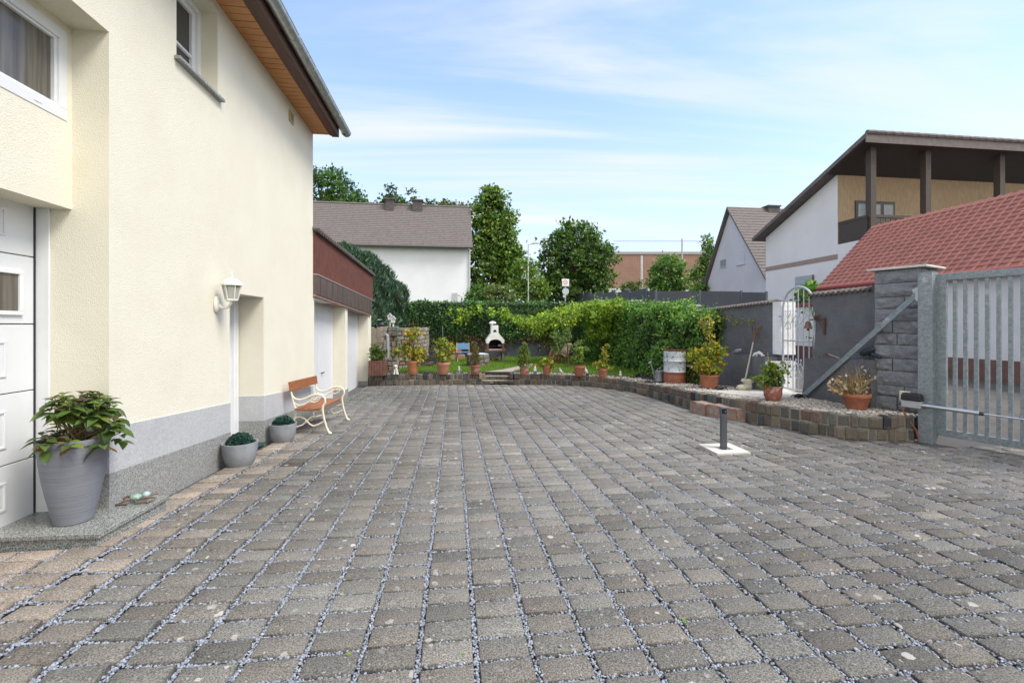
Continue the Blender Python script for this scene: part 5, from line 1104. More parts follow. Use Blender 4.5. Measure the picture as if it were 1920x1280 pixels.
MB().tube([a, b], [.019, .017], 10).build('handle', plain('grey_ash_wood', (.42, .38, .34), .75, var=.15, scale=30), t, smooth=True)
u = (b-a).normalized(); m = MB(); hd = b+u*.12; m.tube([b-u*.05, hd, hd+u*.06], [.022, .018, .014], 8)
rt = Vector((0, -1, 0)); rt = (rt-u*rt.dot(u)).normalized()
for k, s in enumerate((-.15, -.05, .06, .17)):
    m.tube([hd+u*.03, hd+u*.08+rt*s*.6, hd+u*.2+rt*s*1.0, hd+u*.36+rt*(s*1.05), hd+u*.5+rt*(s*1.0-.02)], [.011, .01, .009, .007, .004], 6)
m.build('tines', MATS['rust'], t, smooth=True)
BLK = plain('black_figure', (.012, .012, .014), .6)
for px, py, lab, nm in ((1350, 731, 'black long legged beetle figure on pebbles in front of the large climber pot', 'beetle_figurine'), (1498, 746, 'black hunched lizard figure on the slab at the foot of the steel brace', 'lizard_figurine')):
    p = Pb(px, py); x, y, z = p; t = thing(nm, lab, 'figurine', p); m = MB(); m.ball((x, y, z+.045), .085, .05, .045); m.ball((x-.08, y-.01, z+.04), .035, .03, .03)
    for s in (-1, 1):
        for q in (-.05, .02, .07): m.tube([(x+q, y, z+.05), (x+q*1.4, y+s*.06, z+.06), (x+q*1.9, y+s*.10, z+.005)], .009, 5)
    m.build('body', BLK, t, smooth=True)
# on the ledges
lz = .80
x, y, z = onx(1383, 667, 6.88); z = .81; t = thing('bird_figurine', 'grey stone bird lying on the wall ledge behind the hay fork', 'figurine', (x, y, z)); m = MB(); m.ball((x, y, z+.065), .06, .12, .06, 14, 10, Matrix.Rotation(R(-12), 3, 'X')); m.ball((x, y-.10, z+.09), .045, .05, .045); m.tube([(x, y+.08, z+.04), (x, y+.24, z+.012)], [.035, .012], 8); m.build('body', plain('grey_stone_figure', (.24, .25, .25), .85, var=.3, scale=25), t, smooth=True)
x, y, z = onx(1426, 669, 6.88); z = .81; t = thing('lizard_figurine', 'white curled lizard figure on the wall ledge next to the white gate pier', 'figurine', (x, y, z)); m = MB(); m.tube([(x-.07, y+.16, z-.01), (x-.05, y+.12, z+.04), (x, y+.05, z+.075), (x, y-.02, z+.05), (x, y-.08, z+.015), (x, y-.13, z+.025)], [.02, .035, .04, .035, .022, .014], 10); m.tube([(x, y+.1, z+.03), (x-.06, y+.05, z)], .012, 6); m.tube([(x, y-.06, z+.03), (x-.05, y-.10, z)], .012, 6); m.build('body', PLASTER, t, smooth=True)
x, y, z = onx(1558, 668, 6.88); z = .90; t = thing('hand_fork', 'rusty three pronged hand cultivator with wooden handle lying on the ledge', 'hand tool', (x, y, z)); m = MB()
for s in (-.04, 0, .04): m.tube([(x, y+.04, z+.07), (x+s, y+.09, z+.085), (x+s, y+.12, z+.07), (x+s*1.3, y+.125, z+.005)], .007, 6)
m.build('prongs', MATS['rust'], t, smooth=True); MB().tube([(x, y+.06, z+.075), (x-.01, y-.20, z+.012)], [.010, .014], 8).build('handle', MATS['greywood'], t, smooth=True)
x, y, z = onx(1592, 667, 6.88); z = .92; t = thing('rust_figurine', 'rusty iron bird shaped ornament on the ledge beside the steel brace', 'figurine', (x, y, z)); m = MB(); m.ball((x, y, z+.085), .02, .045, .07, 12, 8, Matrix.Rotation(R(28), 3, 'X')); m.tube([(x, y-.02, z+.12), (x, y-.06, z+.17)], [.02, .008], 7); m.tube([(x, y+.02, z+.04), (x, y+.06, z+.005)], .012, 6); m.build('body', MATS['rust'], t, smooth=True)
x, y, z = onx(1626, 664, 6.88); z = .925; t = thing('crow_figurine', 'life size black crow figure on the ledge against the stone pillar', 'figurine', (x, y, z)); m = MB(); CR = plain('crow_black', (.022, .024, .03), .45)
m.ball((x, y, z+.14), .055, .15, .062, 16, 10, Matrix.Rotation(R(-22), 3, 'X')); m.ball((x, y+.15, z+.225), .04, .05, .04); m.tube([(x, y+.18, z+.225), (x, y+.255, z+.20)], [.018, .004], 8); m.tube([(x, y-.10, z+.10), (x, y-.25, z+.055)], [.04, .018], 8)
for s in (-1, 1): m.tube([(x+s*.022, y-.02, z+.10), (x+s*.024, y-.03, z+.005), (x+s*.03, y+.03, z+.003)], .009, 6)
m.build('body', CR, t, smooth=True)
# bell
x, y, z = 7.07, 8.10, 1.55; t = thing('wall_bell', 'rusty cast iron bell with bird bracket and white cord beside the iron gate', 'bell', (x, y-.1, z)); m = MB(); by_ = y+.09
m.box(7.05, 7.075, 7.84, 7.88, z-.22, z+.10); m.tube([(7.06, 7.86, z+.06), (7.05, 7.95, z+.085), (7.04, by_, z+.06)], .012, 8); m.tube([(7.06, 7.86, z-.12), (7.05, 7.93, z-.02), (7.045, 8.02, z+.05)], .010, 6); m.ball((7.04, 8.05, z+.115), .025, .05, .03); m.tube([(7.04, 8.0, z+.12), (7.04, 7.93, z+.15)], [.018, .006], 6); m.build('bracket', plain('dark_rust', (.10, .05, .034), .85, var=.3, scale=30), t, smooth=True)
MB().lathe([(.078, -.11), (.07, -.10), (.05, -.04), (.045, .0), (.03, .03), (0, .04)], 20, (7.0, by_, z)).build('bell', plain('rusty_bronze', (.17, .09, .06), .6, var=.2, scale=30), t, smooth=True); MB().tube([(7.0, by_, z-.08), (7.0, by_, z-.15)], .018, 8).build('clapper', DARK, t); MB().tube([(7.0, by_, z-.15), (7.0, by_+.005, z-.34)], .009, 6).build('cord', plain('white_cord', (.7, .68, .65), .9), t)
# ================================================================ BACK OF THE GARDEN
LZ = -.055
# left retaining wall and what stands on it
rw = thing('retaining_wall', 'high retaining wall of squared grey brown stones behind the garage corner', 'wall', (-2.0, 17, 0))
RST = ([(.24, .205, .17), (.27, .24, .205), (.20, .185, .165), (.17, .17, .165), (.23, .18, .15)], [4, 4, 3, 2, 2])
m = MB(); stonewall(m, [(-2.33, 17.6), (-2.33, 15.6)][::-1], lambda x, y: -.35, lambda x, y: 1.46, 10, .13, .28, .16, RST, .02); stonewall(m, [(-2.33, 17.15), (-1.35, 17.45), (-1.0, 18.5), (-1.0, 20)], lambda x, y: -.15, lambda x, y: 1.42, 10, .11, .25, .2, RST, .02); stonewall(m, [(-2.35, 16.9), (-2.0, 16.95), (-1.98, 17.3)], lambda x, y: -.15, lambda x, y: 1.46, 9, .14, .28, .16, RST, .015); m.build('stones', MATS['cobble'], rw)
MB().prism([(-2.35, 15.66), (-2.355, 17.63), (-1.38, 17.5), (-1.03, 18.55), (-1.03, 20.05), (-4, 20), (-4, 15.66)], 'z', -.5, 1.40).build('core', MATS['mortar'], rw)
m = MB(); m.tube([(-2.25, 15.92, 1.0), (-2.25, 15.92, 1.12), (-2.2, 15.86, 1.17), (-2.17, 15.8, 1.15), (-2.16, 15.78, .4)], .055, 12); m.build('drain_pipe', plain('grey_plastic_pipe', (.27, .29, .30), .4), None, smooth=True); tag(bpy.data.objects['drain_pipe'], 'grey bent plastic drain pipe on the retaining wall behind the planter box', 'pipe')
m = MB(); m.tube([(-2.02, 16.9, 1.45), (-1.98, 16.86, 1.3), (-1.98, 16.85, .9), (-2.0, 16.86, .6)], .02, 8); m.build('garden_hose', plain('green_hose', (.02, .10, .07), .5), None, smooth=True); tag(bpy.data.objects['garden_hose'], 'dark green garden hose hanging over the retaining wall', 'hose')
x, y, z = -2.5, 16.6, 1.43; t = thing('dark_bird_figurine', 'dark blue grey bird figure on top of the retaining wall under the conifer hedge', 'figurine', (x, y, z)); m = MB(); m.ball((x, y, z+.09), .13, .08, .09, 14, 10, Matrix.Rotation(R(-20), 3, 'Y')); m.ball((x+.12, y, z+.16), .05, .05, .05); m.build('body', plain('dark_slate_figure', (.03, .035, .05), .4), t, smooth=True)
for px, base, top, lab, lean in ((737, 1.42, 593, 'white bird box on a white post standing on the retaining wall, nearer of the pair', 0), (731, 1.44, 588, 'white bird box on a thin white post, half hidden behind the nearer one', .02)):
    x, y, _ = ony(px, 600, 17.4 if px > 735 else 17.65); zt = ony(px, top, y)[2]; t = thing('bird_house', lab, 'bird house', (x, y, base)); MB().tube([(x, y, base), (x, y, zt-.2)], .036 if px > 735 else .026, 10).build('post', plain('white_post', (.68, .69, .70), .6), t, smooth=True)
    m = MB(); m.prism([(x-.07, zt-.24), (x+.07, zt-.24), (x+.075, zt-.08), (x, zt), (x-.075, zt-.08)], 'y', y-.07, y+.07); m.build('box', plain('white_bird_box', (.66, .66, .67), .6), t, bevel=.006); MB().tube([(x-.01, y-.072, zt-.12), (x-.01, y-.06, zt-.12)], .02, 12).build('entrance_hole', DARK, t)
    m = MB(); m.bar((x-.10, y, zt-.105), (x+.005, y, zt+.018), .014, .19, (0, 1, 0)) ; m.bar((x+.10, y, zt-.105), (x-.005, y, zt+.018), .014, .19, (0, 1, 0)); m.build('roof', plain('white_bird_box', (.66, .66, .67), .6), t)
def hedge_boxes(name, label, boxes, n, leaf, cols, wts, cat='hedge', width=.4, mat=None, trunk=None, far=True, up=.0, core=(.012, .022, .01), droop=.25, bulge=.10, outdir=(0, -1, 0)):
    """boxes (x0,x1,y0,y1,z0,z1): leaf-sized faces over an uneven hedge body"""
    t = thing(name, label, cat, ((boxes[0][0]+boxes[0][1])/2, (boxes[0][2]+boxes[0][3])/2, boxes[0][4])); P = []; Dn = []
    area = []
    for b in boxes: area.append(((b[1]-b[0])*(b[5]-b[4]))+((b[3]-b[2])*(b[5]-b[4]))*2+(b[1]-b[0])*(b[3]-b[2]))
    area = np.array(area)/sum(area); m = MB()
    for b, a in zip(boxes, area):
        k = int(n*a); x0, x1, y0, y1, z0, z1 = b; fa = np.array([(x1-x0)*(z1-z0), (y1-y0)*(z1-z0), (y1-y0)*(z1-z0), (x1-x0)*(y1-y0)]); f = rng.choice(4, k, p=fa/fa.sum()); u, v = rng.random(k), rng.random(k)
        pp = np.zeros((k, 3)); nn = np.zeros((k, 3))
        for q, (fn, nrm) in enumerate(((lambda u, v: (x0+(x1-x0)*u, y0+0*u, z0+(z1-z0)*v), (0, -1, 0)), (lambda u, v: (x0+0*u, y0+(y1-y0)*u, z0+(z1-z0)*v), (-1, 0, 0)), (lambda u, v: (x1+0*u, y0+(y1-y0)*u, z0+(z1-z0)*v), (1, 0, 0)), (lambda u, v: (x0+(x1-x0)*u, y0+(y1-y0)*v, z1+0*u), (0, 0, 1)))):
            s_ = f == q; pp[s_] = np.stack(fn(u[s_], v[s_]), 1); nn[s_] = nrm
        wob = np.sin(pp[:, 0]*2.3+pp[:, 2]*1.7)+np.sin(pp[:, 1]*2.9+pp[:, 2]*3.1+1)+np.sin(pp[:, 0]*5.3+pp[:, 1]*4.1+pp[:, 2]*4.7)
        d = (wob*.33*bulge+rng.normal(0, .35*bulge, k)-rng.random(k)**3*.25)[:, None]; P.append(pp+nn*d+rng.normal(0, .03, (k, 3))); Dn.append(nn)
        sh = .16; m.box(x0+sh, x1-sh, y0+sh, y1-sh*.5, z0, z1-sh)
    P = np.concatenate(P); Dn = np.concatenate(Dn); k = len(P); tone = 1+.22*np.sin(P[:, 0]*3.1+P[:, 2]*2.3+np.sin(P[:, 1]*2.2))*np.sin(P[:, 2]*3.3+P[:, 1]*1.9+P[:, 0])
    leaves('foliage', P, unit(Dn*.5+rdir(k)+np.array([0, 0, -.45+up])), unit(Dn*.9+rdir(k)*.75+np.array([0, 0, .3])), leaf*(.6+.75*rng.random(k)), palette(k, cols, wts)*tone[:, None], mat or LEAF, t, width=width, far=far, droop=droop)
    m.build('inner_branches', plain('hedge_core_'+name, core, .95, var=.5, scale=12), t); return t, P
# ivy over the back wall
IVY = [(0.041, 0.117, 0.037), (0.070, 0.174, 0.047), (0.112, 0.244, 0.061), (0.025, 0.070, 0.028), (0.199, 0.351, 0.082)]
t, _ = hedge_boxes('ivy_hedge', 'dark green ivy covering the back garden wall behind the barbecue', [(-2.9, 7.4, 22.0, 22.7, .75, 2.62)], 26000, .09, IVY, [4, 4, 3, 4, .8], width=.45)
n = 3400; xs = rng.uniform(-1.6, 7, n); zz = .12+.95*rng.random(n)**1.3; P = np.column_stack([xs, 21.98+rng.normal(0, .08, n)+.25*(zz < .3), zz]); keep = (np.sin(xs*2.1)+np.sin(xs*5.3+1)*.7+rng.normal(0, .6, n) > -.4) & ~((xs > 2.75) & (xs < 4.2) & (zz < .62)); P = P[keep]; n = len(P)
leaves('withered_leaves', P, rdir(n, -.6), unit(rdir(n)+np.array([0, -1, .2])), .06+.07*rng.random(n), palette(n, [(.20, .115, .06), (.13, .07, .038), (.27, .17, .09), (.05, .04, .03), (.03, .05, .02)], [3, 3, 1.5, 3, 1.5]), DRY, t, width=.42, far=True)
bw = thing('back_wall', 'low grey rendered garden wall showing under the ivy right of the barbecue', 'wall', (2.5, 22.3, 0)); m = MB(); m.box(-2.2, 7.4, 22.15, 22.55, -.4, 2.50); m.build('wall', plain('slate_grey_render', (.085, .10, .115), .9, var=.2, scale=4), bw); MB().box(-2.2, 7.4, 22.1, 22.6, 2.505, 2.58).build('coping', plain('concrete_coping', (.25, .25, .24), .9), bw)
# ivy on the right-hand wall
RIV = [(0.094, 0.221, 0.047), (0.145, 0.291, 0.055), (0.221, 0.385, 0.070), (0.051, 0.127, 0.034), (0.351, 0.490, 0.094)]
hedge_boxes('ivy_hedge', 'bright thick ivy hedge over the right hand garden wall behind the barrel', [(6.35, 7.35, 11.15, 12.8, -.1, 1.82), (6.15, 7.35, 12.8, 15.2, -.1, 2.08), (6.25, 7.4, 15.2, 18.2, -.1, 2.24), (6.35, 7.4, 18.2, 21.9, .0, 2.40)], 42000, .082, RIV, [4, 4, 3, 3.5, 1], width=.46, bulge=.17)
# grapevine arbour
gv = thing('grapevine', 'yellow green grapevine arching over the lawn between the two ivy hedges', 'vine', (5.2, 19, LZ))
VC = [(0.227, 0.356, 0.041), (0.324, 0.438, 0.049), (0.145, 0.259, 0.036), (0.421, 0.470, 0.065), (0.089, 0.179, 0.032)]
crown('foliage', [(5.6, 18.6, 2.05, 1.3, 1.2, .38), (4.4, 18.2, 1.75, .9, 1.0, .42), (3.55, 18.4, 1.50, .75, .6, .35), (3.0, 18.8, 1.62, .4, .35, .22), (5.8, 17.4, 2.05, .7, .9, .42), (6.0, 18.0, 1.3, .5, 1.0, .5), (4.0, 18.9, 1.2, .35, .4, .5), (6.2, 16.6, 2.2, .5, .7, .3)], 720, 11, .17, .105, VC, [4, 4, 3, 1.5, 2], gv, inner=.35, width=.5)
crown('trailing_shoots', [(.9, 21.5, 2.2, 1.3, .2, .22), (.3, 21.45, 1.75, .5, .15, .35), (2.3, 21.0, 2.0, .5, .2, .28), (2.7, 20.6, 1.75, .6, .3, .22)], 90, 8, .13, .12, VC, [4, 4, 3, 1, 1], gv, inner=.2, width=.5)
m = MB(); stemtube(m, (4.15, 18.7, LZ), (4.25, 18.6, 1.7), .035, .05); stemtube(m, (6.0, 17.6, LZ), (5.8, 17.8, 1.9), .03, .05); stemtube(m, (5.0, 19.4, LZ), (5.2, 19.0, 2.0), .04, .05); m.tube([(2.2, 21.2, 2.3), (3.4, 18.9, 2.1), (5.8, 18.2, 2.3)], .012, 6); m.build('vine_stem', MATS['bark'], gv, smooth=True)
n = 900; P = np.column_stack([rng.normal(4.05, .22, n), rng.normal(18.85, .2, n), .9+.75*rng.random(n)]); leaves('withered_leaves', P, rdir(n, -.6), rdir(n), .07+.05*rng.random(n), palette(n, [(.20, .15, .06), (.13, .09, .04), (.1, .12, .04)], None), DRY, gv, far=True)
# conifer hedge
CON = [(0.054, 0.115, 0.074), (0.081, 0.162, 0.101), (0.034, 0.074, 0.049), (0.115, 0.203, 0.135), (0.068, 0.121, 0.047)]
for k, (x, y, r, zt, lab) in enumerate(((-3.35, 17.6, .75, 4.15, 'tall blue green columnar conifer in the hedge, closest to the garage roof'), (-3.0, 18.7, .72, 3.85, 'blue green columnar conifer in the hedge, middle one behind the bird boxes'), (-2.72, 20.3, .8, 3.35, 'dark green columnar conifer at the end of the hedge next to the back ivy'), (-3.9, 16.9, .8, 4.3, 'columnar conifer half hidden behind the garage roof tiles'))):
    t = thing('conifer', lab, 'conifer', (x, y, 1.35), 0, 'columnar conifers above the retaining wall'); n = 5200; zz = rng.random(n); a = rng.random(n)*2*math.pi; rr = r*np.where(zz > .72, np.sqrt(np.clip(1-((zz-.72)/.3)**2, 0, 1)), .88+.12*np.sin(zz*9+k))*(.78+.26*rng.random(n))*(1+.10*np.sin(a*5+zz*7)+.07*np.sin(a*11+zz*17))
    P = np.column_stack([x+rr*np.cos(a), y+rr*np.sin(a), 1.40+zz*(zt-1.40)]); od = np.column_stack([np.cos(a), np.sin(a), np.zeros(n)]); tone = 1+.25*np.sin(a*7+zz*11)[:, None]
    leaves('foliage', P, unit(od*.5+np.array([0, 0, .9])+rng.normal(0, .35, (n, 3))), unit(od+rdir(n)*.5), .16*(.6+.8*rng.random(n)), palette(n, CON, [4, 3, 3, 1.2, 1.5] if k < 2 else [3, 1, 4, .3, 3])*tone, NEED, t, width=.2, far=True); MB().tube([(x, y, 1.0), (x, y, zt-.4)], [.09, .03], 8).lathe([(r*.62, 0), (r*.66, 1.2), (r*.5, (zt-1.5)*.8), (.05, zt-1.7)], 14, (x, y, 1.45)).build('trunk', plain('conifer_core', (.03, .028, .018), .95), t)
# low pink walls, chair, round stone table, barbecue
lw = thing('sandstone_wall', 'low pinkish sandstone wall behind the pots under the ivy', 'wall', (0, 20.8, LZ)); m = MB(); stonewall(m, [(-.75, 20.6), (.45, 20.8)], lambda x, y: -.08, lambda x, y: .45, 2, .3, .55, .3, ([(.34, .20, .16), (.38, .27, .22), (.30, .24, .20), (.36, .18, .12)], [3, 3, 2, 2]), .02); m.build('stones', MATS['cobble'], lw)
ds = thing('dark_boulder', 'stack of dark rough stones beside the retaining wall behind the yellow climber', 'stone', (-1.0, 18.6, LZ)); roughblock([(-1.1, 18.0), (-.55, 18.0), (-.5, 18.4), (-1.1, 18.4)], LZ, .30, 2, .03).build('stone', plain('dark_rough_stone', (.06, .055, .055), .9, bump=.02), ds, smooth=60); roughblock([(-1.15, 17.2), (-.7, 17.2), (-.7, 17.5), (-1.15, 17.5)], LZ, .12, 2, .02).build('stone', plain('brown_rough_stone', (.11, .08, .065), .9, bump=.02), ds, smooth=60)
c = onz(868, 678, LZ); x, y, z = c[0], c[1], LZ; t = thing('garden_chair', 'wooden folding chair with blue fabric back and seat beside the round stone table', 'chair', (x, y, z)); WD = plain('honey_wood', (.42, .25, .08), .55, var=.12, scale=30); BL = plain('blue_canvas', (.085, .20, .34), .85, var=.1, scale=20)
hw_ = .27
for s in (-1, 1):
    MB().bar((x+s*hw_, y+.12, z+.40), (x+s*hw_, y+.24, z+.80), .035, .03, (1, 0, 0)).build('back_post', WD, t, bevel=.004); MB().bar((x+s*hw_, y+.24, z), (x+s*hw_, y-.20, z+.40), .035, .03, (1, 0, 0)).build('leg', WD, t, bevel=.004); MB().bar((x+s*(hw_-.04), y-.24, z), (x+s*(hw_-.04), y+.18, z+.42), .035, .03, (1, 0, 0)).build('leg', WD, t, bevel=.004)
MB().bar((x, y+.155, z+.52), (x, y+.235, z+.79), hw_*2, .02, (0, 1, .3)).build('backrest', BL, t, bevel=.006); MB().box(x-hw_, x+hw_, y-.22, y+.16, z+.40, z+.425).build('seat', BL, t, bevel=.006)
c = onz(896, 686, LZ); x, y, z = c[0], c[1], LZ; t = thing('stone_table', 'round drum shaped stone block plinth with a pale grey cover on the lawn', 'stone table', (x, y, z)); m = MB(); r = .43; ring = [(x+r*math.cos(a), y+r*math.sin(a)) for a in np.linspace(-math.pi, math.pi, 40)]; stonewall(m, ring, lambda x, y: z-.03, lambda x, y: z+.46, 3, .17, .27, .1, ([(.15, .135, .12), (.19, .17, .15), (.11, .105, .10)], [3, 3, 2]), .016); m.build('stones', MATS['cobble'], t)
MB().lathe([(r-.035, -.05), (r-.03, .44)], 32, (x, y, z)).build('core', MATS['mortar'], t); MB().lathe([(r-.03, .45), (r-.02, .468), (r*.6, .495), (0, .52)], 32, (x, y, z)).build('cover', plain('pale_grey_cover', (.42, .46, .50), .6), t, smooth=True)
c = onz(930, 678, LZ); x, y, z = c[0], c[1]+.3, LZ; t = thing('masonry_barbecue', 'white masonry garden barbecue with chimney, brown surround and firewood below', 'barbecue', (x, y, z)); k_ = zdepth(x, y)/853.0; PB = lambda px, py: (x+(px-929.5)*k_, EYE-(py-610)*k_)
GRY = plain('grey_concrete', (.20, .195, .185), .9, var=.15); BRW = plain('brown_concrete', (.135, .07, .06), .8, var=.15); BWH = plain('white_concrete', (.72, .72, .71), .8, var=.08, scale=6, grime=((.35, .33, .3), .4))
yb0, yb1 = y-.28, y+.32
def pz(py): return EYE-(py-610)*k_
def pxx(px): return x+(px-929.5)*k_
for a, b in ((912.5, 916.5), (941, 945)): MB().box(pxx(a), pxx(b), yb0+.03, yb1, z, pz(659)-.001).build('leg', GRY, t, bevel=.006)
MB().box(pxx(909), pxx(948), yb0-.05, yb1+.02, pz(659), pz(655)).build('table_slab', BRW, t, bevel=.01)

for a, b in ((912, 916.3), (940.7, 945)): MB().box(pxx(a), pxx(b), yb0, yb1, pz(655)+.001, pz(643)).build('side_panel', BRW, t, bevel=.008)
MB().box(pxx(916.3), pxx(940.7), yb1-.06, yb1, pz(655), pz(630)).build('fire_back', plain('soot', (.012, .012, .012), .95), t); MB().box(pxx(916.4), pxx(940.6), yb0+.0, yb0+.04, pz(655)+.001, pz(653.5)).build('front_edge', plain('pale_edge', (.5, .48, .45), .8), t)
o_ = [PB(912, 643), PB(912, 637)]+[PB(912.5, 636), PB(920.5, 624), PB(921, 622), PB(921, 610), PB(938-.5, 610), PB(937, 610)]
prof = [(912, 643), (911.6, 637), (920.6, 624.2), (921.2, 609.5), (933.8, 609.5), (934.4, 624.2), (945.4, 637), (945, 643), (940.6, 643)]+[(928.5+12.1*math.cos(a), 643-7.2*math.sin(a)) for a in np.linspace(.0, math.pi, 12)][1:-1]+[(916.4, 643)]
m = MB(); pl = [PB(a, b) for a, b in prof]
m.prism(pl, 'y', yb0, yb0+.10); hd = m.build('hood', BWH, t)
pl2 = [PB(a, b) for a, b in [(912, 643), (911.6, 637), (920.6, 624.2), (921.2, 609.5), (933.8, 609.5), (934.4, 624.2), (945.4, 637), (945, 643)]]
m = MB(); n_ = len(pl2); m.add([(p[0], yb0+.1005, p[1]) for p in pl2]+[(p[0], yb1, p[1]) for p in pl2], [(i, i+1, n_+i+1, n_+i) for i in range(n_-1)]+[tuple(range(n_, 2*n_))]); m.build('hood_back', BWH, t)
ar = [PB(927.5+3.3*math.cos(a), 622.3-4.6*math.sin(a)) for a in np.linspace(0, math.pi, 9)]; MB().prism(ar, 'y', yb0-.003, yb0+.02).build('flue_opening', plain('soot', (.012, .012, .012), .95), t)
m = MB(); ar2 = [PB(928+4*math.cos(a), 609.5-3.3*math.sin(a)) for a in np.linspace(0, math.pi, 9)]; m.prism(ar2, 'y', yb0+.0, yb0+.2); m.build('chimney_vent', plain('soot', (.012, .012, .012), .95), t); a_, b_ = PB(920, 608.5); MB().ball((pxx(924), y-.1, pz(606)), .16, .12, .09, 12, 8).build('chimney_cap', BWH, t, smooth=True)
m = MB()
for i in range(9): m.tube([(pxx(917)+i*(pxx(940)-pxx(917))/8, yb0+.06, pz(648.5)), (pxx(917)+i*(pxx(940)-pxx(917))/8, yb1-.08, pz(648.5))], .006, 5)
m.box(pxx(934), pxx(940), yb0+.1, yb0+.3, pz(649), pz(645.5)); m.build('grill_grate', plain('ashy_metal', (.22, .19, .16), .8), t)
m = MB()
for i in range(26):
    xx = random.uniform(pxx(917.5), pxx(940)); lv = random.random(); zz = z+.03+.24*lv*(1-abs((xx-x)/(15*k_))**2); aa = random.uniform(-.3, .3); m.tube([(xx, yb0+.1+random.uniform(-.02, .06), zz), (xx+aa*.3, yb1-.1, zz+random.uniform(-.03, .03))], random.uniform(.022, .042), 6)
tag(m.build('firewood', plain('split_firewood', (.26, .19, .13), .9, var=.45, scale=14), None, smooth=40), 'pile of split firewood stacked under the masonry barbecue', 'firewood', kind='stuff')
# small tree on the lawn
c = onz(1065, 690, LZ); x, y = c[0], c[1]; t = thing('young_tree', 'young slender fruit tree with loose tufts of leaves on the lawn before the old plough', 'tree', (x, y, LZ)); kk = zdepth(x, y)/853.; q = lambda px, py, dy=0: (x+(px-1065)*kk, y+dy, EYE-(py-610)*kk)
m = MB(); m.tube([q(1065.5, 690), q(1065, 670), q(1064, 650), q(1062, 630), q(1064, 618)], [.032, .028, .024, .018, .01], 8); m.tube([q(1064, 645), q(1052, 634), q(1038, 627)], [.014, .011, .007], 6); m.tube([q(1065, 660), q(1075, 652), q(1084, 650)], [.012, .01, .006], 6); m.tube([q(1065, 668), q(1052, 662), q(1046, 658)], [.01, .008, .005], 6); m.tube([q(1064.5, 650), q(1075, 645), q(1086, 641)], [.01, .008, .005], 6); m.build('trunk', MATS['bark'], t, smooth=True)
E_ = lambda px, py, rx, rz, dy=0: (*q(px, py, dy), rx, rx*.8, rz)
crown('crown', [E_(1052, 638, .26, .16), E_(1040, 627, .16, .12), E_(1063, 627, .16, .18), E_(1066, 617, .08, .1), E_(1044, 657, .17, .09), E_(1078, 652, .20, .13), E_(1090, 642, .12, .07), E_(1093, 656, .2, .12), E_(1048, 648, .15, .1)], 150, 9, .08, .085, [(.16, .25, .085), (.24, .33, .11), (.10, .17, .05), (.28, .34, .07)], [4, 3, 3, .8], t, inner=.15, width=.26)
# old plough
c = onz(1048, 683, LZ); x, y = c[0], c[1]; t = thing('old_plough', 'rusty antique farm implement with curved iron wheels and weathered wooden hopper on the lawn', 'farm implement', (x, y, LZ)); kk = zdepth(x, y)/853.; q = lambda px, py, dy=0: (x+(px-1048)*kk, y+dy, EYE-(py-610)*kk)
def arc(px, py, r, a0, a1, dy, n=18, sx=.55): return [(q(px, py)[0]+r*sx*math.cos(a), y+dy+r*.5*math.cos(a), q(px, py)[2]+r*math.sin(a)) for a in np.linspace(a0, a1, n)]
for px, py, r, dy, nm in ((1037, 671, .36, 0, 'wheel'), (1054, 672, .36, .25, 'wheel')): 
    m = MB(); m.tube(arc(px, py, r, .9, 5.2, dy), .028, 7); m.tube(arc(px, py, r*.72, .9, 5.0, dy+.06), .014, 6)
    for a in (1.6, 2.6, 3.6, 4.6): m.tube([(q(px, py)[0], y+dy, q(px, py)[2]), (q(px, py)[0]+r*.55*math.cos(a), y+dy+r*.5*math.cos(a), q(px, py)[2]+r*math.sin(a))], .012, 5)
    m.build(nm, MATS['rust'], t, smooth=True)
for px, py, r, dy in ((1037, 675, .19, -.15), (1053, 676, .22, .1)): MB().tube(arc(px, py, r, .6, 5.6, dy), .024, 7).build('small_wheel', MATS['rust'], t, smooth=True)
m = MB(); m.tube([q(1033, 664), q(1056, 665), q(1064, 671)], .022, 6); m.tube([q(1036, 679), q(1062, 681)], .02, 6); m.tube([q(1054, 665), q(1048, 682)], .016, 6); m.tube([q(1056, 668), q(1062, 682)], .02, 6); m.tube([q(1052, 660), q(1063, 668)], .02, 6); m.tube([q(1066, 672, .2), q(1084, 663, .3), q(1086, 650, .3)], .02, 6); m.tube([q(1084, 664, .3), q(1086, 646, .3)], .03, 6); m.build('frame', MATS['rust'], t, smooth=True)
pts = [q(1051, 664), q(1063.5, 643), q(1071, 643), q(1068, 655), q(1063, 668), q(1057, 668)]; m = MB(); n_ = len(pts); m.add([(a, b-.16, c_) for a, b, c_ in pts]+[(a, b+.28, c_) for a, b, c_ in pts], [tuple(range(n_)), tuple(range(2*n_-1, n_-1, -1))]+[(i, (i+1) % n_, n_+(i+1) % n_, n_+i) for i in range(n_)]); m.build('hopper', plain('pale_old_wood', (.42, .32, .25), .85, var=.15, scale=20), t, bevel=.008); MB().bar(q(1053, 658, -.17), q(1064, 668, -.17), .03, .02).bar(q(1056, 655, -.17), q(1062, 664, -.17), .02, .02).build('strap', MATS['rust'], t)
a_, b_, c_ = q(1089, 644, .3); MB().box(a_-.09, a_+.09, b_-.1, b_+.1, c_, c_+.035).build('seat_board', plain('pale_old_wood', (.42, .32, .25), .85), t)
# ================================================================ BEYOND THE GARDEN
gb = -.75
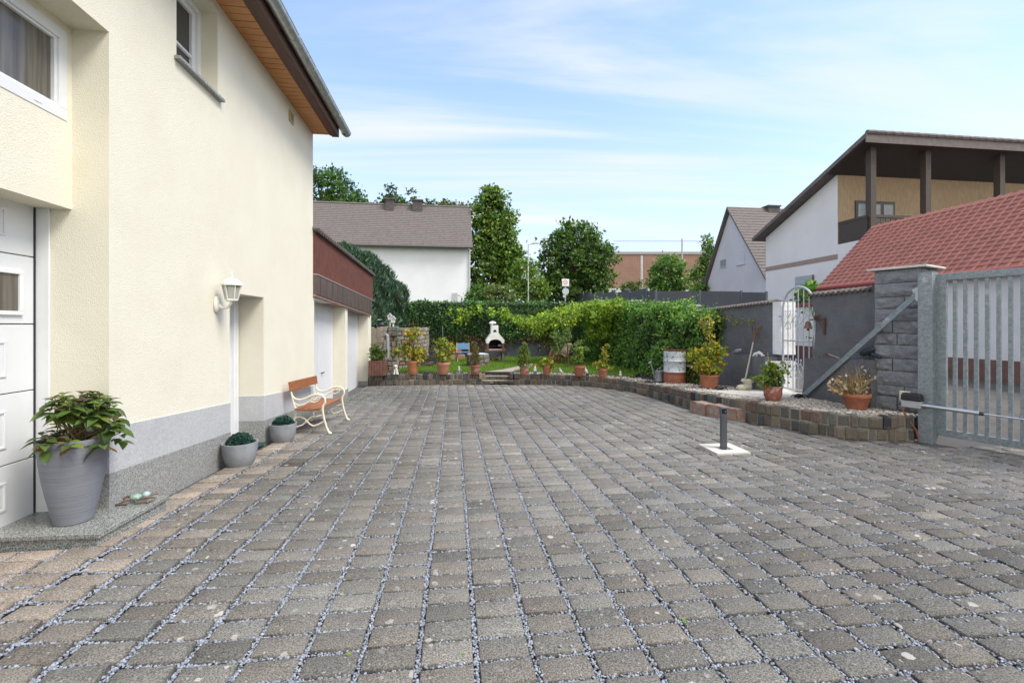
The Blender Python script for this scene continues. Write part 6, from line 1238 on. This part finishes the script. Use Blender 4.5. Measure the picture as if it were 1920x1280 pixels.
# white boundary piers behind the right-hand hedge
for px, py, Xp, lab in ((1293, 572, 7.75, 'white boundary pier with grey cap in the ivy, nearest to the iron gate'), (1236, 566, 7.75, 'white boundary pier with grey cap rising from the ivy, third from the street sign'), (1189, 563, 7.75, 'white boundary pier with grey cap rising from the ivy, second from the street sign'), (1130, 563, 7.75, 'white boundary pier with grey cap rising from the ivy, nearest to the street sign')):
    x, y, z = onx(px, py, Xp); t = thing('boundary_pier', lab, 'pier', (x, y, 0), 0, 'white boundary piers behind the ivy'); wv = .20; MB().box(x-wv, x+wv, y-wv, y+wv, -.7, z-.05).build('pier', MATS['white'], t); MB().box(x-wv-.06, x+wv+.06, y-wv-.06, y+wv+.06, z-.048, z).build('cap', plain('pale_grey_cap', (.5, .5, .5), .8), t)
# dark privacy fence
FD = plain('anthracite_strips', (.050, .058, .075), .5, var=.1, scale=3); FP = plain('anthracite_posts', (.085, .10, .125), .5)
def fencerun(name, label, pts, tops, zbot):
    t = thing(name, label, 'fence', (pts[0][0], pts[0][1], zbot)); 
    for i in range(len(pts)-1):
        a, b = Vector((*pts[i], 0)), Vector((*pts[i+1], 0)); d = (b-a).normalized(); nrm = Vector((-d.y, d.x, 0)); l = (b-a).length; z0, z1 = tops[i]
        m = MB(); c = (a+b)/2; m.add([tuple(a+nrm*.006+Vector((0, 0, zbot))), tuple(b+nrm*.006+Vector((0, 0, zbot))), tuple(b+nrm*.006+Vector((0, 0, z1))), tuple(a+nrm*.006+Vector((0, 0, z0))), tuple(a-nrm*.006+Vector((0, 0, zbot))), tuple(b-nrm*.006+Vector((0, 0, zbot))), tuple(b-nrm*.006+Vector((0, 0, z1))), tuple(a-nrm*.006+Vector((0, 0, z0)))], [(0, 1, 2, 3), (7, 6, 5, 4), (3, 2, 6, 7), (0, 3, 7, 4), (1, 5, 6, 2)])
        m.build('strip_panel', FD, t); m = MB(); k = int(l/.20)
        for j in range(1, k): p = a+d*(j*.20); zz = z0+(z1-z0)*j/k; m.tube([p-nrm*.02+Vector((0, 0, zbot)), p-nrm*.02+Vector((0, 0, zz+.02))], .010, 4)
        zz = zbot+.1
        while zz < min(z0, z1): m.tube([a-nrm*.016+Vector((0, 0, zz)), b-nrm*.016+Vector((0, 0, zz))], .009, 4); zz += .2
        m.build('wire_mesh', FP, t)
    for i, p in enumerate(pts): zt = max([tops[j][q] for j, q in ((i-1, 1), (i, 0)) if 0 <= j < len(tops)])+.05; MB().box(p[0]-.035, p[0]+.035, p[1]-.035, p[1]+.035, zbot, zt).build('post', FP, t)
    return t
def gp_(px, Z): return (((px-960)/853*_c+_s)*Z, (_c-(px-960)/853*_s)*Z)
zt = lambda py, Z: EYE-(py-610)/853*Z
ps = [(1437, 18.2), (1390, 19), (1312, 19.8), (1230, 20.5)]; fencerun('privacy_fence', 'dark anthracite strip fence with level top behind the grey garden wall', [gp_(*p) for p in ps], [(zt(548.5, 18.2), zt(547.5, 19)), (zt(546.5, 19), zt(545.5, 19.8)), (zt(546, 19.8), zt(545.5, 20.5))], .6)
ps = [(1229, 20.6), (1213, 21.6), (1180, 24), (1153, 26.6), (1131, 29.5), (1108, 33), (1094, 36), (1078, 40), (1063, 44)]
tp = [(546, 546), (539.5, 548), (543, 550), (545, 551), (545.5, 551.5), (547, 552.5), (547.5, 552), (546.5, 551)]
fencerun('privacy_fence', 'dark anthracite strip fence stepping up in saw teeth along the side street', [gp_(*p) for p in ps], [(zt(tp[i][0], ps[i][1]), zt(tp[i][1], ps[i+1][1])) for i in range(len(ps)-1)], .3)
# street sign, lamp post
x, y = gp_(1060, 36); t = thing('street_sign', 'square white zone sign with red ring above the grey back of a round sign', 'sign', (x, y, 0)); k = 36/853.
GS = plain('sign_grey', (.42, .45, .47), .45); MB().tube([(x, y, .2), (x, y, zt(524, 36))], .05, 10).build('pole', GS, t, smooth=True)
m = MB(); hw_ = 6.7*k; m.box(x-hw_, x+hw_, y-.10, y-.07, zt(537, 36), zt(523.2, 36)); m.build('zone_sign', plain('sign_white', (.75, .76, .77), .4), t, bevel=.03)
cx_, cz_ = x-.02, zt(529.2, 36); m = MB(); n_ = 32
vs = [(cx_+r*math.cos(2*math.pi*i/n_), y-.105, cz_+r*math.sin(2*math.pi*i/n_)) for r in (.118, .165) for i in range(n_)]; m.add(vs, [(i, (i+1) % n_, n_+(i+1) % n_, n_+i) for i in range(n_)]); m.build('red_ring', plain('sign_red', (.5, .03, .03), .4), t); m = MB(); m.box(cx_-.04, cx_+.04, y-.106, y-.103, cz_-.04, cz_+.05); m.build('symbol', plain('sign_dim', (.45, .46, .5), .5), t); MB().box(cx_-.1, cx_+.1, y-.106, y-.103, cz_-.26, cz_-.235).build('caption_line', plain('sign_dim', (.45, .46, .5), .5), t)
MB().tube([(x, y-.10, zt(546.3, 36)), (x, y-.07, zt(546.3, 36))], 6.4*k, 32).build('round_sign', plain('sign_back_grey', (.45, .50, .54), .45), t); MB().box(x-5*k, x+.5*k, y-.1, y-.07, zt(558, 36), zt(553, 36)).build('plate', plain('sign_back_grey', (.45, .50, .54), .45), t)
x, y = gp_(990.5, 34); MB_ = thing('lamp_post', 'thin pale street lamp post in front of the tall trees', 'lamp post', (x, y, 0)); MB().tube([(x, y, -.7), (x, y, zt(458, 34))], [.055, .038], 10).build('pole', plain('pale_green_grey', (.45, .48, .46), .5), MB_, smooth=True); MB().tube([(x, y, zt(459, 34)), (x+.35, y-.1, zt(457, 34))], .03, 8).obox((x+.5, y-.15, zt(456.6, 34)), (1, -.3, 0), (.3, 1, 0), (0, 0, 1), .25, .08, .04).build('lamp_head', plain('pale_green_grey', (.45, .48, .46), .5), MB_)
# ---------------------------------------------------------------- trees
def tree(label, px, Z, ells_px, ncl, per, rad, leaf, cols, wts, base=gb, tr=.25, name='tree', group=None, lean=0, inner=.45, trunk_top=None, limbs=7):
    x, y = gp_(px, Z); k = Z/853.; t = thing(name, label, 'tree', (x, y, base), 0, group); fx = Vector((_c, -_s, 0)); E = []
    for (ex, ey, rx, rz) in ells_px:
        c = Vector((x, y, 0))+fx*((ex-px)*k); E.append((c.x, c.y, EYE-(ey-610)*k, rx*k, rx*k*.85, rz*k))
    crown('crown', E, ncl, per, rad, leaf, cols, wts, t, inner=inner, flat=.6, width=.42)
    m = MB(); top = max(E, key=lambda e: e[2]+e[5]*.3); zt_ = (trunk_top if trunk_top else top[2]); m.tube([(x, y, base), (x+.05, y, base+(zt_-base)*.35), ((x+top[0])/2, (y+top[1])/2, base+(zt_-base)*.7), (top[0], top[1], zt_)], [tr, tr*.8, tr*.5, tr*.15], 10)
    for i in range(limbs):
        e = random.choice(E); s_ = random.uniform(.3, .75); z0 = base+(zt_-base)*s_; p0 = Vector((x+(top[0]-x)*s_*.6, y+(top[1]-y)*s_*.6, z0)); p1 = Vector((e[0]+random.uniform(-.6, .6)*e[3], e[1]+random.uniform(-.5, .5)*e[4], max(z0+.3, e[2]+random.uniform(-.2, .5)*e[5]))); m.tube([p0, (p0+p1)/2+Vector((0, 0, -.1)), p1], [tr*.35, tr*.25, tr*.08], 6)
    m.build('trunk', MATS['bark'], t, smooth=True); return t
TM = [(0.097, 0.203, 0.047), (0.155, 0.280, 0.058), (0.058, 0.127, 0.035), (0.232, 0.358, 0.067)]
TY = [(.125, .225, .042), (.18, .275, .046), (.075, .15, .032), (.26, .32, .058), (.045, .098, .026)]
tree('tall slim light green tree standing right of the brown roofed house', 925, 38, [(918, 400, 30, 42), (922, 372, 18, 22), (940, 430, 26, 30), (925, 455, 38, 34), (905, 430, 20, 40), (945, 490, 34, 36), (915, 510, 38, 40), (960, 520, 26, 30), (900, 545, 20, 26), (962, 480, 16, 22), (950, 410, 12, 16)], 560, 22, .55, .30, TY, [4, 3, 3, 1.2, 2], tr=.3)
tree('pale green bushy tree in front of the tall light green tree', 945, 30, [(938, 556, 26, 20), (925, 548, 14, 14), (955, 558, 14, 14)], 120, 14, .3, .17, [(.13, .18, .06), (.18, .22, .07), (.08, .13, .035)], [3, 2, 2], tr=.1, limbs=4)
tree('yellow green leafy tree beside the thin lamp post', 985, 35, [(985, 520, 22, 34), (1005, 545, 20, 24), (972, 548, 20, 24)], 170, 16, .45, .24, TY, [4, 4, 2, 1, 1], tr=.15)
tree('dark green bush under the tall slim tree behind the ivy', 897, 31, [(897, 556, 18, 20), (880, 562, 10, 10)], 70, 14, .3, .17, TM, [3, 1, 4, .3], tr=.08, limbs=3)
tree('broad rounded dark green tree behind the white zone sign', 1080, 40, [(1080, 455, 44, 32), (1048, 470, 34, 36), (1110, 470, 36, 34), (1085, 500, 56, 36), (1060, 530, 44, 30), (1118, 525, 36, 32), (1032, 500, 20, 30), (1030, 545, 24, 22), (1015, 555, 16, 14), (1080, 548, 50, 20), (1060, 428, 18, 10), (1096, 430, 16, 10), (1138, 490, 14, 26)], 620, 22, .55, .29, [(.075, .15, .036), (.11, .20, .045), (.045, .10, .03), (.17, .26, .055), (.24, .29, .06)], [4, 3, 4, 1.3, .6], tr=.35)
tree('small rounded green tree before the brick hall', 1252, 44, [(1252, 505, 30, 20), (1235, 522, 22, 16), (1272, 525, 22, 16), (1255, 490, 16, 12), (1250, 535, 36, 12)], 220, 20, .5, .27, TM, [4, 4, 3, 1], tr=.2)
tree('slim pointed green tree beside the grey gabled house', 1322, 44, [(1326, 460, 8, 20), (1330, 490, 16, 28), (1318, 520, 18, 28), (1335, 530, 18, 26)], 130, 18, .45, .26, TM, [4, 3, 3, 1], tr=.15)
tree('low green shrub at the fence left of the grey gabled house', 1311, 40, [(1311, 540, 16, 10), (1325, 543, 14, 8)], 60, 16, .3, .2, TM, [3, 4, 2, 2], tr=.06, limbs=3)
tree('low shrub behind the saw tooth fence before the brick hall', 1180, 42, [(1180, 540, 14, 9), (1192, 536, 10, 10)], 50, 14, .3, .2, [(.09, .13, .04), (.13, .17, .05)], [1, 1], tr=.05, limbs=3)
tree('large dark green tree rising behind the left end of the brown roof', 620, 62, [(615, 350, 34, 36), (600, 330, 18, 20), (650, 365, 30, 26), (672, 385, 18, 18), (595, 370, 26, 30), (632, 335, 14, 16), (640, 395, 40, 20)], 210, 20, .75, .42, [(.075, .155, .04), (.115, .21, .055), (.045, .10, .028)], [4, 2, 3], tr=.5)
tree('sparse tree with thin upright branches behind the two chimneys', 745, 60, [(733, 358, 9, 18), (738, 378, 18, 14), (772, 370, 8, 20), (760, 385, 22, 10), (800, 388, 12, 10), (720, 384, 10, 10), (745, 395, 36, 10)], 90, 16, .6, .42, [(.055, .11, .035), (.09, .16, .04), (.04, .075, .026)], [4, 2, 3], tr=.3, limbs=9)
tree('yellowish tree top just showing over the right end of the brown roof', 850, 60, [(850, 392, 26, 10), (838, 386, 12, 8), (872, 395, 14, 10)], 70, 16, .6, .4, [(.12, .13, .04), (.16, .16, .05), (.07, .10, .03)], [3, 2, 3], tr=.3)
# ---------------------------------------------------------------- houses
# white house with brown roof
t = thing('neighbour_house', 'white house with brown tiled roof and two dark chimneys behind the conifers', 'house', (-9, 36, gb)); Zh = 34.
xL, _ = gp_(440, Zh); xR = ony(886, 500, 33.5)[0]; y0 = 33.5; k = zdepth(xR, y0)/853.
ze = EYE-(462-610)*k; zr = EYE-(393-610)*zdepth(xR, y0+3.9)/853.
m = MB(); yy = y0+7.8; m.add([(xL, y0+.35, gb), (xR-.15, y0+.35, gb), (xR-.15, y0+.35, ze-.1), (xL, y0+.35, ze-.1), (xL, yy-.35, gb), (xR-.15, yy-.35, gb), (xR-.15, yy-.35, ze-.1), (xL, yy-.35, ze-.1), (xR-.15, (y0+yy)/2, zr-.15), (xL, (y0+yy)/2, zr-.15)], [(0, 1, 2, 3), (5, 4, 7, 6), (1, 5, 6, 8, 2), (4, 0, 3, 9, 7)]); m.build('wall', plain('neighbour_white', (.70, .72, .75), .9, var=.04, scale=.6), t)
m = MB(); sl2 = (zr-ze)/3.9; rp = [(y0-.15, ze-.15*sl2-.05), (y0+3.9, zr), (yy+.15, ze-.15*sl2-.05), (yy+.15, ze-.15*sl2+.12), (y0+3.9, zr+.17), (y0-.15, ze-.15*sl2+.12)]; m.prism(rp, 'x', xL-.2, xR)
nrow = 22
for i in range(nrow): f = (i+.5)/nrow; yq, zq = y0-.15+(4.05)*f, ze-.15*sl2+.12+(zr+.17-ze+.15*sl2-.12)*f; m.bar((xL-.2, yq, zq+.012), (xR, yq, zq+.012), .03, .03)
m.tube([(xL-.2, y0+3.9, zr+.17), (xR, y0+3.9, zr+.17)], .11, 8); rf = m.build('roof', MATS['rooftile'], t)
for (a, b, zt_, zd) in ((724, 739, 373, 1.4), (774, 792, 375.5, .9)):
    x0_, x1_ = ony(a, 400, y0+3.5)[0], ony(b, 400, y0+3.5)[0]; z1_ = ony(a, zt_, y0+3.5)[2]; m = MB(); m.box(x0_, x1_, y0+3.5-.3, y0+3.5+.5, zr-1.5, z1_-.1); m.box(x0_-.08, x1_+.08, y0+3.5-.38, y0+3.5+.58, z1_-.1, z1_); m.build('chimney', plain('slate_chimney', (.075, .065, .07), .8, var=.2, scale=4), rf)
MB().tube([(xL, y0-.2, ze-.12), (xR, y0-.2, ze-.12)], .075, 8).build('gutter', plain('dark_gutter', (.07, .065, .07), .6), t); MB().box(xR-.28, xR-.2, y0+.26, y0+.34, gb, ze-.2).build('downpipe', plain('grey_downpipe', (.35, .36, .38), .5), t)
MB().box(ony(848, 560, y0+.3)[0], ony(858, 560, y0+.3)[0], y0+.30, y0+.345, gb, ony(850, 549, y0+.3)[2]).build('cellar_window', plain('pale_shutter', (.42, .43, .46), .6), t)
# grey gabled house
t = thing('gabled_house', 'pale grey house with steep gable and brown roof behind the dark fence', 'house', (22, 33, gb)); X0 = 22.; ap = onx(1369, 392, X0); el = onx(1322, 545, X0); er = onx(1443, 528, X0)
W2 = plain('cool_grey_render', (.50, .50, .56), .9, var=.05, scale=.6); L2 = 12
m = MB(); m.add([(X0, el[1], gb), (X0, er[1], gb), (X0, er[1], er[2]-.1), (X0, ap[1], ap[2]-.15), (X0, el[1], el[2]-.1), (X0+L2, el[1], gb), (X0+L2, er[1], gb), (X0+L2, er[1], er[2]-.1), (X0+L2, ap[1], ap[2]-.15), (X0+L2, el[1], el[2]-.1)], [(0, 1, 2, 3, 4), (9, 8, 7, 6, 5), (1, 6, 7, 2), (5, 0, 4, 9)]); m.build('wall', W2, t)
m = MB(); rp = [(el[1]+.25, el[2]-.3), (ap[1], ap[2]-.02), (er[1]-.25, er[2]-.3), (er[1]-.25, er[2]-.12), (ap[1], ap[2]+.18), (el[1]+.25, el[2]-.12)]; m.prism(rp, 'x', X0-.3, X0+L2+.3)
for i in range(26): f = (i+.5)/26; m.bar((X0-.3, er[1]-.25+(ap[1]-er[1]+.25)*f, er[2]-.11+(ap[2]+.18-er[2]+.12)*f), (X0+L2, er[1]-.25+(ap[1]-er[1]+.25)*f, er[2]-.11+(ap[2]+.18-er[2]+.12)*f), .04, .03)
rf = m.build('roof', MATS['rooftile'], t); c = ony(1446, 388, ap[1]); m = MB(); m.box(c[0]-.5, c[0]+.5, ap[1]-.35, ap[1]+.35, ap[2]-.5, c[2]-.05); m.box(c[0]-.58, c[0]+.58, ap[1]-.43, ap[1]+.43, c[2]-.05, c[2]+.05); m.build('chimney', plain('slate_chimney', (.075, .065, .07), .8), rf)
for a, b, c_, d, mt in ((1351, 1361, 486, 501, 'dim_window'), (1382, 1397, 470, 497, 'pale_window')):
    p0, p1 = onx(a, d, X0), onx(b, c_, X0); o = MB().box(X0-.03, X0+.05, p1[1], p0[1], p0[2], p1[2]).build('window', plain(mt, (.16, .17, .19) if 'dim' in mt else (.44, .45, .52), .3), t); MB().box(X0-.06, X0-.031, p1[1]-.06, p0[1]+.06, p0[2]-.06, p0[2]).build('sill', W2, o)
# big white house with timber loggia and brown roof
t = thing('balcony_house', 'large white house with dark timber balcony under a wide brown roof behind the red roof', 'house', (19, 20, gb)); X0 = 18.; yA, yB = 17.6, 24.6; apx = onx(1630, 268, X0); eav = onx(1428, 449, X0); yw = 19.25; XE = 34
rz = lambda y: apx[2]+(eav[2]-apx[2])*(y-apx[1])/(eav[1]-apx[1])
WB = plain('balcony_house_white', (.66, .66, .68), .9, var=.04, scale=.7); m = MB()
m.add([(X0, 24.2, gb), (X0, yw, gb), (X0, yw, rz(yw)-.12), (X0, 24.2, rz(24.2)-.12), (XE, 24.2, gb), (XE, yw, gb), (XE, yw, rz(yw)-.12), (XE, 24.2, rz(24.2)-.12)], [(0, 1, 2, 3), (7, 6, 5, 4), (4, 0, 3, 7)]); m.box(X0+.0, XE, yA+.1, yw-.002, 4.9, 5.3); m.add([(X0, yA+.1, gb), (XE, yA+.1, gb), (XE, yA+.1, 4.9), (X0, yA+.1, 4.9), (X0, yw, gb), (X0, yw, 4.9)], [(0, 1, 2, 3), (0, 3, 5, 4)]); m.build('wall', WB, t)
MB().add([(X0+.0, yw-.002, 5.3), (XE, yw-.002, 5.3), (XE, yw-.002, rz(yw)-.15), (X0+.0, yw-.002, rz(yw)-.15)], [(0, 1, 2, 3)]).build('loggia_wall', MATS['beige'], t)
m = MB(); m.prism([(apx[1]-.35, apx[2]+.05), (eav[1]+.1, eav[2]-.10), (eav[1]+.1, eav[2]+.08), (apx[1]-.35, apx[2]+.26)], 'x', X0-.55, XE+.5); m.box(X0-.55, XE+.5, apx[1]-.40, apx[1]-.352, apx[2]-.15, apx[2]+.28)
for i in range(40): m.tube([(X0-.5+i*.42, apx[1]-.38, apx[2]+.28), (X0-.1+i*.42, apx[1]-.38, apx[2]+.295)], .10, 7)
m.build('roof', MATS['rooftile'], t); BW = plain('dark_brown_timber', (.055, .042, .036), .7, var=.15)
m = MB(); m.prism([(apx[1]-.30, apx[2]+.02), (yw, rz(yw)-.15), (yw, rz(yw)-.18), (apx[1]-.30, apx[2]-.02)], 'x', X0-.5, XE); m.build('eave_boards', plain('near_black_boards', (.03, .026, .024), .8), t)
for px in (1638, 1741, 1880): x = ony(px, 400, yA)[0]; MB().box(x-.13, x+.13, yA-.0, yA+.26, 4.85, apx[2]-.02).build('timber_post', BW, t)
m = MB(); m.box(X0+.02, XE, yA+.02, yA+.1, 6.22, 6.34)
for i in range(60): m.box(X0+.05+i*.26, X0+.05+i*.26+.21, yA+.04, yA+.075, 5.25, 6.219)
m.box(X0-.02, X0+.04, yA+.12, yw-.05, 6.22, 6.34); m.box(X0-.0, X0+.03, yA+.12, yw-.05, 5.3, 6.219); m.build('balcony_railing', BW, t)
m = MB(); m.box(X0+.9, X0+3.0, yw-.06, yw-.004, 5.32, 7.4); dd = m.build('balcony_door', plain('dark_frame', (.05, .045, .045), .5), t)
for i in range(3): MB().box(X0+1.02+i*.68, X0+1.02+i*.68+.50, yw-.075, yw-.061, 5.5, 7.25).build('pane', plain('dim_glass', (.20, .23, .24), .15), dd)
z_ = onx(1500, 493, X0)[2]; MB().box(X0-.025, X0-.002, yw, 24.2, z_-.13, z_+.1).build('string_course', plain('brownish_trim', (.30, .22, .20), .8), t)
a, b = onx(1492, 565, X0), onx(1525, 515, X0); o = MB().box(X0-.05, X0+.02, b[1], a[1], a[2], b[2]).build('window', plain('grey_blind', (.33, .37, .42), .5), t); MB().box(X0-.07, X0-.051, b[1]-.08, b[1], a[2], b[2]).build('frame', plain('maroon_frame', (.14, .06, .05), .6), o)
# long low building with red roof and its white wall with brown base
t = thing('red_roof_barn', 'long low white building with red tiled roof and brown base behind the yard gate', 'barn', (15.5, 8, gb)); XB = 15.; yN, yF = -4, 16.95; zE = 3.06; XR = 17.55; zR = 5.68
m = MB(); m.add([(XB+.3, yN, -.6), (XB+.3, yF, -.6), (XB+.3, yF, zE+.1), (XB+.3, yN, zE+.1), (XB+5, yN, -.6), (XB+5, yF, -.6), (XB+5, yF, zE+.1), (XB+5, yN, zE+.1), (XR, yF, zR-.15), (XR, yN, zR-.15)], [(1, 0, 3, 2), (1, 2, 8, 6, 5), (4, 7, 9, 3, 0)]); m.build('wall', plain('barn_white', (.66, .66, .68), .85, var=.05, scale=2), t)
MB().box(XB+.27, XB+.299, yN, yF, -.6, .52).build('brown_base', plain('brown_base_paint', (.16, .085, .07), .7, var=.15, scale=3), t)
m = MB(); m.prism([(XB, zE-.18), (XR, zR-.16), (XB+5.1, zE-.1), (XB+5.1, zE), (XR, zR), (XB, zE)], 'y', yN, yF+.1)
for i in range(17): f = i/17; xq, zq = XB+(XR-XB)*f, zE+(zR-zE)*f; m.bar((xq, yN, zq+.012), (xq, yF+.1, zq+.012), .04, .03)
y = yN
while y < yF: m.bar((XB, y, zE+.02), (XR, y, zR+.02), .09, .02); y += .28
m.build('roof', MATS['redtile'], t); MB().tube([(XB-.06, yN, zE-.05), (XB-.06, yF, zE-.05)], .08, 8).build('gutter', plain('red_brown_gutter', (.28, .06, .05), .5), t)
# white street wall beyond the iron gate
t = thing('street_wall', 'white street wall with red tile coping and brown base seen through the iron gate', 'wall', (15, 21, -.2)); m = MB(); m.box(15.0, 15.3, 17.1, 30, -.3, 2.32); m.build('wall', MATS['white'], t); MB().box(14.97, 14.999, 17.1, 30, -.3, .62).build('brown_base', plain('brown_base_paint', (.16, .085, .07), .7), t); m = MB(); y = 17.1
while y < 30: m.tube([(14.9, y, 2.36), (15.15, y, 2.44), (15.4, y, 2.36)], .08, 6); y += .2
m.build('coping_tiles', MATS['redtile'], t)
x, y, _ = onx(1522, 560, 15.4); t = thing('shrub', 'leafy green shrub growing over the red tile coping behind the iron gate', 'shrub', (15.6, y, 0)); crown('foliage', [(15.3, y, 2.75, .35, .7, .6), (15.25, y-.4, 2.2, .25, .5, .3), (15.2, y+.5, 2.45, .2, .5, .2)], 110, 12, .14, .16, RIV, [3, 4, 3, 2, 2], t, inner=.2); MB().tube([(15.6, y, -.2), (15.5, y, 2.6)], [.06, .03], 6).build('stem', MATS['bark'], t)
# brick sports hall with ball-stop net
Zb = 62.; A0, A1 = gp_(1105, Zb), gp_(1345, Zb); t = thing('sports_hall', 'long red brick sports hall with pale plinth behind the small round trees', 'hall', (A0[0], A0[1], gb)); m = MB(); d = Vector((A1[0]-A0[0], A1[1]-A0[1], 0)); nn = Vector((-d.y, d.x, 0)).normalized()*8; zt1 = zt(477, Zb); zt0 = zt(541, Zb)
def slab_(z0, z1, off, mat, nm, th): 
    a, b = Vector((*A0, 0))-nn.normalized()*off, Vector((*A1, 0))-nn.normalized()*off; m = MB(); m.add([(a.x, a.y, z0), (b.x, b.y, z0), (b.x+nn.x*th, b.y+nn.y*th, z0), (a.x+nn.x*th, a.y+nn.y*th, z0), (a.x, a.y, z1), (b.x, b.y, z1), (b.x+nn.x*th, b.y+nn.y*th, z1), (a.x+nn.x*th, a.y+nn.y*th, z1)], [(0, 3, 2, 1), (4, 5, 6, 7), (0, 1, 5, 4), (1, 2, 6, 5), (2, 3, 7, 6), (3, 0, 4, 7)]); return m.build(nm, mat, t)
slab_(zt0, zt1, 0, MATS['brick'], 'brick_wall', 1); slab_(gb, zt0-.003, .3, plain('pale_plinth', (.55, .56, .58), .8), 'plinth', 1); slab_(zt1+.003, zt1+.35, .1, plain('roof_edge', (.32, .30, .30), .8), 'roof_edge', 1)
Zn = 55.; nt_ = thing('ball_stop_net', 'tall see through ball stop net on a grey pole in front of the brick hall', 'net', (*gp_(1279, Zn), gb)); NW = plain('net_grey', (.25, .28, .31), .6); m = MB(); B0, B1 = gp_(1150, Zn), gp_(1340, Zn); top = zt(452, Zn)
m.tube([(*B0, top), (*B1, top)], .035, 5); m.build('top_wire', NW, nt_); m = MB()
for i in range(61): f = i/60; p = (B0[0]+(B1[0]-B0[0])*f, B0[1]+(B1[1]-B0[1])*f); m.tube([(*p, 4), (*p, top)], .006, 3)
for i in range(26): z = 4+(top-4)*i/26; m.tube([(*B0, z), (*B1, z)], .006, 3)
m.build('mesh', NW, nt_); MB().tube([(*gp_(1279, Zn), gb), (*gp_(1279, Zn), top+.3)], .09, 10).build('pole', plain('pole_grey', (.36, .38, .40), .5), nt_, smooth=True)
x, y = gp_(1203, 48); t = thing('flag_pole', 'short white pole standing in front of the brick hall beside the round tree', 'pole', (x, y, gb)); MB().tube([(x, y, gb), (x, y, zt(482, 48))], [.13, .09], 10).build('pole', plain('white_pole', (.62, .62, .63), .5), t, smooth=True); MB().ball((x, y, zt(481, 48)), .11, .11, .08).build('cap', plain('white_pole', (.62, .62, .63), .5), t)
